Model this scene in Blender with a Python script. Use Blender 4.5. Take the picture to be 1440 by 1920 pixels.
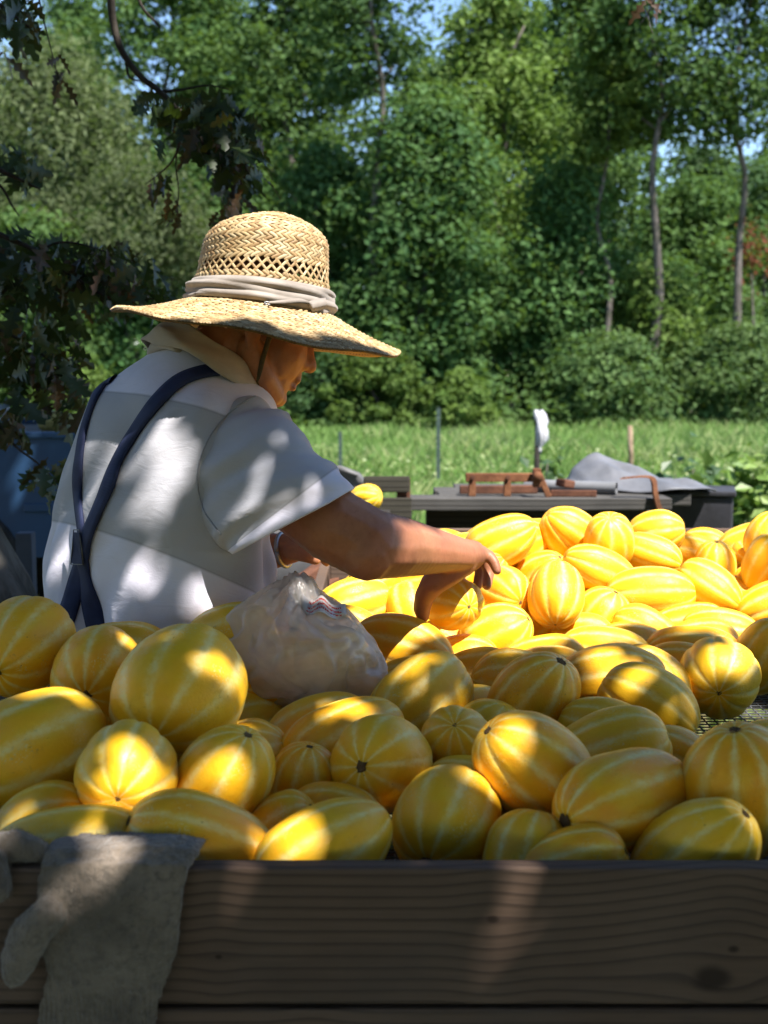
import bpy, bmesh, math, random
import numpy as np
from mathutils import Vector, Matrix, Quaternion
from mathutils.bvhtree import BVHTree

for o in list(bpy.data.objects):
    bpy.data.objects.remove(o, do_unlink=True)
scene = bpy.context.scene
COL = scene.collection
rad = math.radians

# ------------------------------------------------------------------ camera
CZ = 1.325
FPX = 2400.0                      # focal length in photo pixels (1440 x 1920)
PITCH = math.atan(260 / 2400.0)
cam_data = bpy.data.cameras.new('camera')
cam_data.sensor_fit = 'VERTICAL'
cam_data.sensor_height = 36.0
cam_data.lens = 36.0 * FPX / 1920.0
cam_data.clip_start = 0.05
cam_data.clip_end = 1500.0
cam_data.dof.use_dof = True
cam_data.dof.focus_distance = 2.0
cam_data.dof.aperture_fstop = 6.3
cam = bpy.data.objects.new('camera', cam_data)
cam.location = (0, 0, CZ)
cam.rotation_euler = (math.pi / 2 - PITCH, 0, 0)
COL.objects.link(cam)
scene.camera = cam

# ------------------------------------------------------------------ light
SUN = Vector((0.36, -0.36, 0.86)).normalized()
world = bpy.data.worlds.new('World')
scene.world = world
world.use_nodes = True
wn = world.node_tree.nodes
wl = world.node_tree.links
wn.clear()
sky = wn.new('ShaderNodeTexSky')
sky.sky_type = 'NISHITA'
sky.sun_disc = False
sky.sun_elevation = math.asin(SUN.z)
sky.sun_rotation = math.atan2(SUN.x, SUN.y)
sky.air_density = 1.0
sky.dust_density = 0.0
sky.ozone_density = 3.0
sky.altitude = 800
bg = wn.new('ShaderNodeBackground')
bg.inputs['Strength'].default_value = 0.10
wo = wn.new('ShaderNodeOutputWorld')
wl.new(sky.outputs[0], bg.inputs['Color'])
wl.new(bg.outputs[0], wo.inputs['Surface'])

sun_data = bpy.data.lights.new('sun', 'SUN')
sun_data.energy = 4.8
sun_data.angle = rad(0.55)
sun_data.color = (1.0, 0.95, 0.88)
sun = bpy.data.objects.new('sun', sun_data)
sun.rotation_euler = SUN.to_track_quat('Z', 'Y').to_euler()
sun.location = SUN * 30
COL.objects.link(sun)

scene.view_settings.view_transform = 'Standard'
scene.view_settings.look = 'None'
scene.view_settings.exposure = 1.55
scene.view_settings.gamma = 1.0
scene.view_settings.use_curve_mapping = False
scene.render.engine = 'CYCLES'
scene.cycles.use_denoising = True
scene.cycles.max_bounces = 7
scene.cycles.diffuse_bounces = 4
scene.cycles.glossy_bounces = 2
scene.cycles.transmission_bounces = 5
scene.cycles.transparent_max_bounces = 12
scene.cycles.caustics_reflective = False
scene.cycles.caustics_refractive = False
scene.cycles.sample_clamp_indirect = 6.0

# ------------------------------------------------------------------ helpers
_c, _s = math.cos(PITCH), math.sin(PITCH)


def P(px, py, Y):
    """world point seen at photo pixel (px, py) at ground distance Y"""
    u, v = (px - 720) / FPX, -(py - 960) / FPX
    d = Vector((u, _c + _s * v, -_s + _c * v))
    return Vector((0, 0, CZ)) + d * (Y / d.y)


def A(v):
    return np.array(v, dtype=float)


def tag(o, label=None, cat=None, group=None, kind=None):
    if label:
        o['label'] = label
    if cat:
        o['category'] = cat
    if group:
        o['group'] = group
    if kind:
        o['kind'] = kind
    return o


def empty(name, loc=(0, 0, 0)):
    o = bpy.data.objects.new(name, None)
    o.location = loc
    o.empty_display_size = 0.1
    COL.objects.link(o)
    return o


def link(name, me, mat=None, parent=None, smooth=True, loc=None):
    """one mesh object; me in world coordinates when parented to an empty"""
    if mat is not None and not me.materials:
        me.materials.append(mat)
    if smooth:
        me.shade_smooth()
    else:
        me.shade_flat()
    o = bpy.data.objects.new(name, me)
    COL.objects.link(o)
    if parent is not None:
        o.parent = parent
        off = Vector((0, 0, 0))
        p = parent
        while p is not None:
            off += p.location
            p = p.parent
        if loc is None:
            o.location = -off
        else:
            o.location = Vector(loc) - off
    elif loc is not None:
        o.location = loc
    return o


def mesh_np(name, verts, faces, uv=None, col=None):
    """verts (N,3), faces (M,k) of one size k"""
    verts = np.ascontiguousarray(verts, dtype=np.float32)
    faces = np.ascontiguousarray(faces, dtype=np.int32)
    m, k = faces.shape
    me = bpy.data.meshes.new(name)
    me.vertices.add(len(verts))
    me.vertices.foreach_set('co', verts.ravel())
    me.loops.add(m * k)
    me.loops.foreach_set('vertex_index', faces.ravel())
    me.polygons.add(m)
    me.polygons.foreach_set('loop_start', np.arange(0, m * k, k, dtype=np.int32))
    me.update(calc_edges=True)
    if uv is not None:
        l = me.uv_layers.new(name='UVMap')
        l.data.foreach_set('uv', np.ascontiguousarray(uv, dtype=np.float32).ravel())
    if col is not None:
        a = me.color_attributes.new('Col', 'FLOAT_COLOR', 'POINT')
        c = np.ones((len(verts), 4), np.float32)
        c[:, :3] = col
        a.data.foreach_set('color', c.ravel())
    return me


def grid_mesh(name, Pm, closed=True, us=1.0, vs=1.0, col=None, flip=False):
    """Pm (m rows, n around, 3) -> quads with uv (u around, v along)"""
    Pm = np.asarray(Pm, dtype=float)
    m, n = Pm.shape[:2]
    nn = n if closed else n - 1
    i, j = np.meshgrid(np.arange(m - 1), np.arange(nn), indexing='ij')
    i, j = i.ravel(), j.ravel()
    j2 = (j + 1) % n
    f = np.stack([i * n + j, i * n + j2, (i + 1) * n + j2, (i + 1) * n + j], 1)
    ju = j + 1
    den = n if closed else n - 1
    uv = np.stack([np.stack([j / den * us, i / (m - 1) * vs], 1),
                   np.stack([ju / den * us, i / (m - 1) * vs], 1),
                   np.stack([ju / den * us, (i + 1) / (m - 1) * vs], 1),
                   np.stack([j / den * us, (i + 1) / (m - 1) * vs], 1)], 1)
    if flip:
        f = f[:, ::-1]
        uv = uv[:, ::-1]
    return mesh_np(name, Pm.reshape(-1, 3), f, uv.reshape(-1, 2), col)


def bm_mesh(name, bm):
    me = bpy.data.meshes.new(name)
    bm.to_mesh(me)
    bm.free()
    return me


def add_box(bm, c, size, rot=None, bevel=0.0):
    """box centred at c; rot = Matrix 3x3 or euler tuple"""
    r = bmesh.ops.create_cube(bm, size=1.0)
    vs = r['verts']
    M = Matrix.Diagonal(Vector(size)).to_4x4()
    if rot is not None:
        R = rot.to_4x4() if isinstance(rot, Matrix) else Matrix.Rotation(rot[2], 4, 'Z') @ Matrix.Rotation(rot[1], 4, 'Y') @ Matrix.Rotation(rot[0], 4, 'X')
        M = R @ M
    M = Matrix.Translation(Vector(c)) @ M
    bmesh.ops.transform(bm, matrix=M, verts=vs)
    if bevel > 0:
        es = list({e for v in vs for e in v.link_edges})
        bmesh.ops.bevel(bm, geom=es, offset=bevel, segments=2, profile=0.6, affect='EDGES')
    return bm


def box_obj(name, c, size, mat, parent=None, rot=None, bevel=0.004, smooth=False):
    """box whose object origin is its own centre, so texture coordinates stay put on it"""
    bm = bmesh.new()
    add_box(bm, (0, 0, 0), size, rot, bevel)
    return link(name, bm_mesh(name, bm), mat, parent, smooth, loc=c)


def tube_np(pts, radii, n=8, cap=True):
    """rings along a polyline; returns (m,n,3)"""
    pts = [Vector(p) for p in pts]
    m = len(pts)
    if np.isscalar(radii):
        radii = [radii] * m
    rings = []
    t0 = (pts[1] - pts[0]).normalized()
    ref = Vector((0, 0, 1)) if abs(t0.z) < 0.9 else Vector((1, 0, 0))
    a = t0.cross(ref).normalized()
    for i in range(m):
        t = (pts[min(i + 1, m - 1)] - pts[max(i - 1, 0)]).normalized()
        a = (a - t * a.dot(t)).normalized()
        b = t.cross(a)
        rings.append([list(pts[i] + (a * math.cos(q) + b * math.sin(q)) * radii[i]) for q in np.linspace(0, 2 * math.pi, n, endpoint=False)])
    R = np.array(rings)
    if cap:
        c0 = np.repeat(A(pts[0])[None], n, 0)[None]
        c1 = np.repeat(A(pts[-1])[None], n, 0)[None]
        R = np.concatenate([c0, R, c1], 0)
    return R


def tube_mesh(name, pts, radii, n=8):
    return grid_mesh(name, tube_np(pts, radii, n), flip=True, us=1, vs=1)


def smooth_path(pts, k=6):
    """Catmull-Rom resample of points"""
    p = [A(q) for q in pts]
    p = [2 * p[0] - p[1]] + p + [2 * p[-1] - p[-2]]
    out = []
    for i in range(1, len(p) - 2):
        for t in np.linspace(0, 1, k, endpoint=False):
            a, b, c, d = p[i - 1], p[i], p[i + 1], p[i + 2]
            out.append(0.5 * (2 * b + (c - a) * t + (2 * a - 5 * b + 4 * c - d) * t * t + (3 * b - a - 3 * c + d) * t ** 3))
    out.append(p[-2])
    return np.array(out)


def merge_np(parts):
    """list of (verts, faces) -> verts, faces"""
    V, Fc, o = [], [], 0
    for v, f in parts:
        V.append(v)
        Fc.append(np.asarray(f) + o)
        o += len(v)
    return np.concatenate(V), np.concatenate(Fc)


def join_meshes(name, meshes):
    bm = bmesh.new()
    for me in meshes:
        bm.from_mesh(me)
        bpy.data.meshes.remove(me)
    return bm_mesh(name, bm)


def vnoise(p, seed=0):
    """smooth value noise on (N,3) points, about -1..1"""
    p = np.asarray(p, float)
    i = np.floor(p).astype(np.int64)
    f = p - i
    f = f * f * (3 - 2 * f)
    out = np.zeros(len(p))

    def h(a, b, c):
        n = (a * 73856093) ^ (b * 19349663) ^ (c * 83492791) ^ (seed * 2654435761)
        n = (n ^ (n >> 13)) * 1274126177
        n = n & 0x7fffffff
        n = (n ^ (n >> 16)) & 0xffff
        return n / 32767.5 - 1
    for dx in (0, 1):
        for dy in (0, 1):
            for dz in (0, 1):
                w = (f[:, 0] if dx else 1 - f[:, 0]) * (f[:, 1] if dy else 1 - f[:, 1]) * (f[:, 2] if dz else 1 - f[:, 2])
                out += w * h(i[:, 0] + dx, i[:, 1] + dy, i[:, 2] + dz)
    return out


# ------------------------------------------------------------------ materials
class NT:
    def __init__(self, name):
        self.m = bpy.data.materials.new(name)
        self.m.use_nodes = True
        self.t = self.m.node_tree
        self.n = self.t.nodes
        self.n.clear()
        self.out = self.n.new('ShaderNodeOutputMaterial')

    def new(self, typ, **kw):
        n = self.n.new(typ)
        for k, v in kw.items():
            setattr(n, k, v)
        return n

    def put(self, sock, val):
        if isinstance(val, bpy.types.NodeSocket):
            self.t.links.new(val, sock)
        elif val is not None:
            if sock.type == 'RGBA' and len(val) == 3:
                val = (*val, 1)
            sock.default_value = val

    def math(self, op, a, b=None, c=None):
        n = self.new('ShaderNodeMath', operation=op)
        self.put(n.inputs[0], a)
        if b is not None:
            self.put(n.inputs[1], b)
        if c is not None:
            self.put(n.inputs[2], c)
        return n.outputs[0]

    def step(self, x, lo, hi, a=0.0, b=1.0):
        n = self.new('ShaderNodeMapRange', interpolation_type='SMOOTHSTEP')
        self.put(n.inputs['Value'], x)
        n.inputs['From Min'].default_value = lo
        n.inputs['From Max'].default_value = hi
        n.inputs['To Min'].default_value = a
        n.inputs['To Max'].default_value = b
        return n.outputs[0]

    def mix(self, fac, a, b, blend='MIX'):
        n = self.new('ShaderNodeMix', data_type='RGBA', blend_type=blend)
        self.put(n.inputs[0], fac)
        self.put(n.inputs[6], a)
        self.put(n.inputs[7], b)
        return n.outputs[2]

    def noise(self, vec, scale, detail=2.0, rough=0.5, dist=0.0):
        n = self.new('ShaderNodeTexNoise')
        if vec is not None:
            self.put(n.inputs['Vector'], vec)
        n.inputs['Scale'].default_value = scale
        n.inputs['Detail'].default_value = detail
        n.inputs['Roughness'].default_value = rough
        n.inputs['Distortion'].default_value = dist
        return n.outputs[0]

    def mapping(self, vec, scale=(1, 1, 1), loc=(0, 0, 0), rot=(0, 0, 0)):
        n = self.new('ShaderNodeMapping')
        self.put(n.inputs['Vector'], vec)
        n.inputs['Scale'].default_value = scale
        n.inputs['Location'].default_value = loc
        n.inputs['Rotation'].default_value = rot
        return n.outputs[0]

    def coord(self, which='Object'):
        return self.new('ShaderNodeTexCoord').outputs[which]

    def sep(self, v):
        n = self.new('ShaderNodeSeparateXYZ')
        self.put(n.inputs[0], v)
        return n.outputs

    def bump(self, h, strength=0.3, dist=0.01, normal=None):
        n = self.new('ShaderNodeBump')
        n.inputs['Strength'].default_value = strength
        n.inputs['Distance'].default_value = dist
        self.put(n.inputs['Height'], h)
        if normal is not None:
            self.put(n.inputs['Normal'], normal)
        return n.outputs[0]

    def principled(self, color, rough=0.6, spec=0.4, normal=None, **kw):
        n = self.new('ShaderNodeBsdfPrincipled')
        self.put(n.inputs['Base Color'], color)
        self.put(n.inputs['Roughness'], rough)
        n.inputs['Specular IOR Level'].default_value = spec
        if normal is not None:
            self.put(n.inputs['Normal'], normal)
        for k, v in kw.items():
            self.put(n.inputs[k.replace('_', ' ')], v)
        return n.outputs[0]

    def done(self, shader):
        self.t.links.new(shader, self.out.inputs['Surface'])
        return self.m


def simple_mat(name, c1, c2, scale=6.0, rough=0.7, spec=0.3, bump=0.2, bscale=None, detail=4, metallic=0.0):
    t = NT(name)
    co = t.coord('Object')
    n = t.noise(co, scale, detail, 0.6)
    col = t.mix(t.step(n, 0.32, 0.68), c1, c2)
    nb = t.noise(co, bscale or scale * 6, 3, 0.6)
    return t.done(t.principled(col, rough, spec, t.bump(nb, bump, 0.005), Metallic=metallic))


def leaf_mat(name, transl=0.35, rough=0.45, spec=0.35, val=1.0):
    t = NT(name)
    a = t.new('ShaderNodeAttribute', attribute_name='Col').outputs['Color']
    oi = t.new('ShaderNodeObjectInfo')
    hs = t.new('ShaderNodeHueSaturation')
    t.put(hs.inputs['Color'], a)
    t.put(hs.inputs['Value'], t.math('MULTIPLY_ADD', oi.outputs['Random'], 0.35 * val, 0.83 * val))
    p = t.principled(hs.outputs[0], rough, spec)
    tr = t.new('ShaderNodeBsdfTranslucent')
    t.put(tr.inputs['Color'], t.mix(0.5, hs.outputs[0], (0.18, 0.3, 0.03)))
    mx = t.new('ShaderNodeMixShader')
    mx.inputs[0].default_value = transl
    t.t.links.new(p, mx.inputs[1])
    t.t.links.new(tr.outputs[0], mx.inputs[2])
    return t.done(mx.outputs[0])


def bark_mat(name, c1, c2, sc=1.0):
    t = NT(name)
    co = t.coord('Object')
    st = t.mapping(co, (14 * sc, 14 * sc, 3 * sc))
    n = t.noise(st, 1.0, 5, 0.65, 0.6)
    n2 = t.noise(co, 3 * sc, 3)
    col = t.mix(t.step(n, 0.35, 0.65), c1, c2)
    col = t.mix(t.step(n2, 0.5, 0.75), col, (c1[0] * .6, c1[1] * .75, c1[2] * .5))
    return t.done(t.principled(col, 0.9, 0.15, t.bump(n, 0.7, 0.02)))


def wood_mat(name, light, dark, axis='X', rings=150.0, seed=0.0, knots=(), bump=0.35, rough=0.75, grey=0.0, wave=0.012):
    """sawn softwood: dark ring lines along the axis that bend round knots (x, z, size) in object space"""
    t = NT(name)
    co = t.coord('Object')
    if axis == 'Y':
        co = t.mapping(co, rot=(0, 0, math.pi / 2))
    if axis == 'Z':
        co = t.mapping(co, rot=(0, math.pi / 2, 0))
    co = t.mapping(co, loc=(seed, 0, 0))
    sx, sy, sz = t.sep(co)
    low = t.noise(t.mapping(co, (0.9, 0.0, 3.0)), 1.0, 2, 0.4)
    mid = t.noise(t.mapping(co, (5.0, 2.0, 22.0)), 1.0, 3, 0.5)
    f = t.math('ADD', sz, t.math('MULTIPLY', sy, 0.7))
    f = t.math('ADD', f, t.math('MULTIPLY', low, wave * 6))
    f = t.math('ADD', f, t.math('MULTIPLY', mid, wave * 0.22))
    kmask = None
    for (kx, kz, ks) in knots:
        dx = t.math('SUBTRACT', sx, kx + seed)
        dz = t.math('SUBTRACT', sz, kz)
        g = t.math('EXPONENT', t.math('MULTIPLY', t.math('MULTIPLY', dx, dx), -1.0 / (ks * ks * 14)))
        at = t.math('ARCTANGENT', t.math('DIVIDE', dz, ks * 0.5))
        f = t.math('SUBTRACT', f, t.math('MULTIPLY', t.math('MULTIPLY', g, at), ks * 0.40))
        r = t.math('SQRT', t.math('ADD', t.math('MULTIPLY', t.math('MULTIPLY', dx, dx), 0.45), t.math('MULTIPLY', dz, dz)))
        r = t.math('ADD', r, t.math('MULTIPLY', t.math('SUBTRACT', mid, 0.5), ks * 0.8))
        k = t.step(r, ks * 0.18, ks * 0.6, 1.0, 0.0)
        kmask = k if kmask is None else t.math('MAXIMUM', kmask, k)
    ph = t.math('FRACT', t.math('MULTIPLY', f, rings))
    saw = t.step(ph, 0.52, 0.94)
    end = t.step(ph, 0.93, 1.0, 1.0, 0.0)
    line = t.math('MULTIPLY', saw, end)
    fib = t.noise(t.mapping(co, (12, 160, 260)), 1.0, 3, 0.6)
    blot = t.noise(t.mapping(co, (3, 3, 9)), 1.0, 4, 0.6)
    col = t.mix(line, light, dark)
    col = t.mix(t.step(fib, 0.3, 0.7, 0.0, 0.35), col, tuple(x * 0.6 for x in light))
    col = t.mix(t.step(blot, 0.4, 0.75, 0.0, 0.55), col, tuple(x * 0.75 for x in dark))
    if grey:
        col = t.mix(t.step(t.noise(co, 7, 4), 0.3, 0.7, grey * .4, grey), col, (0.22, 0.205, 0.19))
    if kmask is not None:
        col = t.mix(t.math('MULTIPLY', kmask, 0.85), col, tuple(x * 0.35 for x in dark))
    hgt = t.math('SUBTRACT', t.math('MULTIPLY', fib, 0.35), t.math('MULTIPLY', line, -0.6))
    return t.done(t.principled(col, rough, 0.25, t.bump(hgt, bump, 0.003)))

# ================================================================== SETTING
t = NT('ground_soil')
co = t.coord('Object')
n1 = t.noise(co, 0.35, 5, 0.6)
n2 = t.noise(co, 9.0, 5, 0.65)
c = t.mix(t.step(n1, 0.38, 0.62), (0.085, 0.13, 0.028), (0.15, 0.12, 0.07))
c = t.mix(t.step(n2, 0.4, 0.7, 0, 0.7), c, (0.06, 0.055, 0.035))
M_GROUND = t.done(t.principled(c, 0.95, 0.1, t.bump(n2, 0.6, 0.03)))
g = np.linspace(-1, 1, 81)
gx, gy = np.meshgrid(np.sign(g) * np.abs(g) ** 2.2 * 400, np.sign(g) * np.abs(g) ** 2.2 * 400 + 20, indexing='ij')
gp = np.stack([gx, gy, np.zeros_like(gx)], 2)
gp[:, :, 2] = 0.03 * vnoise(np.stack([gx.ravel() * .4, gy.ravel() * .4, gx.ravel() * 0], 1), 3).reshape(gx.shape) - 0.03
link('ground', grid_mesh('ground', gp, closed=False, flip=True), M_GROUND).__setitem__('kind', 'structure')

# black plastic mulch laid over the crop beds
M_MULCH = simple_mat('mulch_film', (0.10, 0.105, 0.12), (0.16, 0.165, 0.18), 3.0, 0.35, 0.5, 0.4)
for (x0, x1, y) in ((-2.0, 1.6, 11.3), (2.6, 7.5, 13.2)):
    xs = np.linspace(x0, x1, 40)
    sec = np.linspace(-1, 1, 9)
    pm = np.array([[[x, y + s_ * 0.42 + .05 * math.sin(x * 1.3), 0.10 * (1 - abs(s_) ** 3) + 0.015 * math.sin(x * 9 + s_ * 5) - 0.02] for s_ in sec] for x in xs])
    o = link('mulch_strip', grid_mesh('mulch_strip', pm, closed=False, flip=True), M_MULCH)
    tag(o, kind='structure')

# ---- grass of the field: blades, nobody could count them
rs = np.random.default_rng(11)


def blades(n, ymin, ymax, h0, h1, w, cols, seed, ypow=0.6, xlim=None):
    r = np.random.default_rng(seed)
    u = r.random(n)
    y = ymin + (ymax - ymin) * u ** (1 / ypow) if ypow != 1 else ymin + (ymax - ymin) * u
    half = 0.34 * y + 0.8
    x = (r.random(n) * 2 - 1) * half
    if xlim is not None:
        x = xlim[0] + (xlim[1] - xlim[0]) * r.random(n)
    cl = vnoise(np.stack([x * .8, y * .5, x * 0], 1), seed)
    h = (h0 + (h1 - h0) * r.random(n)) * (1 + .45 * cl)
    ww = w * (0.6 + .8 * r.random(n)) * (y / 12) ** 0.6
    a = r.random(n) * 2 * math.pi
    lean = r.normal(0, .35, (n, 2)) * h[:, None]
    ca, sa = np.cos(a) * ww, np.sin(a) * ww
    b = np.stack([x, y, np.full(n, -0.04)], 1)
    v0 = b + np.stack([ca, sa, 0 * x], 1)
    v1 = b - np.stack([ca, sa, 0 * x], 1)
    v2 = b + np.stack([lean[:, 0] * .4 + ca * .6, lean[:, 1] * .4 + sa * .6, h * .6], 1)
    v3 = b + np.stack([lean[:, 0], lean[:, 1], h], 1)
    V = np.stack([v0, v1, v2, v3], 1).reshape(-1, 3)
    k = np.arange(n) * 4
    Fc = np.concatenate([np.stack([k, k + 1, k + 2], 1), np.stack([k + 1, k + 3, k + 2], 1)])
    cols = np.array(cols)
    w_ = r.random(n)[:, None]
    cc = cols[0] * (1 - w_) + cols[1] * w_
    pick = (r.random(n) + .35 * cl > 0.8)[:, None]
    cc = np.where(pick, cols[2], cc)
    return V, Fc, np.repeat(cc, 4, 0)


M_GRASS = leaf_mat('grass_blade', 0.4, 0.5, 0.25)
V, Fc, C_ = blades(90000, 7.0, 36.0, 0.10, 0.32, 0.009, [(0.10, 0.19, 0.045), (0.18, 0.28, 0.08), (0.27, 0.32, 0.13)], 4, 0.75)
tag(link('field_grass', mesh_np('field_grass', V, Fc, None, C_), M_GRASS, smooth=False), 'bright green grass covering the field in front of the trees', 'grass', kind='stuff')
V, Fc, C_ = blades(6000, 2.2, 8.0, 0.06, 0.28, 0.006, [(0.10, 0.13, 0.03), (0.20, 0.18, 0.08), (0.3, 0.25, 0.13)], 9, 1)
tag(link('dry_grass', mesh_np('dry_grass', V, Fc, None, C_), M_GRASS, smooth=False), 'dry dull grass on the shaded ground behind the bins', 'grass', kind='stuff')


# ---- leaf clouds
def leaf_quads(pos, nrm, size, rng, aspect=0.55, droop=0.0):
    """rhombic leaves folded a little: 4 verts, 1 quad each"""
    n = len(pos)
    t = rng.normal(size=(n, 3))
    t[:, 2] -= droop
    t -= nrm * (t * nrm).sum(1)[:, None]
    t /= np.linalg.norm(t, axis=1)[:, None] + 1e-9
    b = np.cross(nrm, t)
    s = size[:, None]
    v0 = pos - t * s * .5
    v1 = pos + b * s * aspect * .5 + nrm * s * .10
    v2 = pos + t * s * .5
    v3 = pos - b * s * aspect * .5 + nrm * s * .10
    V = np.stack([v0, v1, v2, v3], 1).reshape(-1, 3)
    Fq = np.arange(n * 4).reshape(n, 4)
    return V, Fq


M_LEAF = leaf_mat('tree_leaf', 0.36, 0.62, 0.16, val=.84)
M_BARK = bark_mat('forest_bark', (0.06, 0.052, 0.046), (0.15, 0.13, 0.118))

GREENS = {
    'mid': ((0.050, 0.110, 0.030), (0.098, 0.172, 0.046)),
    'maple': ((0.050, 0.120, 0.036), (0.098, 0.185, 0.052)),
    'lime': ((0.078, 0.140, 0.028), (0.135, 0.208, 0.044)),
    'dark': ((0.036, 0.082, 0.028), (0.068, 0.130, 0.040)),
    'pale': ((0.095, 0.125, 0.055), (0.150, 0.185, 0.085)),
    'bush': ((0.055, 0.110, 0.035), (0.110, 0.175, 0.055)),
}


def make_tree(name, px, Y, top_py, half_px, low_py, tone, nleaf, label, cat='tree', leaf=0.20, dens=1.0, trunk_r=None, droop=0.2, seed=0, trunk=True, clump=0.85, group='trees of the wood'):
    """crown of leaf clumps spread between low_py and top_py, on a tapered trunk with limbs"""
    r = np.random.default_rng(seed + 100)
    base = P(px, 700, Y)
    base.z = 0.0
    top = P(px, top_py, Y).z
    low = max(P(px, low_py, Y).z, 0.1)
    hw = half_px / FPX * Y
    root = empty(name, base)
    tag(root, label, cat, group)
    H = top - low
    bx, by = base.x, base.y
    # clump centres through the crown volume, more of them near the outside
    nleaf = int(nleaf * 2.0)
    ncl = int(max(18, nleaf / 175))
    cen, rad_, shade = [], [], []
    for k in range(ncl):
        f = (k + r.random()) / ncl
        z = low + H * f
        prof = (math.sin(math.pi * min(1, f * .86 + .12)) ** .55) * (1 - .35 * f)
        rr = hw * prof * (0.25 + .75 * math.sqrt(r.random())) * (1.28 if r.random() < .22 else .95)
        a = r.random() * 2 * math.pi
        cen.append((bx + rr * math.cos(a), by + rr * math.sin(a) * .8, z + r.normal() * .1))
        rad_.append(clump * 1.12 * (0.5 + .75 * r.random()) * min(1.0, hw / 2.2 + .25))
        shade.append(r.normal() * .30)
    cen = np.array(cen)
    rad_ = np.array(rad_)
    shade = np.array(shade)
    which = r.integers(0, ncl, nleaf)
    d = r.normal(size=(nleaf, 3))
    d /= np.linalg.norm(d, axis=1)[:, None]
    d[:, 2] = d[:, 2] * .75 + .15
    pos = cen[which] + d * rad_[which][:, None] * np.array([1, 1, .92]) * (0.35 + .65 * r.random(nleaf) ** .5)[:, None]
    if droop > .5:
        pos[:, 2] -= (r.random(nleaf) ** 2) * rad_[which] * 1.1
    nrm = d * .8 + r.normal(size=(nleaf, 3)) * .55
    nrm[:, 2] += .55
    nrm /= np.linalg.norm(nrm, axis=1)[:, None]
    size = leaf * .84 * (0.45 + 1.0 * r.random(nleaf) ** 1.3)
    V, Fq = leaf_quads(pos, nrm, size, r, .6 if droop < .5 else .3, droop)
    g0, g1 = [np.array(q) for q in GREENS[tone]]
    w = np.clip(r.random(nleaf) * .6 + .2 + shade[which], 0, 1)[:, None]
    cc = (g0 * (1 - w) + g1 * w) * (1 + .25 * r.normal(size=(nleaf, 1)).clip(-1.5, 1.5) * .6)
    o = link('crown', mesh_np('crown', V, Fq, None, np.repeat(cc.clip(.01), 4, 0)), M_LEAF, root, smooth=False)
    tag(o, kind='stuff')
    if trunk:
        tr = trunk_r or (0.05 + top * 0.011)
        wob = [(0, 0)] + [(r.normal() * .12 * i / 3, r.normal() * .12 * i / 3) for i in range(1, 8)]
        pts = [(bx + wob[i][0], by + wob[i][1], -0.1 + (top * .93 + .1) * i / 7) for i in range(8)]
        rr = [tr * (1.35 if i == 0 else 1.0) * (1 - .86 * i / 7) for i in range(8)]
        ms = [grid_mesh('tk', tube_np(smooth_path(pts, 3), np.interp(np.linspace(0, 7, 22), range(8), rr), 9), flip=True)]
        sel = r.choice(ncl, min(ncl, 16), replace=False)
        for k in sel:
            e = cen[k]
            zs = max(0.4, min(e[2] - .25 * hw - .2, top * .9))
            f = (zs + .1) / (top * .93 + .1) * 7
            i0 = int(min(6, f))
            p0 = A(pts[i0]) + (A(pts[i0 + 1]) - A(pts[i0])) * (f - i0)
            midp = (p0 + e) / 2 + np.array([0, 0, .12])
            ra = tr * (1 - .86 * f / 7) * .5
            ms.append(grid_mesh('lb', tube_np([p0, midp, e], [ra, ra * .6, ra * .15], 5), flip=True))
        link('trunk', join_meshes('trunk', ms), M_BARK, root)
    return root


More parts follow.
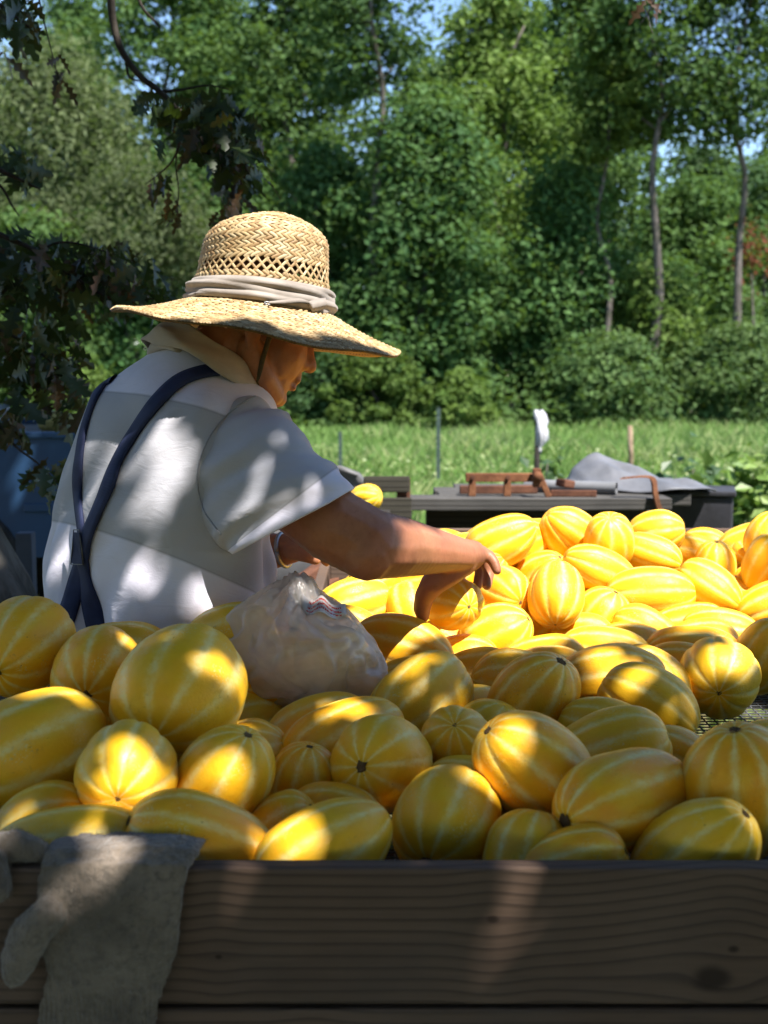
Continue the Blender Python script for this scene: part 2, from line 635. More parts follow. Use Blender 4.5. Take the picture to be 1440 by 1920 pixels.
TREES = [
    # name, px, Y, top, half, low, tone, n, label, kwargs
    ('willow_tree', 95, 33, 95, 190, 430, 'pale', 11000, 'pale grey-green feathery tree at the upper left edge', dict(leaf=.24, droop=1.0, clump=1.0)),
    ('willow_tree', 265, 31, 318, 145, 520, 'pale', 6000, 'low pale feathery tree just left of the straw hat', dict(leaf=.20, droop=1.0, clump=.8)),
    ('tall_tree', 330, 43, -110, 230, 520, 'mid', 13000, 'tall mid green tree behind the pale feathery ones', dict(leaf=.26)),
    ('tall_tree', 540, 40, -60, 140, 500, 'mid', 9000, 'tall green tree rising behind the hat crown', dict(leaf=.24)),
    ('tall_tree', 696, 32.3, -160, 105, 170, 'dark', 3600, 'tall tree with bare slender trunk right of the hat', dict(leaf=.22, trunk_r=.17, clump=.8)),
    ('maple_tree', 800, 32.5, 215, 165, 760, 'maple', 15000, 'dense bluish green maple in the middle of the wood edge', dict(leaf=.22)),
    ('tall_tree', 930, 38, -5, 175, 640, 'lime', 12500, 'bright yellow-green tree whose rounded top meets the sky', dict(leaf=.24)),
    ('tall_tree', 1085, 42, -90, 120, 420, 'mid', 8500, 'tall tree right of the bright yellow-green one', dict(leaf=.25)),
    ('tall_tree', 1222, 31.9, -140, 150, 250, 'mid', 5200, 'tall tree with pale bare trunk above the bushes', dict(leaf=.2, trunk_r=.15, clump=.9)),
    ('tall_tree', 1382, 32.1, -120, 150, 260, 'mid', 5200, 'tall dark trunked tree by the right edge', dict(leaf=.2, trunk_r=.135, clump=.9)),
    ('slim_tree', 1131, 32.4, 60, 80, 290, 'lime', 3200, 'slim tree with short bare trunk between two taller trees', dict(leaf=.2, trunk_r=.1)),
    ('understory_tree', 1065, 33.5, 330, 120, 780, 'maple', 9000, 'leafy understory tree right of the dense maple', dict(leaf=.2)),
    ('understory_tree', 1290, 38, 360, 150, 700, 'mid', 8500, 'understory tree behind the pale bare trunk', dict(leaf=.22)),
    ('understory_tree', 1430, 40, 330, 120, 720, 'dark', 6000, 'dark understory tree at the far right edge', dict(leaf=.22)),
    ('understory_tree', 1215, 32.8, 530, 85, 700, 'lime', 3800, 'light green small tree just above the bushes', dict(leaf=.2)),
    ('leafy_bush', 1150, 31.5, 648, 120, 815, 'bush', 6500, 'rounded grey-green bush at the wood edge, middle right', dict(leaf=.17, cat='bush', trunk_r=.05, clump=.6)),
    ('leafy_bush', 1370, 31.5, 632, 125, 812, 'bush', 6500, 'large green bush at the wood edge by the right side', dict(leaf=.17, cat='bush', trunk_r=.05, clump=.6)),
    ('sapling', 868, 29.5, 712, 62, 815, 'lime', 2600, 'light green sapling in front of the maple', dict(leaf=.17, cat='sapling', trunk_r=.03, clump=.5)),
    ('leafy_bush', 700, 31.0, 665, 105, 812, 'lime', 4800, 'yellow-green bush right of the face of the man', dict(leaf=.17, cat='bush', trunk_r=.04, clump=.55)),
    ('leafy_bush', 600, 31.5, 640, 80, 812, 'dark', 3000, 'dark bush directly behind the face of the man', dict(leaf=.17, cat='bush', trunk_r=.04, clump=.55)),
    ('understory_tree', 60, 30.5, 430, 140, 800, 'mid', 8500, 'green tree low at the left edge behind the truck', dict(leaf=.2)),
    ('understory_tree', 225, 31.5, 420, 110, 800, 'maple', 6500, 'green tree left of the shoulder and hat brim', dict(leaf=.2)),
    ('understory_tree', 420, 33, 330, 130, 780, 'mid', 7500, 'green tree mostly hidden behind the straw hat', dict(leaf=.22)),
    ('understory_tree', 615, 34, 300, 120, 760, 'maple', 8000, 'green tree between the hat and the slender trunk', dict(leaf=.22)),
    ('leafy_bush', 130, 28.5, 690, 110, 815, 'lime', 3600, 'bright low bush behind the two gourds on the truck', dict(leaf=.16, cat='bush', trunk_r=.04, clump=.5)),
]
BACK = [(-40, 170, 520), (150, 10, 520), (420, -40, 520), (600, -40, 520), (790, 130, 600), (985, 40, 640), (1130, 30, 680), (1330, 300, 700), (1480, 250, 700)]
si = 0
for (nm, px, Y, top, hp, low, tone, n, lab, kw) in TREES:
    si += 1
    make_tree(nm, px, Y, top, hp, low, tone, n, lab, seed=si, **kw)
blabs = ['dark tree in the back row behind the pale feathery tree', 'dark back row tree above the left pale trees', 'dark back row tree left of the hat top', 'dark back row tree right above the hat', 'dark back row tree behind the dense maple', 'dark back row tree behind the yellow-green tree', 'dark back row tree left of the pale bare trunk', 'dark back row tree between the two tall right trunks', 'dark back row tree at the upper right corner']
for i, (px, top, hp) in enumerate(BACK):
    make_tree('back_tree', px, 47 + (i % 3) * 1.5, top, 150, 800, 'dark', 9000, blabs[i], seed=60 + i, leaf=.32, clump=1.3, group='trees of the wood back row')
# one far mass behind everything so the wood has depth
r = np.random.default_rng(77)
nf = 48000
pos = np.stack([r.uniform(-46, 46, nf), r.uniform(50, 58, nf), r.random(nf) ** .8], 1)
hmax = 11.2 + 2.2 * vnoise(np.stack([pos[:, 0] * .22, pos[:, 0] * 0, pos[:, 0] * 0], 1), 5)
hmax = np.where((pos[:, 0] > 8.5) & (pos[:, 0] < 20), hmax - 4.0, hmax)
hmax = np.where((pos[:, 0] < -13.5) & (pos[:, 0] > -20), hmax - 1.5, hmax)
pos[:, 2] *= hmax
nrm = r.normal(size=(nf, 3)); nrm[:, 2] += .6; nrm[:, 1] -= .5
nrm /= np.linalg.norm(nrm, axis=1)[:, None]
V, Fq = leaf_quads(pos, nrm, .42 * (0.6 + .8 * r.random(nf)), r)
w = r.random((nf, 1))
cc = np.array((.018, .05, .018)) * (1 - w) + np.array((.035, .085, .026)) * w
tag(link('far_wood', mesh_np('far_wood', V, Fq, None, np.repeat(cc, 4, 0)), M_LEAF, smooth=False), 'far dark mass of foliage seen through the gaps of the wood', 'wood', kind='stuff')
# undergrowth along the foot of the wood
r = np.random.default_rng(78)
nf = 24000
yy_ = r.uniform(30.3, 37, nf)
xx_ = r.uniform(-19, 19, nf)
hh_ = (1.3 + .7 * vnoise(np.stack([xx_ * .7, yy_ * .5, xx_ * 0], 1), 15)) * np.clip((yy_ - 29.8) / 2.0, .25, 1.3)
pos = np.stack([xx_, yy_, hh_ * r.random(nf) ** .7], 1)
nrm = r.normal(size=(nf, 3)) * .6
nrm[:, 2] += .7; nrm[:, 1] -= .4
nrm /= np.linalg.norm(nrm, axis=1)[:, None]
V, Fq = leaf_quads(pos, nrm, .19 * (0.6 + .8 * r.random(nf)), r)
w = np.clip(r.random((nf, 1)) * .7 + .3 * vnoise(np.stack([xx_ * .5, yy_ * 0, yy_ * 0], 1), 16)[:, None] + .15, 0, 1)
cc = np.array((.035, .085, .022)) * (1 - w) + np.array((.10, .17, .045)) * w
tag(link('undergrowth', mesh_np('undergrowth', V, Fq, None, np.repeat(cc, 4, 0)), M_LEAF, smooth=False), 'low tangled undergrowth along the foot of the wood', 'undergrowth', kind='stuff')
# reddish leaves low on the right
r = np.random.default_rng(5)
n = 260
cpos = A(P(1408, 470, 34.5)) + r.normal(size=(n, 3)) * np.array([.28, .3, .42])
nrm = r.normal(size=(n, 3)); nrm[:, 2] += .5; nrm /= np.linalg.norm(nrm, axis=1)[:, None]
V, Fq = leaf_quads(cpos, nrm, .17 * (0.6 + .8 * r.random(n)), r)
rb = P(1408, 700, 34.5); rb.z = 0
redt = tag(empty('red_sapling', rb), 'thin sapling with reddish leaves beside the right dark trunk', 'sapling')
tag(link('crown', mesh_np('crown', V, Fq, None, np.repeat(np.array([[.20, .05, .03]]) * (0.6 + .8 * r.random((n, 1))), 4, 0)), M_LEAF, redt, smooth=False), kind='stuff')
link('trunk', tube_mesh('trunk', [rb, rb + Vector((.05, 0, 2.2)), P(1408, 470, 34.5)], [.05, .04, .015], 6), M_BARK, redt)

# ================================================================== FIELD EDGE THINGS
M_POSTG = simple_mat('green_steel_post', (0.03, 0.06, 0.05), (0.06, 0.085, 0.075), 20, 0.6, 0.4)
M_POSTW = bark_mat('post_wood', (0.16, 0.11, 0.07), (0.30, 0.22, 0.15), 2.0)
M_RUST = simple_mat('rusty_iron', (0.10, 0.038, 0.018), (0.20, 0.085, 0.04), 14, 0.85, 0.25, 0.5)
M_RUSTD = simple_mat('dark_rusty_iron', (0.07, 0.03, 0.02), (0.14, 0.06, 0.035), 14, 0.85, 0.25, 0.5)
M_GREYW = wood_mat('weathered_grey_board', (0.06, 0.058, 0.056), (0.026, 0.024, 0.022), rings=60, bump=.5, grey=.15)
M_DARKW = wood_mat('dark_old_wood', (0.032, 0.027, 0.022), (0.014, 0.011, 0.009), rings=50, bump=.5)
M_MOSSW = wood_mat('mossy_old_wood', (0.042, 0.038, 0.028), (0.018, 0.016, 0.012), rings=50, bump=.5)


def tpost(px, top_py, Y, label, w=0.03):
    top = P(px, top_py, Y)
    root = tag(empty('fence_post', (top.x, Y, 0)), label, 'post', 'posts along the field edge')
    bm = bmesh.new()
    add_box(bm, (top.x, Y, top.z / 2 - .1), (w, .006, top.z + .2))
    add_box(bm, (top.x, Y + .0225, top.z / 2 - .1), (.006, .036, top.z + .2))
    link('shaft', bm_mesh('shaft', bm), M_POSTG, root, False)
    bm = bmesh.new()
    for k in range(int(top.z / .06)):
        add_box(bm, (top.x, Y - .006, .08 + k * .06), (.012, .0055, .012))
    tag(link('stud', bm_mesh('stud', bm), M_POSTG, root, False), kind='stuff')
    bm = bmesh.new()
    add_box(bm, (top.x, Y + .044, .1), (.11, .005, .14))
    link('anchor_plate', bm_mesh('anchor_plate', bm), M_POSTG, root, False)


tpost(638, 810, 14.5, 'short dark steel fence post nearest the man', .04)
tpost(822, 765, 13.0, 'taller dark steel fence post right of the bench', .04)
tp = P(1183, 798, 15.0)
wp = tag(empty('wooden_post', (tp.x, 15.0, 0)), 'thin brown wooden stake standing in the grass', 'post')
link('stake', tube_mesh('stake', [(tp.x, 15, -.1), (tp.x + .01, 15, tp.z * .5), (tp.x - .01, 15, tp.z)], [.034, .032, .028], 9), M_POSTW, wp)

# stake with a white plastic bag pulled over its end
Yb = 9.5
bp = P(1008, 772, Yb)
st = tag(empty('bag_stake', (bp.x, Yb, 0)), 'dark stake holding up the white plastic bag', 'post')
link('stake', tube_mesh('stake', [(bp.x - .01, Yb, -.1), (bp.x, Yb, .5), (bp.x, Yb, bp.z - .03)], [.026, .024, .018], 9), M_DARKW, st)
r = np.random.default_rng(3)
rows = []
for i, (py, w, off) in enumerate([(770, .018, -6), (778, .042, -4), (792, .05, 0), (808, .058, 3), (822, .056, 4), (832, .042, 1), (838, .028, -2), (845, .03, -1)]):
    c0 = P(1012 + off, py, Yb)
    row = []
    for q in np.linspace(0, 2 * math.pi, 36, endpoint=False):
        w_s = w * .82
        k = .82 + .18 * math.sin(3 * q + i * .7) + .13 * math.sin(7 * q - i) + .06 * r.normal()
        w = w_s * .9 if False else w
        row.append([c0.x + w * .8 * k * math.cos(q) + (.03 if 0.2 < q < 1.0 and i < 3 else 0), c0.y + w * k * math.sin(q), c0.z + .008 * math.sin(5 * q)])
    rows.append(row)
rows = [[rows[0][0]] * 36] + rows
t = NT('white_plastic')
nn = t.noise(t.coord('Object'), 40, 3)
pr = t.principled((0.60, 0.60, 0.64), 0.4, 0.4, t.bump(nn, .5, .01))
trn = t.new('ShaderNodeBsdfTranslucent'); trn.inputs[0].default_value = (.7, .7, .75, 1)
mx = t.new('ShaderNodeMixShader'); mx.inputs[0].default_value = .3
t.t.links.new(pr, mx.inputs[1]); t.t.links.new(trn.outputs[0], mx.inputs[2])
M_WBAG = t.done(mx.outputs[0])
wb = link('plastic_bag', grid_mesh('plastic_bag', rows, flip=True), M_WBAG)
tag(wb, 'white plastic bag pulled over a stake in the field', 'bag')

# ---- leafy plants along the beds
M_CROP = leaf_mat('crop_leaf', 0.35, 0.45, 0.35)


def plant(px, Y, top_py, half_px, n, tone, label, leaf=.07, seed=0, group='plants along the field edge', name='leafy_plant', yspread=1.0):
    r = np.random.default_rng(seed + 400)
    b = P(px, 700, Y); b.z = 0
    top = P(px, top_py, Y).z
    hw = half_px / FPX * Y
    root = tag(empty(name, b), label, 'plant', group)
    ns = max(3, int(hw * 14))
    stems, tips = [], []
    for k in range(ns):
        a = r.random() * 6.28
        rr = hw * math.sqrt(r.random())
        e = np.array([b.x + rr * math.cos(a), Y + rr * math.sin(a) * yspread, top * (0.6 + .42 * r.random())])
        p0 = np.array([b.x + rr * .3 * math.cos(a), Y + rr * .3 * math.sin(a), -.03])
        stems.append(grid_mesh('st', tube_np([p0, (p0 * .4 + e * .6) + [0, 0, .1 * top], e], [.009, .007, .003], 5), flip=True))
        tips.append((p0, e))
    which = r.integers(0, ns, n)
    f = 0.2 + .8 * r.random(n)
    p0 = np.array([q[0] for q in tips])[which]
    e = np.array([q[1] for q in tips])[which]
    pos = p0 + (e - p0) * f[:, None] + r.normal(size=(n, 3)) * leaf * .8
    pos[:, 2] = np.maximum(pos[:, 2], .02)
    nrm = r.normal(size=(n, 3)) * .6
    nrm[:, 2] += .9
    nrm /= np.linalg.norm(nrm, axis=1)[:, None]
    V, Fq = leaf_quads(pos, nrm, leaf * (0.6 + .8 * r.random(n)), r, .65, .2)
    g0, g1 = [np.array(q) for q in tone]
    w = r.random((n, 1))
    tag(link('foliage', mesh_np('foliage', V, Fq, None, np.repeat(g0 * (1 - w) + g1 * w, 4, 0)), M_CROP, root, smooth=False), kind='stuff')
    link('stem', join_meshes('stem', stems), M_CROP if False else M_BARK, root)


YG = ((.10, .20, .03), (.24, .34, .09))
PG = ((.20, .30, .09), (.42, .46, .22))
DG = ((.03, .07, .03), (.06, .11, .04))
plant(1380, 8.8, 832, 62, 520, ((.12, .22, .04), (.26, .36, .10)), 'tall light green leafy plant at the right edge of the field', .11, 1)
plant(1288, 8.4, 818, 55, 200, DG, 'dark thin-leaved plant behind the tarp', .12, 2)
plant(1010, 9.9, 800, 30, 120, DG, 'dark feathery plant around the bag stake', .10, 3)
plant(800, 5.6, 958, 26, 60, ((.05, .12, .03), (.10, .2, .05)), 'small green weed between the bench and the table', .07, 4)
# pale leaved vegetable rows: countless small plants
r = np.random.default_rng(21)
n = 6500
row = r.integers(0, 5, n)
yy = np.array([11.6, 13.0, 14.6, 16.4, 18.6])[row] + r.normal(0, .28, n)
xx = (r.random(n) * 2 - 1) * (0.32 * yy + .3)
keep = vnoise(np.stack([xx * 1.3, yy * .7, xx * 0], 1), 8) > -.25
xx, yy = xx[keep], yy[keep]
n = len(xx)
pos = np.stack([xx, yy, .05 + .24 * r.random(n)], 1)
nrm = r.normal(size=(n, 3)) * .6
nrm[:, 2] += .9
nrm /= np.linalg.norm(nrm, axis=1)[:, None]
V, Fq = leaf_quads(pos, nrm, .055 * (0.6 + .8 * r.random(n)), r, .7)
w = r.random((n, 1)) ** 1.6
cc = np.array(YG[0]) * (1 - w) + np.array(PG[1]) * w
tag(link('vegetable_rows', mesh_np('vegetable_rows', V, Fq, None, np.repeat(cc, 4, 0)), M_CROP, smooth=False), 'rows of pale leaved vegetable plants in the near field', 'crop', kind='stuff')

# ================================================================== WORK TABLE
YT = 4.8
tb = tag(empty('work_table', (P(1010, 930, YT).x, YT, 0)), 'weathered grey plank work table holding rusty tools and a tarp', 'table')
ZT = P(900, 931, YT).z - .0425
xl, xr = P(760, 930, YT).x, P(1262, 930, YT).x
for k in range(4):     # planks of the top, running left to right, the near edge a little skewed
    y0 = YT + k * .165
    sk = 0.0
    box_obj('plank', ((xl + xr) / 2 + (.06 if k % 2 else -.02) + .05 * k, y0, ZT + .02), (xr - xl - .04 * (k % 3), .155, .045), M_GREYW, tb, (0, 0, 0), .005)
for sx in (P(935, 950, YT).x, P(1120, 950, YT).x):
    for k in range(3):
        box_obj('support_post', (sx - .12 + k * .125, YT + .25, ZT / 2 - .02), (.115, .30, ZT - .03), M_DARKW, tb, None, .006)
box_obj('apron_board', ((xl + xr) / 2, YT + .085, ZT - .058), (xr - xl - .16, .04, .1), M_DARKW, tb, None, .004)
TT = ZT + .0425

# rusty iron rail with legs and a clamp
x0, x1 = P(876, 900, YT).x, P(1020, 900, YT).x
rz = P(880, 902, YT).z
rj = tag(empty('rusty_rail', ((x0 + x1) / 2, YT, TT)), 'rusty orange iron rail with short legs on the table', 'tool')
box_obj('rail_bar', ((x0 + x1) / 2 - .02, YT + .02, rz + .012), (x1 - x0 - .03, .035, .032), M_RUST, rj, None, .003)
for lx in (x0 + .02, P(952, 900, YT).x):
    box_obj('leg', (lx, YT + .018, (TT + rz) / 2 - .001), (.026, .034, rz - TT - .002), M_RUST, rj, None, .003)
    bm = bmesh.new()
    bmesh.ops.create_cone(bm, cap_ends=True, segments=8, radius1=.008, radius2=.008, depth=.008, matrix=Matrix.Translation((lx, YT - .0035, rz + .014)) @ Matrix.Rotation(math.pi / 2, 4, 'X'))
    link('bolt', bm_mesh('bolt', bm), M_RUSTD, rj, False)
box_obj('clamp_jaw', (P(1005, 895, YT).x, YT - .02, rz + .014), (.03, .03, .07), M_RUST, rj, None, .004)
box_obj('clamp_arm', (P(1018, 915, YT).x, YT - .02, TT + .045), (.022, .028, .1), M_RUST, rj, (0, rad(-24), 0), .004)
bm = bmesh.new()
bmesh.ops.create_cone(bm, cap_ends=True, segments=14, radius1=.02, radius2=.02, depth=.02, matrix=Matrix.Translation((P(1006, 890, YT).x, YT - .044, rz + .02)) @ Matrix.Rotation(math.pi / 2, 4, 'X'))
link('clamp_ring', bm_mesh('clamp_ring', bm), M_RUST, rj)

# white pipe
t = NT('pvc_pipe')
M_PVC = t.done(t.principled(t.mix(t.step(t.noise(t.coord('Object'), 9, 4), .35, .7), (0.20, 0.205, 0.225), (0.14, 0.145, 0.155)), .45, .4))
pa, pb = P(985, 906, YT + .2), P(1156, 908, YT + .06)
pa.z = pb.z = TT + .026
ax_ = (pb - pa).normalized()
rr_ = [.024, .024, .019, .019]
pp = tube_np([pa, pb], .024, 18, cap=False)
pin = tube_np([pb, pa], .020, 18, cap=False)
rows = np.concatenate([pp, pin[:, ::-1][:, np.r_[-1, 0:17]] * 0 + tube_np([pb, pa], .020, 18, cap=False)[:, ::-1] * 1.0], 0)
po = link('plastic_pipe', join_meshes('plastic_pipe', [grid_mesh('a', pp, flip=True), grid_mesh('b', tube_np([pa, pb], .0195, 18, cap=False), flip=False)]), M_PVC)
tag(po, 'pale grey plastic pipe lying on the work table', 'pipe')

# dark iron bars lying on the table
ib = tag(empty('iron_bars', (P(960, 912, YT).x, YT + .2, TT)), 'dark iron bars lying behind the rusty rail', 'tool')
box_obj('bar', (P(940, 912, YT).x, YT + .12, TT + .016), (.30, .03, .03), M_RUSTD, ib, (0, 0, .06), .003)
box_obj('bar', (P(1075, 912, YT).x, YT - .01, TT + .013), (.17, .02, .024), M_RUSTD, ib, (0, 0, -.1), .003)
box_obj('cross_bar', (P(1062, 905, YT).x, YT + .03, TT + .047), (.05, .06, .03), M_RUSTD, ib, (0, 0.2, .5), .006)

# tarp mound
t = NT('grey_tarp')
co = t.coord('Object')
nn = t.noise(co, 9, 5)
M_TARP = t.done(t.principled(t.mix(t.step(nn, .3, .7), (0.085, 0.09, 0.105), (0.13, 0.135, 0.155)), .55, .35, t.bump(t.noise(co, 25, 4), .35, .01)))
xa, xb = P(1062, 900, YT + .3).x, P(1322, 900, YT + .3).x
nu, nv = 64, 34
tm = np.zeros((nu, nv, 3))
for i in range(nu):
    f = i / (nu - 1)
    x = xa + (xb - xa) * f
    prof = np.interp(f, [0, .05, .1, .28, .36, .5, .7, .85, 1], [.0, .026, .075, .115, .105, .066, .03, .022, .0])
    for j in range(nv):
        g_ = j / (nv - 1)
        y = YT + .10 + .5 * g_ + .04 * math.sin(f * 7)
        ridge = max(0, 1 - abs(g_ - .45 - .1 * math.sin(f * 5)) * 1.9) ** .8
        z = TT + .008 + prof * ridge * 1.1 + .010 * math.sin(f * 21 + g_ * 6) * ridge + .006 * math.sin(g_ * 19 + f * 9)
        if f > .8:
            z -= (f - .8) ** 1.5 * .10 * (1 if g_ > .2 else .4)
        tm[i, j] = (x + .015 * math.sin(g_ * 9), y, max(z, TT + .004) if f < .78 else z)
to = link('grey_tarp', grid_mesh('grey_tarp', tm, closed=False, flip=True), M_TARP)
md = to.modifiers.new('thick', 'SOLIDIFY'); md.thickness = .004; md.offset = 1
tag(to, 'crumpled blue-grey tarp heaped on the right of the work table', 'tarp')

# curved rusty strap hanging off the table edge
pts = smooth_path([P(1165, 903, YT - .05), P(1205, 900, YT - .06), P(1222, 905, YT - .07), P(1226, 930, YT - .09), P(1232, 955, YT - .09), P(1246, 985, YT - .08)], 5)
sm = []
for q in pts:
    sm.append([[q[0] - .004, q[1] - .016, q[2] + .006], [q[0] + .012, q[1] - .016, q[2] + .012], [q[0] + .012, q[1] + .016, q[2] + .012], [q[0] - .004, q[1] + .016, q[2] + .006]])
so = link('rusty_strap', grid_mesh('rusty_strap', np.array(sm) + np.array([0, 0, .004]), flip=True), M_RUST, smooth=False)
tag(so, 'curved rusty iron strap hanging over the right table edge', 'strap')

# pale panel and dark crate beside the table
M_PANEL = simple_mat('pale_panel', (0.17, 0.19, 0.205), (0.22, 0.235, 0.245), 5, .6, .3, .2)
Yp = YT + .62
box_obj('leaning_panel', ((P(1197, 950, Yp).x + P(1300, 950, Yp).x) / 2, Yp + .12, .43), (.22, .02, .86), M_PANEL, None, (rad(-2), 0, 0), .003)
tag(bpy.data.objects['leaning_panel'], 'pale flat panel standing behind the right end of the table', 'panel')
Yc = YT + .25
cx0, cx1 = P(1262, 950, Yc).x, P(1348, 950, Yc).x
M_CRATE = simple_mat('dark_crate_plastic', (0.022, 0.022, 0.026), (0.04, 0.04, 0.05), 8, .55, .4, .15)
ct_z, cb_z = P(1300, 932, Yc).z, P(1300, 1000, Yc).z
cr = tag(empty('dark_crate', ((cx0 + cx1) / 2, Yc, 0)), 'dark box standing right of the work table', 'box')
box_obj('box_body', ((cx0 + cx1) / 2 + .04, Yc + .15, (ct_z) / 2), (cx1 - cx0 + .1, .26, ct_z), M_CRATE, cr, (0, 0, rad(-14)), .01)
box_obj('lid', ((cx0 + cx1) / 2 + .04, Yc + .15, ct_z + .012), (cx1 - cx0 + .12, .28, .022), M_CRATE, cr, (0, 0, rad(-14)), .006)

# ================================================================== BENCH, GREY CHAIR, STOOL
YBn = 4.7
bn = tag(empty('wooden_bench', (P(730, 930, YBn).x, YBn, 0)), 'dark old wooden bench with two back boards', 'bench')
for (py0, py1, xa_, xb_) in ((893, 923, 682, 768), (933, 975, 700, 772)):
    a_, b_ = P(xa_, py0, YBn), P(xb_, py1, YBn)
    box_obj('back_board', ((a_.x + b_.x) / 2, YBn, (a_.z + b_.z) / 2), (b_.x - a_.x, .04, a_.z - b_.z), M_MOSSW, bn, (rad(-6), 0, 0), .005)
zt = P(700, 893, YBn).z
for px_ in (694, 757):
    x_ = P(px_, 900, YBn).x
    box_obj('back_post', (x_, YBn + .048, zt / 2 - .01), (.05, .045, zt), M_RUSTD if px_ > 700 else M_DARKW, bn, None, .004)
    box_obj('leg', (x_, YBn - .38, .21), (.05, .05, .42), M_DARKW, bn, None, .004)
for k in range(3):
    box_obj('seat_board', (P(725, 900, YBn).x, YBn - .08 - k * .13, .44), (.26, .12, .035), M_MOSSW, bn, None, .004)

M_CHAIR = simple_mat('grey_plastic_chair', (0.085, 0.085, 0.09), (0.12, 0.12, 0.125), 6, .5, .4, .1)
Ych = 5.0
ch = tag(empty('grey_chair', (P(655, 930, Ych).x, Ych, 0)), 'grey chair with rounded back half hidden behind the arm', 'chair')
cxm = P(652, 930, Ych).x
zt = P(652, 881, Ych).z
rows = []
for (z, hw, n_) in [(.45, .21, 0), (.6, .215, 0), (zt - .12, .21, 0), (zt - .05, .20, 0), (zt - .02, .17, 0), (zt, .10, 0)]:
    rows.append([[cxm - .13 + q * hw, Ych + .05 * (abs(q) ** 2) * -1 + .08 * (z - .45), z] for q in np.linspace(-1, 1, 13)])
co_ = link('backrest', grid_mesh('backrest', rows, closed=False), M_CHAIR, ch)
md = co_.modifiers.new('thick', 'SOLIDIFY'); md.thickness = .02
box_obj('seat', (cxm - .13, Ych - .24, .44), (.42, .44, .03), M_CHAIR, ch, None, .012)
for lx in (-.19, .19):
    for ly in (-.42, -.05):
        link('leg', tube_mesh('leg', [(cxm - .13 + lx * .9, Ych + ly, .43), (cxm - .13 + lx * 1.1, Ych + ly, -.03)], [.018, .014], 8), M_CHAIR, ch)

YS = 4.15
mb = P(686, 934, YS)
sl = tag(empty('wooden_stool', (mb.x, YS, 0)), 'plain wooden stool behind the arm with one melon on it', 'stool')
zs = mb.z - .05
box_obj('seat', (mb.x - .05, YS, zs - .015), (.26, .24, .03), M_DARKW, sl, None, .006)
for lx in (-.1, .1):
    for ly in (-.09, .09):
        link('leg', tube_mesh('leg', [(mb.x - .05 + lx, YS + ly, zs - .03), (mb.x - .05 + lx * 1.3, YS + ly * 1.3, -.03)], [.018, .016], 8), M_DARKW, sl)
STOOL_TOP = Vector((mb.x, YS, zs))

# rusty frame leaning in the shade behind the man
YR = 3.3
fr = tag(empty('rusty_rack', (P(590, 1080, YR).x, YR, 0)), 'brown rusty iron rack in the shade behind the man', 'rack')


def bar(name, a, b, w, mat, parent):
    a, b = Vector(a), Vector(b)
    d = b - a
    M = d.to_track_quat('X', 'Z').to_matrix()
    return box_obj(name, (a + b) / 2, (d.length, w, w), mat, parent, M, .004)


q1, q2 = P(520, 1128, YR), P(660, 1020, YR + .25)
bar('slanted_bar', q1, q2, .035, M_RUSTD, fr)
q3, q4 = P(575, 1128, YR - .1), P(690, 1050, YR + .1)
bar('slanted_bar', q3, q4, .03, M_RUSTD, fr)
bar('leg', (q1.x + .01, q1.y, -.02), (q1.x + .01, q1.y, q1.z), .035, M_RUSTD, fr)
bar('leg', (q2.x + .03, q2.y + .03, -.02), (q2.x + .03, q2.y + .03, q2.z), .035, M_RUSTD, fr)
bar('leg', (q4.x + .02, q4.y + .02, -.02), (q4.x + .02, q4.y + .02, q4.z), .035, M_RUSTD, fr)
bar('cross_bar', (q1.x, q1.y + .03, .3), (q2.x, q2.y - .01, .3), .03, M_RUSTD, fr)

# ================================================================== TRUCK
t = NT('truck_paint_blue')
co = t.coord('Object')
nn = t.noise(co, 4, 4)
M_BLUE = t.done(t.principled(t.mix(t.step(nn, .3, .75), (0.014, 0.046, 0.11), (0.022, 0.062, 0.135)), t.step(nn, .3, .7, .45, .6), .35, None))
M_BLACK = simple_mat('black_rubber', (0.012, 0.012, 0.013), (0.03, 0.03, 0.03), 14, .8, .3, .3)
M_STEEL = simple_mat('dull_steel', (0.25, 0.25, 0.26), (0.36, 0.36, 0.37), 14, .45, .5, .1, metallic=.7)
YK = 5.3
ZR = 1.056
xw = -1.93
tk = tag(empty('pickup_truck', (-2.2, YK, 0)), 'blue pickup truck parked behind the man at the left edge', 'truck')


def side_profile(x0, x1, z0, z1, wheel_x, wr):
    """outline of a truck bed side with a round wheel arch, (x, z) pairs"""
    p = [(x0, z1), (x0, z0), (wheel_x - wr, z0)]
    for a in np.linspace(math.pi, 0, 15):
        p.append((wheel_x + wr * math.cos(a), max(z0, .40 + wr * math.sin(a))))
    p += [(wheel_x + wr, z0), (x1, z0), (x1, z1)]
    out = []
    for q in p:
        if not out or (abs(q[0] - out[-1][0]) + abs(q[1] - out[-1][1])) > 1e-4:
            out.append(q)
    return out


def extrude_outline(outline, y0, y1, bulge=0.0):
    bm = bmesh.new()
    a = [bm.verts.new((x, y0, z)) for x, z in outline]
    f = bm.faces.new(a)
    r_ = bmesh.ops.extrude_face_region(bm, geom=[f])
    vs = [v for v in r_['geom'] if isinstance(v, bmesh.types.BMVert)]
    bmesh.ops.translate(bm, verts=vs, vec=(0, y1 - y0, 0))
    bmesh.ops.recalc_face_normals(bm, faces=bm.faces)
    bmesh.ops.triangulate(bm, faces=[f_ for f_ in bm.faces if len(f_.verts) > 4])
    return bm


for (yy0, yy1) in ((YK, YK + .06), (YK + 1.62, YK + 1.68)):
    bm = extrude_outline(side_profile(-2.75, -.72, .56, ZR, xw, .43), yy0, yy1)
    link('bed_side', bm_mesh('bed_side', bm), M_BLUE, tk, False)
    box_obj('bed_rail', (-1.735, (yy0 + yy1) / 2, ZR + .014), (2.03, .085, .026), M_BLUE, tk, None, .008)
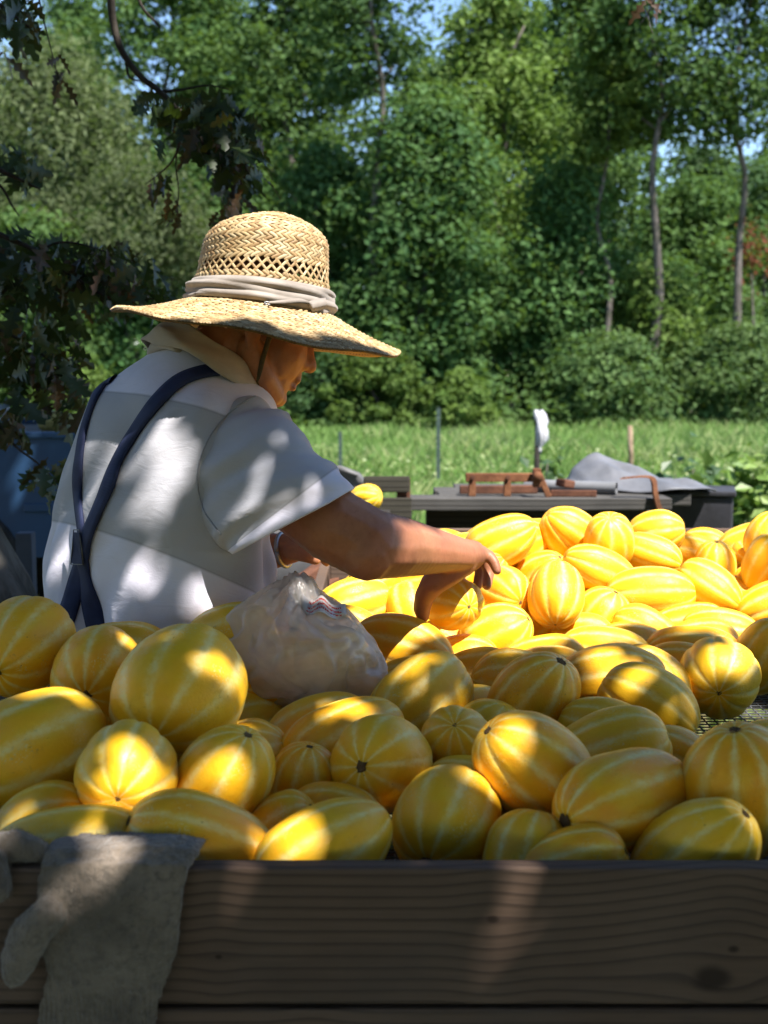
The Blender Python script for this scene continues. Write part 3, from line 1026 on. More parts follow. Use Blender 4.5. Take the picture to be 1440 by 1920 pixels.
# crease line pressed into the side and a lighter lower band
box_obj('side_moulding', (-1.12, YK - .004, P(80, 952, YK).z), (.76, .012, .035), M_BLUE, tk, None, .005)
for wx, nm in ((xw, 0), (-4.75, 1)):
    for wy in (YK + .13, YK + 1.55):
        bm = bmesh.new()
        bmesh.ops.create_cone(bm, cap_ends=True, segments=36, radius1=.36, radius2=.36, depth=.2, matrix=Matrix.Translation((wx, wy, .36)) @ Matrix.Rotation(math.pi / 2, 4, 'X'))
        bmesh.ops.bevel(bm, geom=[e for e in bm.edges if not e.is_manifold or e.calc_face_angle(0) > 1.2], offset=.04, segments=3, affect='EDGES')
        w_ = link('wheel', bm_mesh('wheel', bm), M_BLACK, tk)
        bm = bmesh.new()
        bmesh.ops.create_cone(bm, cap_ends=True, segments=28, radius1=.2, radius2=.17, depth=.215, matrix=Matrix.Translation((wx, wy, .36)) @ Matrix.Rotation(math.pi / 2, 4, 'X'))
        link('rim', bm_mesh('rim', bm), M_STEEL, w_)
for yy in (YK + .01,):
    pts = [(xw + .44 * math.cos(a), yy - .006, .40 + .44 * math.sin(a)) for a in np.linspace(math.pi * .96, math.pi * .04 - .2, 22)]
    link('arch_trim', tube_mesh('arch_trim', pts, .022, 8), M_BLACK, tk)
box_obj('bed_floor', (-1.735, YK + .84, .62), (2.0, 1.55, .05), M_BLACK, tk, None, .004)
box_obj('bed_cover', (-1.735, YK + .84, ZR - .012), (2.0, 1.55, .02), M_BLACK, tk, None, .004)
box_obj('tailgate', (-.70, YK + .84, .80), (.05, 1.6, .5), M_BLUE, tk, None, .01)
box_obj('rear_bumper', (-.60, YK + .84, .52), (.12, 1.66, .15), M_STEEL, tk, None, .02)
box_obj('chassis', (-3.1, YK + .84, .47), (4.7, 1.0, .16), M_BLACK, tk, None, .01)
# cab and bonnet
cabp = [(-2.80, .50), (-2.80, 1.06), (-2.90, 1.62), (-3.02, 1.70), (-3.85, 1.70), (-3.98, 1.64), (-4.28, 1.10), (-5.35, 1.02), (-5.42, .9), (-5.42, .50), (-5.2, .50)]
cabp += [(-4.75 + .43 * math.cos(a), max(.5, .40 + .43 * math.sin(a))) for a in np.linspace(math.pi, 0, 13)]
bm = extrude_outline(cabp, YK + .01, YK + 1.67)
link('cab', bm_mesh('cab', bm), M_BLUE, tk, False)
M_GLASS = simple_mat('dark_glass', (0.02, 0.025, 0.03), (0.03, 0.035, 0.04), 2, .08, .6, 0)
for yy in (YK + .003, YK + 1.677):
    bm = extrude_outline([(-2.96, 1.12), (-3.04, 1.6), (-3.82, 1.6), (-4.12, 1.12)], yy - .004, yy + .004)
    link('side_window', bm_mesh('side_window', bm), M_GLASS, tk, False)
box_obj('door_handle', (-3.0, YK - .008, .98), (.13, .03, .03), M_STEEL, tk, None, .008)
for yy in (YK + .25, YK + 1.43):
    box_obj('headlight', (-5.425, yy, .82), (.03, .26, .14), M_STEEL, tk, None, .01)
    box_obj('tail_light', (-.712, yy - .19 if yy < YK + 1 else yy + .19, .84), (.07, .07, .26), M_RUST, tk, None, .01)

# bluish post beside the trunk
gp_ = P(48, 1010, 3.9)
box_obj('square_post', (gp_.x, 3.9, gp_.z / 2), (.05, .05, gp_.z + .04), simple_mat('blue_grey_paint', (.035, .045, .07), (.05, .062, .09), 9, .7, .3), None, None, .004)
tag(bpy.data.objects['square_post'], 'short blue-grey square post between tree trunk and man', 'post')

# ================================================================== BINS
FLOOR = 0.770
M_PLANK = [wood_mat('bin_plank_%d' % k, (0.120, 0.072, 0.046), (0.054, 0.030, 0.019), rings=rg, seed=sd, knots=kn, bump=.22, grey=gr_ * .4, wave=wv * .7)
           for k, (rg, sd, kn, gr_, wv) in enumerate([
               (92, 0.0, ((0.055, .018, .009), (0.288, -.012, .010), (0.268, -.040, .026), (-.21, -.02, .006)), .25, .011),
               (80, 3.7, ((-.09, .02, .008),), .3, .012),
               (85, 7.1, ((.3, .01, .014),), .35, .010)])]
M_WIRE = simple_mat('galvanised_wire', (0.16, 0.165, 0.17), (0.26, 0.265, 0.27), 30, .5, .5, .1, metallic=.6)
YB0 = 1.185           # front face of the front boards
BT = P(720, 1620, YB0 + .012).z


def wire_floor(parent, x0, x1, y0, y1, z, cell=.0165):
    """woven hardware cloth: every wire a thin square tube"""
    parts = []
    w = .0009

    def wirebox(a, b):
        lo = np.minimum(a, b) - w
        hi = np.maximum(a, b) + w
        v = np.array([[lo[0], lo[1], lo[2]], [hi[0], lo[1], lo[2]], [hi[0], hi[1], lo[2]], [lo[0], hi[1], lo[2]],
                      [lo[0], lo[1], hi[2]], [hi[0], lo[1], hi[2]], [hi[0], hi[1], hi[2]], [lo[0], hi[1], hi[2]]])
        f = [[0, 3, 2, 1], [4, 5, 6, 7], [0, 1, 5, 4], [1, 2, 6, 5], [2, 3, 7, 6], [3, 0, 4, 7]]
        return v, f
    for x in np.arange(x0, x1, cell):
        parts.append(wirebox(A((x, y0, z)), A((x, y1, z))))
    for y in np.arange(y0, y1, cell):
        parts.append(wirebox(A((x0, y, z + .0019)), A((x1, y, z + .0019))))
    v, f = merge_np(parts)
    o = link('wire_floor', mesh_np('wire_floor', v, f), M_WIRE, parent, False)
    tag(o, kind='stuff')


# front bin, runs right across the picture
fb = tag(empty('melon_bin', (0, 1.55, 0)), 'front wooden bin with thick rough planks and wire floor', 'bin')
PH = .137
box_obj('front_plank', (0.05, YB0 + .0125, BT - PH / 2), (2.9, .025, PH), M_PLANK[0], fb, None, .0035)
box_obj('front_plank', (0.02, YB0 + .0125, BT - PH * 1.5 - .005), (2.9, .025, PH), M_PLANK[1], fb, None, .0035)
box_obj('front_plank', (0.0, YB0 + .0125, BT - PH * 2.5 - .011), (2.9, .025, PH), M_PLANK[2], fb, None, .0035)
YBA = 2.00
for sx in (-1.41, 1.51):
    box_obj('side_plank', (sx, (YB0 + YBA) / 2 + .03, BT - .10), (.025, YBA - YB0 - .0, .20), M_PLANK[2], fb, None, .0035)
box_obj('rear_plank', (-.755, YBA - .0125 - .055, FLOOR - .035), (1.28, .025, .09), M_PLANK[2], fb, None, .0035)
for sx in (-1.36, -.4, .5, 1.45):
    for sy in (YB0 + .06, YBA - .11):
        box_obj('leg', (sx, sy, .36), (.085, .085, .74), M_PLANK[2], fb, None, .004)
for sy in (1.45, 1.75):
    box_obj('floor_rail', (.05, sy, FLOOR - .030), (2.84, .045, .045), M_PLANK[1], fb, None, .003)
wire_floor(fb, -1.39, 1.49, YB0 + .03, YBA - .07, FLOOR - .004)

# rear bin, right of the man
rb_ = tag(empty('melon_bin', (.7, 2.7, 0)), 'rear wooden bin right of the man, heaped with sunlit melons', 'bin')
RX0, RX1, RY0, RY1 = -.14, 1.75, 1.96, 3.28
box_obj('rear_plank', ((RX0 + RX1) / 2, RY1 + .0125, FLOOR + .06), (RX1 - RX0, .025, .19), M_PLANK[2], rb_, None, .0035)
box_obj('side_plank', (RX0 - .0125, (RY0 + RY1) / 2 + .1, FLOOR + .0), (.025, RY1 - RY0 - .2, .13), M_PLANK[2], rb_, None, .0035)
box_obj('side_plank', (RX1 + .0125, (RY0 + RY1) / 2 + .1, FLOOR + .02), (.025, RY1 - RY0 - .2, .14), M_PLANK[1], rb_, None, .0035)
for sx in (RX0 + .05, RX1 - .05):
    for sy in (RY0 + .12, RY1 - .05):
        box_obj('leg', (sx, sy, .36), (.085, .085, .72), M_PLANK[2], rb_, None, .004)
for sy in (2.3, 2.7, 3.1):
    box_obj('floor_rail', ((RX0 + RX1) / 2, sy, FLOOR - .030), (RX1 - RX0 - .02, .045, .045), M_PLANK[1], rb_, None, .003)
wire_floor(rb_, RX0, RX1, RY0 - .028, RY1, FLOOR - .005)

# ================================================================== MELONS
t = NT('melon_rind')
uv = t.new('ShaderNodeUVMap').outputs[0]
oi = t.new('ShaderNodeObjectInfo')
rnd = oi.outputs['Random']
co = t.coord('Object')
off = t.new('ShaderNodeVectorMath', operation='ADD')
cmb = t.new('ShaderNodeCombineXYZ')
for q in range(3):
    t.put(cmb.inputs[q], t.math('MULTIPLY', rnd, 37.0 + 11 * q))
t.put(off.inputs[0], co)
t.put(off.inputs[1], cmb.outputs[0])
cv = off.outputs[0]
us, vs_, _ = t.sep(uv)
nA = t.noise(cv, 2.2, 2)
nB = t.noise(cv, 9.0, 4, .65)
nC = t.noise(cv, 26.0, 3, .6)
nD = t.noise(cv, 3.6, 3, .6)
nE = t.noise(cv, 5.5, 4, .7)
d = t.math('ABSOLUTE', t.math('SUBTRACT', t.math('FRACT', t.math('ADD', us, 0.5)), 0.5))
d = t.math('ADD', d, t.math('MULTIPLY', t.math('SUBTRACT', nB, .5), .30))
d = t.math('ADD', d, t.math('MULTIPLY', t.math('SUBTRACT', nA, .5), .10))
strength = t.math('MULTIPLY', t.step(nD, .30, .62, .25, 1.0), t.step(nE, .25, .6, .45, 1.0))
stripe = t.math('MULTIPLY', t.step(d, .0, .19, 1.0, 0.0), strength)
base = t.mix(rnd, (0.83, 0.465, 0.014), (0.82, 0.35, 0.008))
base = t.mix(t.step(nA, .35, .75, 0, .6), base, (0.80, 0.50, 0.02))
band = t.math('MULTIPLY', t.step(d, .06, .34, 1.0, 0.0), t.step(nE, .3, .7, .18, .55))
base = t.mix(band, base, (0.82, 0.62, 0.13))
base = t.mix(t.step(nC, .45, .8, 0, .15), base, (0.62, 0.36, 0.02))
# pale flecked bloom beside the stripes
fleck = t.math('MULTIPLY', t.step(nC, .52, .66), t.step(t.noise(cv, 1.7, 2), .52, .7, 0, .55))
base = t.mix(fleck, base, (0.72, 0.64, 0.30))
col = t.mix(t.math('MULTIPLY', stripe, .62), base, (0.82, 0.73, 0.33))
# scuffs and little dark spots
vor = t.new('ShaderNodeTexVoronoi')
t.put(vor.inputs['Vector'], cv)
vor.inputs['Scale'].default_value = 3.3
soil = t.math('MULTIPLY', t.step(t.noise(cv, 13, 6, .75), .55, .70), t.step(t.noise(cv, 1.3, 2), .52, .66, 0, .5))
spot = t.math('MULTIPLY', t.step(vor.outputs['Distance'], .025, .06, 1, 0), t.step(t.noise(cv, 5, 1), .46, .56))
scr = t.math('MULTIPLY', t.step(t.noise(t.mapping(cv, (3, 22, 6)), 1.0, 5, .7), .62, .70), t.step(t.noise(cv, 2.6, 1), .50, .62))
dirt = t.math('MAXIMUM', t.math('MAXIMUM', spot, soil), t.math('MULTIPLY', scr, .55))
col = t.mix(t.math('MULTIPLY', dirt, .75), col, (0.16, 0.085, 0.03))
rgh = t.step(nB, .3, .7, .36, .52)
bmp = t.bump(t.math('ADD', t.math('MULTIPLY', nB, .6), t.math('MULTIPLY', nC, .3)), .10, .03)
M_MELON = t.done(t.principled(col, rgh, .30, bmp, Subsurface_Weight=.10, Subsurface_Radius=(.02, .012, .003), Subsurface_Scale=.35))
M_SCAR = simple_mat('corky_scar', (0.055, 0.03, 0.016), (0.30, 0.19, 0.09), 9, .9, .1, .8, bscale=20)
M_SCAR2 = simple_mat('pale_scar', (0.20, 0.12, 0.05), (0.34, 0.23, 0.12), 30, .9, .1, .8, bscale=60)
M_STEM = simple_mat('green_stem', (0.10, 0.12, 0.035), (0.17, 0.18, 0.06), 40, .7, .2, .4)


def melon_mesh(name, depth, bulge, seed, power=2.35, wob=.045, bow=.03):
    r = np.random.default_rng(seed)
    nu, nv = 80, 30
    th = np.linspace(0, 2 * math.pi, nu, endpoint=False)
    vv = np.linspace(0.0, 1.0, nv)
    lob = 1 + .035 * r.normal(size=10)
    P_ = np.zeros((nv, nu, 3))
    for i, f in enumerate(vv):
        a = math.pi * (f)
        z = -math.cos(a)
        rr = max(0.0, 1 - abs(z) ** power) ** (1 / 2.15)
        rr *= 1 + bulge * z
        g = np.abs((th / (2 * math.pi) * 10 + .5) % 1 - .5)          # 0 in the groove
        groove = np.exp(-(g / .13) ** 2)
        k = (th / (2 * math.pi) * 10).astype(int) % 10
        lobe = np.interp((th / (2 * math.pi) * 10) % 10, np.arange(11) + .5 - .5, np.r_[lob, lob[0]])
        endw = 0.6 + .9 * abs(z) ** 3
        R = rr * lobe ** (0.6) * (1 - depth * groove * endw)
        dimple = .05 * math.exp(-(rr / .16) ** 2)
        zz = z * (1 - dimple)
        bend = bow * (z * z - .3)
        P_[i] = np.stack([R * np.cos(th) + bend, R * np.sin(th), np.full(nu, zz)], 1)
    fl = P_.reshape(-1, 3)
    fl = fl * (1 + wob * vnoise(fl * 1.1 + seed * 7.3, seed + 40) + .3 * wob * vnoise(fl * 2.6 + seed, seed + 50))[:, None]
    me = grid_mesh(name, fl.reshape(P_.shape), us=10, vs=1)
    return me


MV = [melon_mesh('melon_a', .030, .05, 1), melon_mesh('melon_b', .045, -.06, 2), melon_mesh('melon_c', .070, .03, 3, 2.2), melon_mesh('melon_d', .036, .08, 4, 2.15), melon_mesh('melon_e', .075, 0, 5, 2.3)]
MV_EXTRA = [melon_mesh('melon_f', .034, .13, 6, 2.05, .06, .06), melon_mesh('melon_g', .055, -.11, 8, 2.2, .07, .09), melon_mesh('melon_h', .026, .02, 9, 2.6, .06, .02)]
M_GOURD = simple_mat('gourd_rind', (.16, .15, .055), (.27, .24, .08), 2.0, .5, .35, .1)
MV.append(melon_mesh('gourd', .05, .02, 7, 2.2))
MV[5].materials.append(M_GOURD)
MV += MV_EXTRA
for m_ in MV:
    if not m_.materials:
        m_.materials.append(M_MELON)
    m_.shade_smooth()


def scar_mesh(name, seed, mat):
    r = np.random.default_rng(seed)
    rows = []
    for (rr, z) in ((.0, .012), (.35, .015), (.55, .055), (.78, .065), (1.0, .01), (1.12, -.05)):
        rows.append([[rr * math.cos(q) * (1 + .26 * r.normal()), rr * math.sin(q) * (1 + .26 * r.normal()), z + .03 * r.normal()] for q in np.linspace(0, 2 * math.pi, 14, endpoint=False)])
    me = grid_mesh(name, rows, flip=True)
    me.materials.append(mat)
    me.shade_smooth()
    return me


SC = [scar_mesh('scar_a', 1, M_SCAR), scar_mesh('scar_b', 2, M_SCAR), scar_mesh('scar_c', 3, M_SCAR2)]


def melon(c, R, asp, axis, label, group, var=0, scar=0, scar_r=.10, stem=False, spin=None, name='melon'):
    """axis points at the blossom end"""
    o = bpy.data.objects.new(name, MV[var])
    axis = Vector(axis).normalized()
    q = axis.to_track_quat('Z', 'Y')
    sp = spin if spin is not None else random.random() * 6.28
    o.rotation_mode = 'QUATERNION'
    o.rotation_quaternion = q @ Quaternion((0, 0, 1), sp)
    o.location = c
    o.scale = (R * random.uniform(.95, 1.05), R * random.uniform(.95, 1.05), R * asp)
    COL.objects.link(o)
    tag(o, label, 'melon', group)
    s = bpy.data.objects.new('blossom_scar', SC[scar])
    s.parent = o
    s.location = (.03 * .7, 0, .968)
    s.scale = (scar_r, scar_r, scar_r / asp)
    COL.objects.link(s)
    s2 = bpy.data.objects.new('stem_scar', SC[2])
    s2.parent = o
    s2.location = (.03 * .7, 0, -.962)
    s2.rotation_euler = (math.pi, 0, 0)
    s2.scale = (.07, .07, .07 / asp)
    COL.objects.link(s2)
    return o


random.seed(8)
MELONS = [
    ('a1', -0.503, 1.757, 0.946, 0.0659, 1.22, -0.22, -0.95, -0.24),
    ('a2', -0.385, 1.694, 0.919, 0.0635, 1.20, -0.02, -0.99, -0.15),
    ('a4', -0.255, 1.569, 0.930, 0.0805, 1.22, -0.18, -0.90, -0.40),
    ('a5', -0.416, 1.478, 0.877, 0.0724, 1.28, -0.74, -0.61, -0.28),
    ('a6', -0.285, 1.388, 0.882, 0.0549, 1.20, 0.02, -0.99, -0.14),
    ('a7', -0.183, 1.419, 0.864, 0.0549, 1.25, 0.45, -0.22, 0.87),
    ('a12', -0.001, 1.506, 0.856, 0.0609, 1.15, -0.38, -0.89, 0.24),
    ('b18', 0.071, 1.382, 0.827, 0.0591, 1.20, -0.36, -0.85, -0.37),
    ('b20', 0.263, 1.362, 0.860, 0.0538, 1.75, -0.80, -0.60, -0.05),
    ('b26', 0.212, 1.781, 0.863, 0.0609, 1.25, 0.50, -0.25, 0.83),
    ('b34', 0.543, 2.034, 0.836, 0.0652, 1.12, -0.24, -0.96, -0.14),
    ('c44', 0.119, 2.171, 0.933, 0.0480, 1.12, 0.46, -0.89, 0.01),
    ('c45', 0.230, 2.427, 0.906, 0.0506, 1.15, 0.50, -0.85, -0.20),
    ('c46', 0.324, 2.375, 0.910, 0.0554, 1.25, -0.11, -0.70, -0.71),
    ('d52', 0.419, 2.794, 0.966, 0.0559, 1.55, -0.75, -0.24, 0.62),
    ('d56', 0.573, 2.739, 0.935, 0.0445, 1.65, 0.88, -0.37, -0.28),
    ('d65', 0.834, 2.910, 0.909, 0.0388, 1.15, -0.00, -0.97, -0.24),
    ('a3', -0.381, 1.825, 0.910, 0.0590, 1.30, 0.98, -0.17, 0.02),
    ('a8', -0.329, 1.288, 0.821, 0.0530, 1.75, 0.98, -0.07, 0.18),
    ('a9', -0.191, 1.290, 0.834, 0.0550, 1.55, -0.86, -0.26, 0.43),
    ('a10', -0.062, 1.289, 0.828, 0.0540, 1.50, -0.82, -0.46, -0.34),
    ('a11', -0.052, 1.610, 0.850, 0.0560, 1.65, -0.77, -0.59, -0.25),
    ('a11b', -0.089, 1.712, 0.835, 0.0525, 1.50, -0.94, -0.21, -0.28),
    ('a13', -0.058, 1.434, 0.811, 0.0425, 1.40, 0.89, -0.40, 0.20),
    ('a13b', -0.118, 1.394, 0.809, 0.0400, 1.30, 0.75, -0.10, 0.65),
    ('a13c', -0.099, 1.510, 0.821, 0.0450, 1.30, 0.17, -0.07, 0.98),
    ('a14', -0.183, 1.594, 0.824, 0.0550, 1.30, 0.85, -0.12, 0.51),
    ('a15', -0.377, 1.375, 0.819, 0.0500, 1.30, 0.85, -0.12, 0.51),
    ('a16', -0.226, 1.862, 0.928, 0.0560, 1.30, 0.91, -0.22, 0.36),
    ('b19', 0.172, 1.425, 0.876, 0.0590, 1.30, -0.74, -0.19, 0.65),
    ('b21', 0.390, 1.371, 0.865, 0.0610, 1.30, -0.13, -0.15, 0.98),
    ('b22', 0.327, 1.290, 0.823, 0.0550, 1.40, 0.58, -0.35, 0.74),
    ('b24', 0.192, 1.278, 0.816, 0.0425, 1.50, 0.91, -0.22, 0.36),
    ('b25', 0.050, 1.764, 0.864, 0.0620, 1.45, -0.63, -0.69, -0.37),
    ('b27', 0.093, 1.581, 0.858, 0.0475, 1.20, -0.10, -0.75, 0.65),
    ('b28', 0.275, 1.564, 0.842, 0.0560, 1.60, 0.92, -0.10, 0.38),
    ('b29', 0.107, 1.495, 0.819, 0.0500, 1.30, 0.87, -0.50, 0.05),
    ('b30', 0.315, 1.719, 0.822, 0.0540, 1.50, 0.90, -0.18, -0.40),
    ('b31', 0.379, 1.797, 0.851, 0.0560, 1.35, 0.84, -0.31, -0.45),
    ('b32', 0.348, 1.930, 0.853, 0.0590, 1.50, 0.96, -0.19, 0.19),
    ('b33', 0.425, 2.003, 0.831, 0.0560, 1.30, 0.75, -0.24, -0.61),
    ('b35', 0.388, 1.641, 0.817, 0.0440, 1.30, 0.88, -0.37, -0.28),
    ('b36', 0.449, 1.540, 0.839, 0.0540, 1.60, 0.92, -0.05, 0.38),
    ('b37', 0.209, 1.962, 0.839, 0.0560, 1.35, -0.97, -0.15, 0.19),
    ('b38', 0.156, 2.056, 0.822, 0.0540, 1.30, 0.97, -0.15, 0.19),
    ('b38b', 0.134, 1.715, 0.819, 0.0500, 1.30, 0.49, -0.08, 0.87),
    ('b39', 0.029, 2.083, 0.868, 0.0610, 1.45, 0.95, -0.20, -0.23),
    ('b40', 0.043, 1.982, 0.822, 0.0540, 1.50, 0.97, -0.06, 0.22),
    ('b41', -0.067, 2.172, 0.871, 0.0590, 1.35, 0.89, -0.25, -0.39),
    ('c42', -0.057, 2.393, 0.888, 0.0540, 1.45, -0.90, -0.40, -0.20),
    ('c43', 0.052, 2.392, 0.874, 0.0500, 1.20, 0.15, -0.59, -0.79),
    ('c47', 0.136, 2.177, 0.821, 0.0525, 1.30, 0.91, -0.22, 0.36),
    ('c48', 0.204, 2.342, 0.834, 0.0510, 1.30, 0.49, -0.08, 0.87),
    ('c49', 0.201, 2.247, 0.861, 0.0515, 1.30, 0.84, -0.21, 0.51),
    ('c49b', 0.278, 2.198, 0.820, 0.0515, 1.60, 0.99, -0.07, 0.15),
    ('c50', 0.003, 2.257, 0.839, 0.0530, 1.30, 0.85, -0.12, 0.51),
    ('c51', 0.103, 2.305, 0.830, 0.0520, 1.40, 0.93, -0.21, -0.32),
    ('c52', 0.291, 2.455, 0.835, 0.0500, 1.30, 0.75, -0.10, 0.65),
    ('d53', 0.479, 2.708, 0.967, 0.0520, 1.30, -0.07, -0.56, 0.83),
    ('d54', 0.616, 3.106, 0.909, 0.0490, 1.40, 0.98, -0.17, 0.02),
    ('d55', 0.620, 2.904, 0.961, 0.0520, 1.30, 0.95, -0.24, 0.19),
    ('d57', 0.719, 2.918, 0.902, 0.0530, 1.50, 0.93, -0.21, -0.32),
    ('d58', 0.782, 3.102, 0.901, 0.0510, 1.30, 0.87, -0.50, 0.05),
    ('d59', 0.449, 2.630, 0.917, 0.0510, 1.65, -0.91, -0.13, 0.39),
    ('d60', 0.541, 2.569, 0.880, 0.0540, 1.70, 0.99, -0.08, 0.06),
    ('d61', 0.667, 2.595, 0.884, 0.0540, 1.35, 0.74, -0.48, -0.47),
    ('d62', 0.744, 2.735, 0.838, 0.0520, 1.40, 0.95, -0.12, -0.30),
    ('d63', 0.732, 2.808, 0.899, 0.0500, 1.20, 0.00, -0.24, 0.97),
    ('d64', 0.860, 3.016, 0.916, 0.0530, 1.35, 0.93, -0.14, 0.35),
    ('d66', 0.820, 2.710, 0.919, 0.0520, 1.30, 0.49, -0.08, 0.87),
    ('d66b', 0.854, 2.822, 0.959, 0.0510, 1.20, 0.17, -0.07, 0.98),
    ('d67', 0.829, 2.791, 0.860, 0.0500, 1.30, 0.98, -0.17, 0.02),
    ('d68', 0.783, 2.555, 0.855, 0.0520, 1.50, 0.94, -0.05, 0.35),
    ('d69', 0.743, 2.637, 0.820, 0.0520, 1.60, 0.99, -0.07, 0.15),
    ('d70', 0.650, 2.417, 0.824, 0.0525, 1.60, 0.97, -0.11, -0.20),
    ('d71', 0.602, 2.509, 0.819, 0.0510, 1.60, 0.97, -0.12, 0.22),
    ('d72', 0.585, 2.634, 0.819, 0.0510, 1.40, 0.98, -0.12, 0.19),
    ('d73', 0.501, 2.404, 0.828, 0.0520, 1.45, 0.87, -0.19, -0.45),
    ('d74', 0.423, 2.479, 0.848, 0.0530, 1.20, 0.48, -0.17, 0.86),
    ('d75', 0.380, 2.395, 0.819, 0.0500, 1.30, 0.98, -0.16, -0.16),
    ('d76', 0.459, 2.318, 0.819, 0.0510, 1.40, 0.97, -0.19, -0.15),
    ('d77', 0.397, 2.240, 0.826, 0.0525, 1.65, 0.98, -0.11, -0.16),
    ('d78', 0.385, 2.140, 0.820, 0.0520, 1.50, 0.98, -0.12, 0.19),
    ('d79', 0.588, 2.333, 0.822, 0.0510, 1.40, 0.98, -0.12, 0.15),
    ('d80', 0.549, 2.242, 0.827, 0.0530, 1.60, 0.99, -0.13, 0.05),
    ('d81', 0.504, 2.154, 0.819, 0.0500, 1.30, 0.94, -0.34, 0.04),
    ('d83', 0.672, 2.210, 0.830, 0.0560, 1.30, 0.49, -0.08, 0.87),
    ('d84', 0.275, 2.098, 0.822, 0.0510, 1.30, 0.98, -0.17, 0.02),
    ('d85', 0.417, 2.590, 0.830, 0.0500, 1.30, 0.85, -0.12, 0.51),
    ('e86', 0.248, 2.707, 0.967, 0.0560, 1.50, 0.89, -0.13, 0.43),
    ('e87', 0.292, 2.802, 0.946, 0.0550, 1.35, 0.93, -0.17, 0.32),
    ('e88', 0.162, 2.783, 0.926, 0.0520, 1.60, 0.99, -0.08, 0.10),
    ('e89', 0.342, 2.731, 0.893, 0.0520, 1.20, 0.56, -0.43, 0.71),
    ('e90', 0.351, 2.951, 0.940, 0.0500, 1.40, 1.00, -0.09, 0.01),
    ('e91', 0.199, 2.634, 0.898, 0.0520, 1.30, 0.76, -0.02, 0.65),
    ('e92', 0.261, 2.687, 0.843, 0.0500, 1.30, 0.98, -0.07, 0.18),
    ('e93', 0.140, 2.714, 0.861, 0.0500, 1.30, 0.98, -0.07, 0.18),
    ('e94', 0.347, 2.635, 0.878, 0.0500, 1.30, 0.34, 0.01, 0.94),
    ('e95', 0.549, 2.922, 0.878, 0.0500, 1.30, 0.94, -0.05, 0.35),
    ('e96', 0.625, 2.769, 0.858, 0.0500, 1.30, 0.94, -0.12, -0.33),
    ('b23', 0.152, 1.315, 0.812, 0.0430, 1.20, 0.30, 0.40, 0.85),
    ('f0', -0.771, 1.344, 0.817, 0.0469, 1.16, -0.87, -0.49, -0.16),
    ('f1', -0.669, 1.321, 0.817, 0.0471, 1.21, -0.91, 0.42, 0.03),
    ('f2', -0.551, 1.338, 0.819, 0.0490, 1.20, 0.20, 0.98, 0.13),
    ('f3', 0.546, 1.343, 0.817, 0.0466, 1.23, -0.69, 0.73, -0.12),
    ('f4', 0.704, 1.345, 0.822, 0.0519, 1.11, 0.05, 1.00, 0.06),
    ('f5', 0.809, 1.307, 0.818, 0.0478, 1.21, -0.88, 0.48, -0.09),
    ('f6', -0.718, 1.446, 0.822, 0.0518, 1.11, 0.95, 0.32, -0.05),
    ('f7', -0.601, 1.428, 0.818, 0.0476, 1.12, 0.93, 0.37, 0.04),
    ('f8', 0.580, 1.444, 0.820, 0.0498, 1.16, -0.36, -0.93, -0.08),
    ('f9', 0.810, 1.438, 0.822, 0.0516, 1.22, -1.00, 0.09, 0.03),
    ('f10', -0.650, 1.529, 0.820, 0.0499, 1.21, 0.48, -0.88, 0.07),
    ('f11', -0.540, 1.531, 0.818, 0.0482, 1.19, 0.71, 0.70, 0.11),
    ('f12', 0.682, 1.467, 0.821, 0.0513, 1.18, 0.57, 0.82, 0.18),
    ('f13', 0.772, 1.537, 0.821, 0.0508, 1.23, 0.80, -0.59, 0.09),
    ('f14', -0.769, 1.578, 0.819, 0.0485, 1.11, -0.82, -0.57, -0.19),
    ('f15', -0.462, 1.613, 0.826, 0.0556, 1.22, -0.04, -1.00, -0.18),
    ('f16', -0.329, 1.607, 0.818, 0.0476, 1.24, 1.00, 0.03, 0.04),
    ('f17', 0.536, 1.619, 0.820, 0.0498, 1.13, -0.97, -0.25, 0.13),
    ('f18', 0.670, 1.588, 0.822, 0.0517, 1.18, -0.71, -0.71, 0.17),
    ('f19', -0.717, 1.706, 0.822, 0.0524, 1.17, 0.25, -0.97, -0.02),
    ('f20', -0.605, 1.656, 0.819, 0.0491, 1.19, 0.34, 0.94, 0.12),
    ('f21', -0.291, 1.703, 0.819, 0.0489, 1.24, -0.11, 0.99, -0.17),
    ('f22', -0.767, 1.807, 0.819, 0.0492, 1.19, 0.45, -0.89, 0.11),
    ('f23', -0.629, 1.776, 0.824, 0.0545, 1.18, -0.84, 0.54, -0.09),
    ('f24', -0.471, 1.774, 0.818, 0.0483, 1.12, -0.73, 0.69, -0.20),
    ('f25', -0.372, 1.767, 0.817, 0.0474, 1.20, -1.00, -0.09, 0.04),
    ('f26', -0.189, 1.806, 0.818, 0.0481, 1.14, 0.96, 0.29, 0.03),
    ('f27', -0.005, 1.883, 0.816, 0.0463, 1.22, 0.93, -0.35, -0.10),
    ('f28', 0.132, 1.863, 0.818, 0.0485, 1.21, 0.89, 0.46, 0.13),
    ('f29', 0.780, 2.120, 0.824, 0.0539, 1.19, 0.50, 0.86, -0.00),
    ('f30', 0.903, 2.125, 0.824, 0.0539, 1.23, 0.70, -0.71, 0.07),
    ('f31', 1.123, 2.123, 0.822, 0.0525, 1.11, 0.26, -0.97, 0.10),
    ('f32', 1.041, 2.219, 0.824, 0.0539, 1.21, -0.11, -0.99, 0.13),
    ('f33', 1.239, 2.141, 0.818, 0.0483, 1.25, 0.64, 0.77, 0.05),
    ('f34', 0.787, 2.241, 0.816, 0.0463, 1.15, 0.99, -0.16, 0.15),
    ('f35', 0.889, 2.255, 0.821, 0.0513, 1.17, 0.29, -0.96, -0.11),
    ('f36', 1.150, 2.233, 0.819, 0.0490, 1.12, -0.71, -0.71, 0.13),
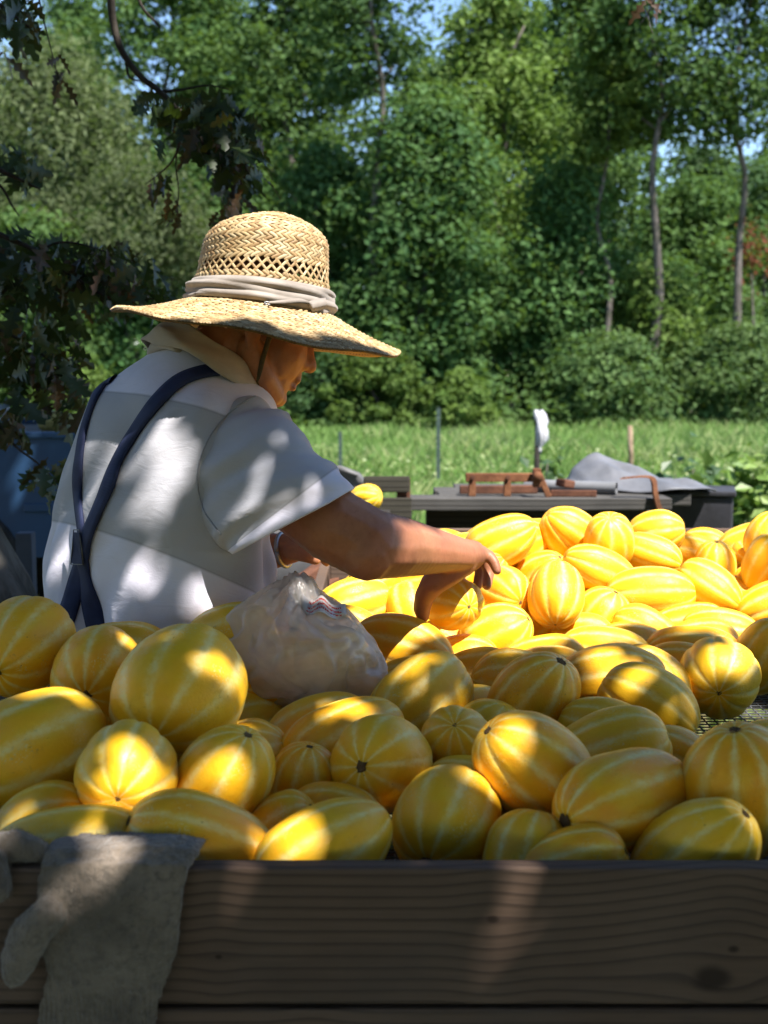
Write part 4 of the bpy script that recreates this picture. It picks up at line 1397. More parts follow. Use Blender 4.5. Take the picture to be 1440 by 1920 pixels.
    ('f37', 1.239, 2.288, 0.821, 0.0506, 1.25, 0.64, -0.77, -0.01),
    ('f38', 0.794, 2.354, 0.817, 0.0471, 1.22, 0.94, 0.33, -0.16),
    ('f39', 0.946, 2.374, 0.822, 0.0524, 1.18, -0.49, -0.87, -0.18),
    ('f40', 1.055, 2.336, 0.820, 0.0500, 1.19, -0.48, -0.88, -0.02),
    ('f41', 1.243, 2.394, 0.817, 0.0470, 1.16, -0.26, -0.96, 0.01),
    ('f42', -0.025, 2.477, 0.818, 0.0476, 1.13, -0.74, -0.68, -0.04),
    ('f43', 0.076, 2.475, 0.818, 0.0480, 1.15, -0.97, -0.24, 0.10),
    ('f44', 0.845, 2.455, 0.822, 0.0522, 1.16, -0.74, -0.67, 0.18),
    ('f45', 1.052, 2.489, 0.823, 0.0529, 1.17, 0.94, -0.34, -0.20),
    ('f46', 1.132, 2.416, 0.817, 0.0475, 1.15, 1.00, 0.03, 0.01),
    ('f47', 0.057, 2.566, 0.816, 0.0464, 1.22, 0.77, -0.64, -0.02),
    ('f48', 0.166, 2.547, 0.816, 0.0464, 1.23, 0.36, 0.93, 0.04),
    ('f49', 0.300, 2.560, 0.819, 0.0490, 1.22, 0.85, 0.52, -0.05),
    ('f50', 0.939, 2.558, 0.824, 0.0544, 1.14, 0.69, 0.72, -0.14),
    ('f51', 1.131, 2.576, 0.818, 0.0484, 1.16, 0.99, 0.14, 0.16),
    ('f52', 1.214, 2.518, 0.819, 0.0489, 1.18, 1.00, -0.01, 0.19),
    ('f53', -0.055, 2.643, 0.817, 0.0473, 1.22, -0.39, -0.92, -0.00),
    ('f54', 1.063, 2.659, 0.820, 0.0498, 1.25, -0.70, 0.71, -0.16),
    ('f55', 1.229, 2.632, 0.824, 0.0545, 1.17, 0.89, -0.46, 0.19),
    ('f56', -0.049, 2.759, 0.821, 0.0511, 1.21, -0.87, -0.49, 0.05),
    ('f57', 0.440, 2.734, 0.824, 0.0538, 1.15, -0.82, -0.57, -0.17),
    ('f58', 0.884, 2.692, 0.818, 0.0478, 1.11, 0.45, -0.89, 0.03),
    ('f59', 0.965, 2.759, 0.819, 0.0491, 1.21, 0.65, -0.76, 0.09),
    ('f60', 1.092, 2.759, 0.821, 0.0509, 1.11, 0.80, 0.60, -0.19),
    ('f61', 1.218, 2.752, 0.816, 0.0463, 1.22, 0.56, 0.83, 0.15),
    ('f62', 0.033, 2.846, 0.825, 0.0554, 1.20, -0.62, 0.78, -0.01),
    ('f63', 0.146, 2.812, 0.822, 0.0519, 1.19, -0.87, 0.48, -0.06),
    ('f64', 0.256, 2.822, 0.816, 0.0462, 1.14, -1.00, 0.07, 0.00),
    ('f65', 0.406, 2.831, 0.818, 0.0481, 1.17, -1.00, 0.06, 0.02),
    ('f66', 0.526, 2.836, 0.817, 0.0469, 1.19, -0.20, 0.98, 0.02),
    ('f67', 1.019, 2.848, 0.817, 0.0469, 1.19, -0.91, -0.42, -0.02),
    ('f68', -0.055, 2.935, 0.819, 0.0491, 1.18, -0.05, 1.00, -0.04),
    ('f69', 0.128, 2.940, 0.824, 0.0540, 1.22, -0.05, 1.00, 0.13),
    ('f70', 0.256, 2.921, 0.818, 0.0476, 1.14, -0.96, 0.29, 0.17),
    ('f71', 0.367, 2.931, 0.823, 0.0535, 1.20, 0.57, 0.82, 0.08),
    ('f72', 0.649, 2.902, 0.816, 0.0461, 1.14, 0.06, 1.00, -0.05),
    ('f73', 0.882, 2.875, 0.818, 0.0477, 1.11, -0.32, 0.95, 0.07),
    ('f74', 0.966, 2.939, 0.819, 0.0488, 1.24, 0.88, -0.47, -0.08),
    ('f75', 1.120, 2.915, 0.824, 0.0545, 1.18, -0.63, 0.77, -0.15),
    ('f76', 1.243, 2.932, 0.823, 0.0527, 1.22, -0.03, -1.00, -0.04),
    ('f77', 0.017, 3.011, 0.822, 0.0515, 1.25, 0.79, -0.61, -0.04),
    ('f78', 0.290, 3.030, 0.825, 0.0552, 1.22, 0.82, 0.57, 0.02),
    ('f79', 0.490, 3.005, 0.822, 0.0516, 1.10, 0.99, 0.10, 0.07),
    ('f80', 0.606, 3.030, 0.820, 0.0502, 1.15, 0.98, -0.18, 0.04),
    ('f81', 0.793, 2.985, 0.818, 0.0481, 1.10, -0.98, -0.21, -0.00),
    ('f82', 1.150, 3.021, 0.820, 0.0495, 1.13, 0.32, 0.95, -0.16),
    ('f83', 0.041, 3.119, 0.817, 0.0472, 1.13, 0.12, -0.99, -0.11),
    ('f84', 0.170, 3.092, 0.823, 0.0529, 1.11, 0.44, -0.90, 0.17),
    ('f85', 0.388, 3.099, 0.820, 0.0504, 1.25, -0.30, -0.95, -0.10),
    ('f86', 0.506, 3.114, 0.817, 0.0474, 1.14, 0.71, -0.71, -0.18),
    ('f87', 0.700, 3.098, 0.819, 0.0493, 1.19, 0.48, 0.88, -0.04),
    ('f88', 0.868, 3.064, 0.819, 0.0490, 1.21, -0.95, -0.30, -0.14),
    ('f89', 0.963, 3.104, 0.817, 0.0467, 1.21, 0.05, -1.00, 0.06),
    ('f90', 1.102, 3.117, 0.816, 0.0463, 1.18, -0.53, -0.85, 0.15),
    ('f91', 1.243, 3.115, 0.825, 0.0553, 1.11, 0.99, 0.16, 0.05),
    ('f92', -0.021, 3.199, 0.820, 0.0495, 1.16, 0.99, -0.14, 0.06),
    ('f93', 0.231, 3.172, 0.818, 0.0485, 1.13, -0.63, -0.78, -0.06),
    ('f94', 0.331, 3.198, 0.819, 0.0492, 1.14, -0.92, -0.39, 0.19),
    ('f95', 0.613, 3.169, 0.819, 0.0494, 1.19, -1.00, 0.00, 0.01),
    ('f96', 0.789, 3.164, 0.819, 0.0494, 1.21, 0.99, -0.12, -0.00),
    ('f97', 0.909, 3.193, 0.820, 0.0501, 1.24, 0.92, 0.39, -0.10),
    ('f98', 1.182, 3.200, 0.818, 0.0480, 1.15, 0.88, 0.47, -0.11),
    ('f99', -0.020, 2.557, 0.902, 0.0518, 1.15, 0.11, 0.99, -0.03),
    ('f100', 1.054, 2.557, 0.897, 0.0472, 1.14, -0.44, 0.90, 0.05),
    ('f101', 0.028, 2.663, 0.899, 0.0493, 1.18, 0.84, 0.54, 0.07),
    ('f102', 0.885, 2.617, 0.903, 0.0526, 1.15, -0.23, -0.97, 0.15),
    ('f103', 0.994, 2.646, 0.904, 0.0545, 1.15, 0.46, -0.89, 0.05),
    ('f104', 1.135, 2.667, 0.902, 0.0515, 1.24, 0.96, 0.27, 0.08),
    ('f105', 1.242, 2.703, 0.901, 0.0514, 1.11, -0.22, -0.98, 0.06),
    ('f106', 0.956, 2.835, 0.898, 0.0477, 1.19, -0.99, -0.16, 0.02),
    ('f107', 1.105, 2.825, 0.899, 0.0488, 1.15, -0.49, -0.87, -0.09),
    ('f108', 1.220, 2.813, 0.901, 0.0508, 1.24, -0.06, 1.00, -0.15),
    ('f109', 0.195, 2.905, 0.901, 0.0514, 1.15, 0.39, -0.92, -0.17),
    ('f110', 0.148, 3.022, 0.904, 0.0536, 1.18, -0.50, 0.86, -0.01),
    ('f111', 1.004, 3.007, 0.899, 0.0495, 1.12, 0.97, -0.25, -0.04),
    ('f112', 1.209, 3.026, 0.900, 0.0500, 1.23, -0.98, 0.21, -0.19),
    ('f113', -0.044, 3.117, 0.905, 0.0547, 1.12, -0.58, 0.81, 0.06),
    ('f114', 0.241, 3.090, 0.904, 0.0536, 1.12, 0.71, -0.71, 0.10),
    ('f115', 1.024, 3.118, 0.903, 0.0535, 1.22, -0.30, -0.95, 0.11),
    ('f116', 0.046, 3.174, 0.900, 0.0497, 1.12, 1.00, -0.01, 0.14),
    ('f117', 0.390, 3.189, 0.901, 0.0510, 1.19, -1.00, 0.02, -0.04),
    ('f118', 0.530, 3.187, 0.899, 0.0486, 1.15, -0.81, 0.59, 0.07),
    ('f119', 0.686, 3.194, 0.898, 0.0476, 1.19, 0.99, 0.11, -0.15),
    ('f120', 0.919, 3.132, 0.901, 0.0513, 1.14, -0.71, 0.70, -0.04),
]
BURIED = {
    'f26': 'shaded melon glimpsed between the biggest melon and the bag',
    'f28': 'melon glimpsed left of the one with a dark end scar',
    'f99': 'sliver of orange melon right above the pale ribbed one',
    'f101': 'sliver of orange melon left of the thumb',
    'f16': 'dark melon glimpsed above the round melon with starry stripes',
    'f25': 'dark orange bit in the gap under the blossom-scarred melon',

}
LAB = {
    'a1': 'melon with a curled green stem at the upper left edge',
    'a2': 'melon with dark round blossom scar left of the biggest melon',
    'a3': 'melon peeping up between the suspenders and the biggest melon',
    'a4': 'biggest melon of the pile, broad pale stripes, left of centre',
    'a5': 'large melon cut by the left picture edge, middle of the pile',
    'a6': 'round melon with bright sun patch and starry pale stripes, lower left',
    'a7': 'melon with steep slanting stripes right of the sunlit starry one',
    'a8': 'long melon behind the glove at the lower left',
    'a9': 'lying melon with small dark scar just right of the glove',
    'a10': 'melon with a round sun patch against the front plank',
    'a11': 'long melon with scratched end right below the plastic bag',
    'a11b': 'melon tucked directly under the plastic bag',
    'a12': 'round shaded melon with pale scar facing the viewer, centre front',
    'a13': 'small melon squeezed left of the round shaded centre melon',
    'a13b': 'small sliver of melon beside the steeply striped one',
    'a13c': 'bright bit of melon between the scratched and the round shaded ones',
    'a14': 'dark gap melon right under the biggest melon',
    'a15': 'deep lying orange melon between glove and large left melon',
    'a16': 'melon touching the shirt just left of the plastic bag',
    'b18': 'big olive-yellow melon with black blossom scar at the front plank',
    'b19': 'melon with bright sunlit stripe, middle right of the front bin',
    'b20': 'long dark melon with big brown scar, lower right',
    'b21': 'upright melon behind the long dark one at the right',
    'b22': 'melon at the front plank in the lower right corner',
    'b23': 'orange melon low beside the big olive-yellow one',
    'b24': 'small melon low under the long dark melon',
    'b25': 'wide melon with pale flecks and brown scar right of the bag',
    'b26': 'striped melon with dark scar on its upper right end',
    'b27': 'small orange melon with star of stripes in the centre gap',
    'b28': 'orange lying melon above the long dark melon',
    'b29': 'small bright bit of melon under the little orange star melon',
    'b30': 'olive striped melon lying behind the orange one',
    'b31': 'melon leaning down right beside the wire floor',
    'b32': 'broad olive melon with a dark seam line, right of centre',
    'b33': 'yellow end of melon behind the broad olive one',
    'b34': 'round shiny melon standing alone on the wire floor',
    'b35': 'small pale melon at the edge of the wire floor',
    'b36': 'orange melon at the right edge behind the upright one',
    'b37': 'smooth olive melon behind the one with dark end scar',
    'b38': 'little olive melon left of the smooth olive one',
    'b38b': 'deep lying melon between the flecked and dark-ended ones',
    'b39': 'broad shaded melon touching the bag top right',
    'b40': 'melon with sunny rim below the broad shaded one by the bag',
    'b41': 'shaded melon behind the crumpled top of the bag',
    'c42': 'pale sunlit ribbed melon under the forearm',
    'c43': 'orange melon end right of the pale ribbed one under the arm',
    'c44': 'melon grasped by the hand of the man',
    'c45': 'ribbed orange melon touched by the outstretched finger',
    'c46': 'bright upright oval melon right of the finger',
    'c47': 'bright low melon right below the grasped one',
    'c48': 'orange melon in the shadow of the hand',
    'c49': 'bright melon below the ribbed orange one',
    'c49b': 'long bright melon below the upright oval one',
    'c50': 'melon under the thumb at the left',
    'c51': 'bright melon peeping out under the thumb tip',
    'c52': 'deep orange melon between the finger melon and the oval one',
    'd52': 'large golden melon leaning high on top of the sunlit heap',
    'd53': 'striped melon standing on end behind the large golden one',
    'd54': 'far flat melon at the back edge near the table foot',
    'd55': 'pale melon on the back ridge of the heap',
    'd56': 'lying melon with star end pointing right, upper sunlit heap',
    'd57': 'pale melon right of the star-ended one on the ridge',
    'd58': 'round melon end at the right end of the ridge',
    'd59': 'slanting yellow melon under the large golden one',
    'd60': 'long bright melon lying level in the middle of the sunlit heap',
    'd61': 'very pale overexposed melon right of the long level one',
    'd62': 'yellow melon right above the overexposed pale one',
    'd63': 'small bright striped melon between ridge and right group',
    'd64': 'golden melon on top of the far right group',
    'd65': 'melon with brown scar facing out in the far right group',
    'd66': 'melon cut by the right edge beside the brown-scarred one',
    'd66b': 'orange melon highest at the right picture edge',
    'd67': 'pale melon below the far right group',
    'd68': 'pale lying melon at the right edge in the sun',
    'd69': 'greenish shaded melon at the right edge under the sunlit ones',
    'd70': 'greenish striped melon left of the right edge shaded one',
    'd71': 'half shaded melon with tiny dark fleck, middle right',
    'd72': 'half shaded melon under the long level bright one',
    'd73': 'small melon with violet seam between shaded ones',
    'd74': 'pale greenish upright melon right of the bright oval one',
    'd75': 'small pale melon below the greenish upright one',
    'd76': 'pale sunlit melon between two long shaded ones',
    'd77': 'long curved olive melon at the edge of the shade',
    'd78': 'bright striped melon in front of the long curved olive one',
    'd79': 'small pale melon top above the level shaded one',
    'd80': 'level shaded melon behind the round shiny one',
    'd81': 'orange bit of melon left of the round shiny one',
    'd83': 'tall shaded melon at the right edge behind the round shiny one',
    'd84': 'shaded striped melon left of the bright striped one',
    'd85': 'deep lying melon between oval and long level ones',
    'e86': 'golden melon at the left end of the heap ridge',
    'e87': 'second golden melon just below the ridge, left of the large one',
    'e88': 'pale melon right behind the wrist',
    'e89': 'pale round melon above the bright upright oval one',
    'e90': 'sliver of far melon left of the large golden one',
    'e91': 'melon behind the knuckles of the hand',
    'e92': 'melon seen between the finger and the pale round one',
    'e93': 'melon hidden behind the wrist',
    'e94': 'melon wedged under the large golden leaning one',
    'e95': 'melon wedged behind the star-ended one',
    'e96': 'melon wedged between star-ended and long level ones',
}
VAR = {'a1': 1, 'a2': 0, 'a4': 3, 'a5': 0, 'a6': 2, 'a7': 1, 'a12': 0, 'b18': 3, 'b20': 0, 'b26': 1, 'b34': 2, 'c44': 4, 'c45': 4, 'c46': 2, 'c42': 4, 'd52': 2, 'd56': 4, 'd59': 2, 'd60': 1, 'b25': 1, 'b27': 2, 'b39': 2}
SCR = {'a2': (0, .10), 'a6': (1, .085), 'a9': (0, .09), 'a10': (1, .09), 'a12': (2, .10), 'b18': (0, .15), 'b20': (0, .14), 'b25': (1, .13), 'b26': (0, .13), 'b27': (2, .10), 'b34': (1, .11), 'c44': (2, .05), 'c45': (2, .06), 'c46': (2, .05), 'd52': (0, .12), 'd65': (0, .12), 'd56': (1, .09)}
MOBJ = {}
for (i, x, y, z, R, asp, ax, ay, az) in MELONS:
    if i.startswith('f'):
        lab, grp = 'yellow melon glimpsed in the gaps under the top layer', 'melons buried under the top layer'
        lab = BURIED.get(i, lab)
    else:
        lab, grp = LAB[i], ('melons in the shaded front bin' if i[0] in 'ab' else 'melons in the sunlit rear bin')
    sc, sr = SCR.get(i, (random.randint(0, 2), .085))
    MOBJ[i] = melon((x, y, z), R, asp, (ax, ay, az), lab, grp, VAR.get(i, random.choice([0, 1, 2, 3, 6, 7, 8])), sc, sr)
# curled stem of the left edge melon
o = MOBJ['a1']
pts = smooth_path([(0.02, 0, .93), (0.02, .02, 1.02), (.0, .10, 1.10), (-.06, .20, 1.13), (-.12, .28, 1.10)], 5)
s = bpy.data.objects.new('stem', tube_mesh('stem', pts, np.linspace(.085, .045, len(pts)), 9))
s.data.materials.append(M_STEM)
s.data.shade_smooth()
s.parent = o
COL.objects.link(s)
# the one on the stool behind the arm
melon(STOOL_TOP + Vector((0, 0, .047)), .049, 1.2, (.75, -.5, .2), 'single bright melon on the stool behind the upper arm', 'melons lying apart', 2, 2, .06)
# two dull gourds on the truck
for k, (px_, py_) in enumerate(((97, 794), (124, 796))):
    p_ = P(px_, py_, 5.75)
    R_ = (.054, .046)[k]
    o = melon((p_.x, 5.75 + .05 * k, ZR - .002 + R_ * .97), R_, (1.15, 1.0)[k], ((-1, .1, 0), (.3, -.3, .9))[k], ('larger left gourd on the truck bed cover', 'smaller right gourd on the truck bed cover')[k], 'gourds on the truck', 5, 1, .1, name='gourd')

# ================================================================== THE MAN
t = NT('skin')
co = t.coord('Object')
n1 = t.noise(co, 14, 4, .6)
n2 = t.noise(co, 160, 3, .6)
n3 = t.noise(t.mapping(co, (30, 30, 90)), 1.0, 3)
c = t.mix(t.step(n1, .3, .7), (0.26, 0.105, 0.052), (0.36, 0.155, 0.080))
c = t.mix(t.step(t.noise(co, 5, 3, .6), .42, .68, 0, .5), c, (0.36, 0.105, 0.062))
c = t.mix(t.step(n2, .5, .75, 0, .35), c, (0.20, 0.075, 0.04))
M_SKIN = t.done(t.principled(c, .5, .35, t.bump(t.math('ADD', n2, t.math('MULTIPLY', n3, .15)), .09, .003), Subsurface_Weight=.08, Subsurface_Radius=(.02, .008, .004), Subsurface_Scale=.4))

AL = rad(37)
FV = Vector((math.cos(AL), math.sin(AL), 0))
RV = Vector((math.sin(AL), -math.cos(AL), 0))
man_base = P(300, 1100, 2.12)
man = tag(empty('person', (man_base.x, man_base.y, 0)), 'man in straw hat, colour-block shirt and navy suspenders bending over the melons', 'person')

# ---- body: overlapping balls along the limbs fused into one skin
balls = []


def ball(c, r, sc=(1, 1, 1), rot=None):
    balls.append((Vector(c), r, sc, rot))


def chain(pts, radii, step=.35):
    for i in range(len(pts) - 1):
        a, b = Vector(pts[i]), Vector(pts[i + 1])
        n = max(2, int((b - a).length / (min(radii[i], radii[i + 1]) * step)) + 1)
        for k in range(n + 1):
            f = k / n
            ball(a.lerp(b, f), radii[i] * (1 - f) + radii[i + 1] * f)


# head frame
HC = P(478, 608, 2.14)
yaw, pit = rad(17), rad(20)
hf = Vector((math.cos(yaw) * math.cos(pit), math.sin(yaw) * math.cos(pit), -math.sin(pit)))
hl = Vector((-math.sin(yaw), math.cos(yaw), 0))
hu = hf.cross(hl)
HR = Matrix((hf, hl, hu)).transposed()


def hp(f, l, u):
    return HC + hf * f + hl * l + hu * u


ball(hp(-.015, 0, .03), .088, (1.08, .86, 1.0), HR)      # skull
ball(hp(.045, 0, -.03), .062, (.9, 1.02, 1.15), HR)      # face
ball(hp(.045, .03, -.035), .036, (1, .9, 1.2), HR)
ball(hp(.045, -.03, -.035), .036, (1, .9, 1.2), HR)
ball(hp(.048, .036, -.01), .026, (1, 1, .8), HR)         # cheekbones
ball(hp(.048, -.036, -.01), .026, (1, 1, .8), HR)
ball(hp(.050, 0, -.075), .046, (.9, 1.0, .9), HR)        # jaw front
ball(hp(.072, 0, -.102), .021, (1, 1.25, .85), HR)       # chin
for sgn in (1, -1):
    chain([hp(-.005, .058 * sgn, -.045), hp(.03, .05 * sgn, -.08), hp(.062, .022 * sgn, -.10)], [.022, .022, .02])
    ball(hp(-.012, .076 * sgn, -.012), .018, (.9, .45, 1.7), HR)      # ear
    ball(hp(-.008, .080 * sgn, -.040), .010, (1, .6, 1.1), HR)        # lobe
    ball(hp(.083, .030 * sgn, .022), .018, (.8, 1.5, .6), HR)         # brow
chain([hp(.088, 0, .015), hp(.103, 0, -.020), hp(.110, 0, -.033)], [.011, .012, .0135])
ball(hp(.099, .011, -.036), .010, (1, 1, .9), HR)
ball(hp(.099, -.011, -.036), .010, (1, 1, .9), HR)
ball(hp(.090, 0, -.055), .014, (1, 1.4, .8), HR)
ball(hp(.097, 0, -.063), .0085, (.9, 2.2, .75), HR)      # upper lip
ball(hp(.094, 0, -.077), .0085, (.9, 2.0, .85), HR)      # lower lip
# neck and trunk inside the shirt
NK = P(372, 700, 2.14)
chain([hp(-.03, 0, -.05), hp(-.035, 0, -.09), NK], [.06, .056, .064])
chain([NK, P(345, 770, 2.13)], [.064, .10])
ball(P(338, 850, 2.13), .13, (1, 1, 1.2))
ball(P(318, 980, 2.12), .135, (1, 1, 1.3))
ball(P(300, 1120, 2.11), .14, (1, 1, 1.2))
# right arm
SH = P(474, 850, 2.02)
chain([P(345, 775, 2.13), SH], [.085, .058])
ARM = [SH, P(560, 935, 1.945), P(625, 985, 1.915), P(690, 1020, 1.91), P(735, 1024, 1.945), P(785, 1030, 2.0), P(835, 1036, 2.055), P(864, 1040, 2.085)]
chain(ARM, [.058, .058, .058, .056, .051, .043, .034, .0285], .3)
ball(P(688, 1036, 1.895), .044)
# hand
WR = ARM[-1]
chain([WR, P(884, 1040, 2.125)], [.029, .026])
kn = {'index': P(868, 1030, 2.17), 'middle': P(880, 1028, 2.168), 'ring': P(893, 1031, 2.155), 'little': P(903, 1037, 2.135)}
for k, p_ in kn.items():
    chain([WR.lerp(P(876, 1042, 2.12), .5), P(878, 1040, 2.13).lerp(p_, .55), p_], [.023, .0185, .0132], .4)
FING = {
    'little': ([kn['little'], P(918, 1043, 2.130), P(927, 1056, 2.122), P(932, 1070, 2.115)], [.0122, .0108, .0100, .0084]),
    'ring': ([kn['ring'], P(912, 1050, 2.160), P(917, 1074, 2.155), P(913, 1098, 2.14)], [.0128, .0114, .0104, .0090]),
    'middle': ([kn['middle'], P(897, 1047, 2.185), P(901, 1073, 2.185), P(895, 1098, 2.175)], [.0128, .0116, .0106, .0092]),
    'index': ([kn['index'], P(868, 1043, 2.215), P(867, 1064, 2.235), P(864, 1086, 2.23)], [.0128, .0116, .0106, .0092]),
}
for k, (p_, r_) in FING.items():
    chain(p_, r_, .35)
THB = [P(866, 1052, 2.095), P(838, 1072, 2.085), P(812, 1094, 2.085), P(796, 1118, 2.098), P(791, 1140, 2.108), P(793, 1156, 2.115)]
chain(THB, [.027, .0265, .0215, .0175, .0155, .0115], .3)
ball(P(850, 1064, 2.105), .027)
ball(P(868, 1052, 2.11), .027)
ball(P(884, 1047, 2.125), .022)
# left arm, reaching forward on the far side; only its hand shows
LS = P(300, 810, 2.26)
chain([P(345, 770, 2.15), LS, P(400, 960, 2.40), P(500, 1035, 2.33), P(548, 1028, 2.31)], [.09, .066, .052, .036, .028], .35)
for k in range(4):
    a_ = P(575, 1018 + k * 5, 2.32 - k * .015)
    chain([P(548, 1028, 2.31), a_, P(602, 1024 + k * 6, 2.33 - k * .014), P(612, 1040 + k * 5, 2.335 - k * .012)], [.022, .0125, .010, .008], .35)
chain([P(548, 1032, 2.29), P(575, 1042, 2.27), P(592, 1050, 2.27)], [.018, .013, .010], .35)

bm = bmesh.new()
for (c_, r_, sc, rot) in balls:
    M = Matrix.Translation(c_)
    if rot is not None:
        M = M @ rot.to_4x4()
    M = M @ Matrix.Diagonal((r_ * sc[0], r_ * sc[1], r_ * sc[2], 1))
    bmesh.ops.create_icosphere(bm, subdivisions=2, radius=1.0, matrix=M)
tmp = bpy.data.objects.new('tmp', bm_mesh('tmp', bm))
COL.objects.link(tmp)
md = tmp.modifiers.new('r', 'REMESH'); md.mode = 'VOXEL'; md.voxel_size = .0031
md = tmp.modifiers.new('s', 'SMOOTH'); md.factor = .5; md.iterations = 7
dg = bpy.context.evaluated_depsgraph_get()
bme = bpy.data.meshes.new_from_object(tmp.evaluated_get(dg))
bpy.data.objects.remove(tmp)
bme.materials.clear()
body = link('body', bme, M_SKIN, man)

# finger nails
M_NAIL = simple_mat('nail', (.55, .34, .26), (.6, .4, .31), 20, .3, .5, 0)

# ---- eyes are shut down towards the work; hair at the nape
M_HAIR = simple_mat('grey_hair', (.03, .028, .026), (.10, .095, .09), 60, .6, .4, .6, bscale=200)
rows = []
for f in np.linspace(0, 1, 7):
    row = []
    for q in np.linspace(rad(100), rad(260), 24):
        uu = .015 - .03 * f
        rr = .088
        row.append(list(hp(-.015 + rr * 1.06 * math.cos(q), rr * .86 * math.sin(q), uu + .004 * math.sin(q * 23 + f * 9))))
    rows.append(row)
ho = link('hair', grid_mesh('hair', rows, closed=False), M_HAIR, man)
md = ho.modifiers.new('t', 'SOLIDIFY'); md.thickness = .006

# ---- trousers and boots
M_JEAN = simple_mat('blue_denim', (.045, .06, .12), (.075, .095, .17), 60, .9, .1, .3)
M_BOOT = simple_mat('brown_boot', (.05, .032, .02), (.09, .06, .04), 20, .7, .3, .3)
hip = P(305, 1200, 2.12)
hipc = Vector((hip.x, 2.12, .92))
ms = []
for sgn in (1, -1):
    hj = hipc + RV * (.095 * sgn) + Vector((0, 0, -.02))
    kn_ = hipc + RV * (.11 * sgn) + FV * .05 + Vector((0, 0, -.45))
    an = hipc + RV * (.12 * sgn) + FV * -.02 + Vector((0, 0, -.84))
    pts = smooth_path([hj + Vector((0, 0, .10)), hj, kn_, an], 6)
    rr = np.interp(np.linspace(0, 1, len(pts)), [0, .33, .66, 1], [.09, .10, .085, .075])
    ring = tube_np(pts, rr, 22, cap=False)
    nz = vnoise(ring.reshape(-1, 3) * 14, 4).reshape(ring.shape[:2])
    ctr = np.array(pts)[:, None]
    ring = ctr + (ring - ctr) * (1 + .06 * nz)[:, :, None]
    ms.append(grid_mesh('leg', ring, flip=True))
    bt = bmesh.new()
    bmesh.ops.create_icosphere(bt, subdivisions=3, radius=1, matrix=Matrix.Translation(an + FV * .07 + Vector((0, 0, -.045))) @ Matrix.Rotation(AL, 4, 'Z') @ Matrix.Diagonal((.145, .052, .05, 1)))
    bmesh.ops.create_icosphere(bt, subdivisions=3, radius=1, matrix=Matrix.Translation(an + Vector((0, 0, .01))) @ Matrix.Diagonal((.06, .058, .10, 1)))
    for v in bt.verts:
        v.co.z = max(v.co.z, .003)
    link('boot', bm_mesh('boot', bt), M_BOOT, man)
link('trousers', join_meshes('trousers', ms), M_JEAN, man)

# ---- shirt
RINGS = [(1260, 303, 212, 2.11), (1200, 296, 213, 2.11), (1150, 293, 212, 2.11), (1060, 297, 206, 2.115), (1000, 302, 202, 2.12), (940, 311, 199, 2.125), (880, 320, 195, 2.13), (820, 331, 188, 2.135),
         (780, 337, 179, 2.14), (745, 340, 166, 2.145), (715, 341, 136, 2.15), (690, 346, 108, 2.15), (668, 356, 84, 2.15), (650, 366, 70, 2.15)]
nr, nu = 120, 180
pys = np.array([q[0] for q in RINGS])[::-1]
rows_py = np.linspace(1260, 650, nr)
cxs = np.interp(rows_py, pys, np.array([q[1] for q in RINGS])[::-1])
exs = np.interp(rows_py, pys, np.array([q[2] for q in RINGS])[::-1])
ys = np.interp(rows_py, pys, np.array([q[3] for q in RINGS])[::-1])
for arr in (cxs, exs):
    for _ in range(6):
        arr[1:-1] = arr[1:-1] * .5 + (arr[:-2] + arr[2:]) * .25
th = np.linspace(0, 2 * math.pi, nu, endpoint=False)
ct, sn = np.cos(th), np.sin(th)
e_ = 2.35
cs = np.sign(ct) * np.abs(ct) ** (2 / e_)
ss = np.sign(sn) * np.abs(sn) ** (2 / e_)
SHP = np.zeros((nr, nu, 3))
for i in range(nr):
    c_ = P(cxs[i], rows_py[i], ys[i])
    ext = exs[i] / FPX * ys[i]
    a_ = ext / .835
    b_ = a_ * .70
    SHP[i] = A(c_)[None] + np.outer(cs * a_, A(RV)) + np.outer(ss * b_, A(FV))
flat = SHP.reshape(-1, 3)
dirs = (SHP - SHP.mean(1)[:, None]).reshape(-1, 3)
dirs[:, 2] = 0
dirs /= np.linalg.norm(dirs, axis=1)[:, None]
# cloth folds: long soft drapes that hang from the shoulder and armpit, finer creases near the waist
pf = flat @ A(FV)
pr_ = flat @ A(RV)
z_ = flat[:, 2]
w1 = vnoise(np.stack([pf * 5, pr_ * 5, z_ * 3], 1), 1)
w2 = vnoise(np.stack([(pr_ - z_ * .55) * 19 + w1 * 1.6, pf * 9, z_ * 2.6], 1), 2)
w3 = vnoise(np.stack([(pr_ + pf * .6 + z_ * .45) * 17 + w1 * 1.5, z_ * 4, pf * 5], 1), 3)
w4 = vnoise(np.stack([pf * 40, pr_ * 40, z_ * 60], 1), 4)
low = np.clip((1.22 - z_) / .25, 0, 1)
fold = .0085 * w1 + .0190 * w2 * (.45 + .75 * low) + .0150 * w3 * (.6 + .4 * low)
top_fade = np.clip((1.36 - z_) / .06, 0.15, 1)
flat = flat + dirs * (fold * top_fade)[:, None]
SHP = flat.reshape(nr, nu, 3)
shirt_torso = SHP

LA = P(100, 975, 2.10)
YA = P(233, 744, 2.10)


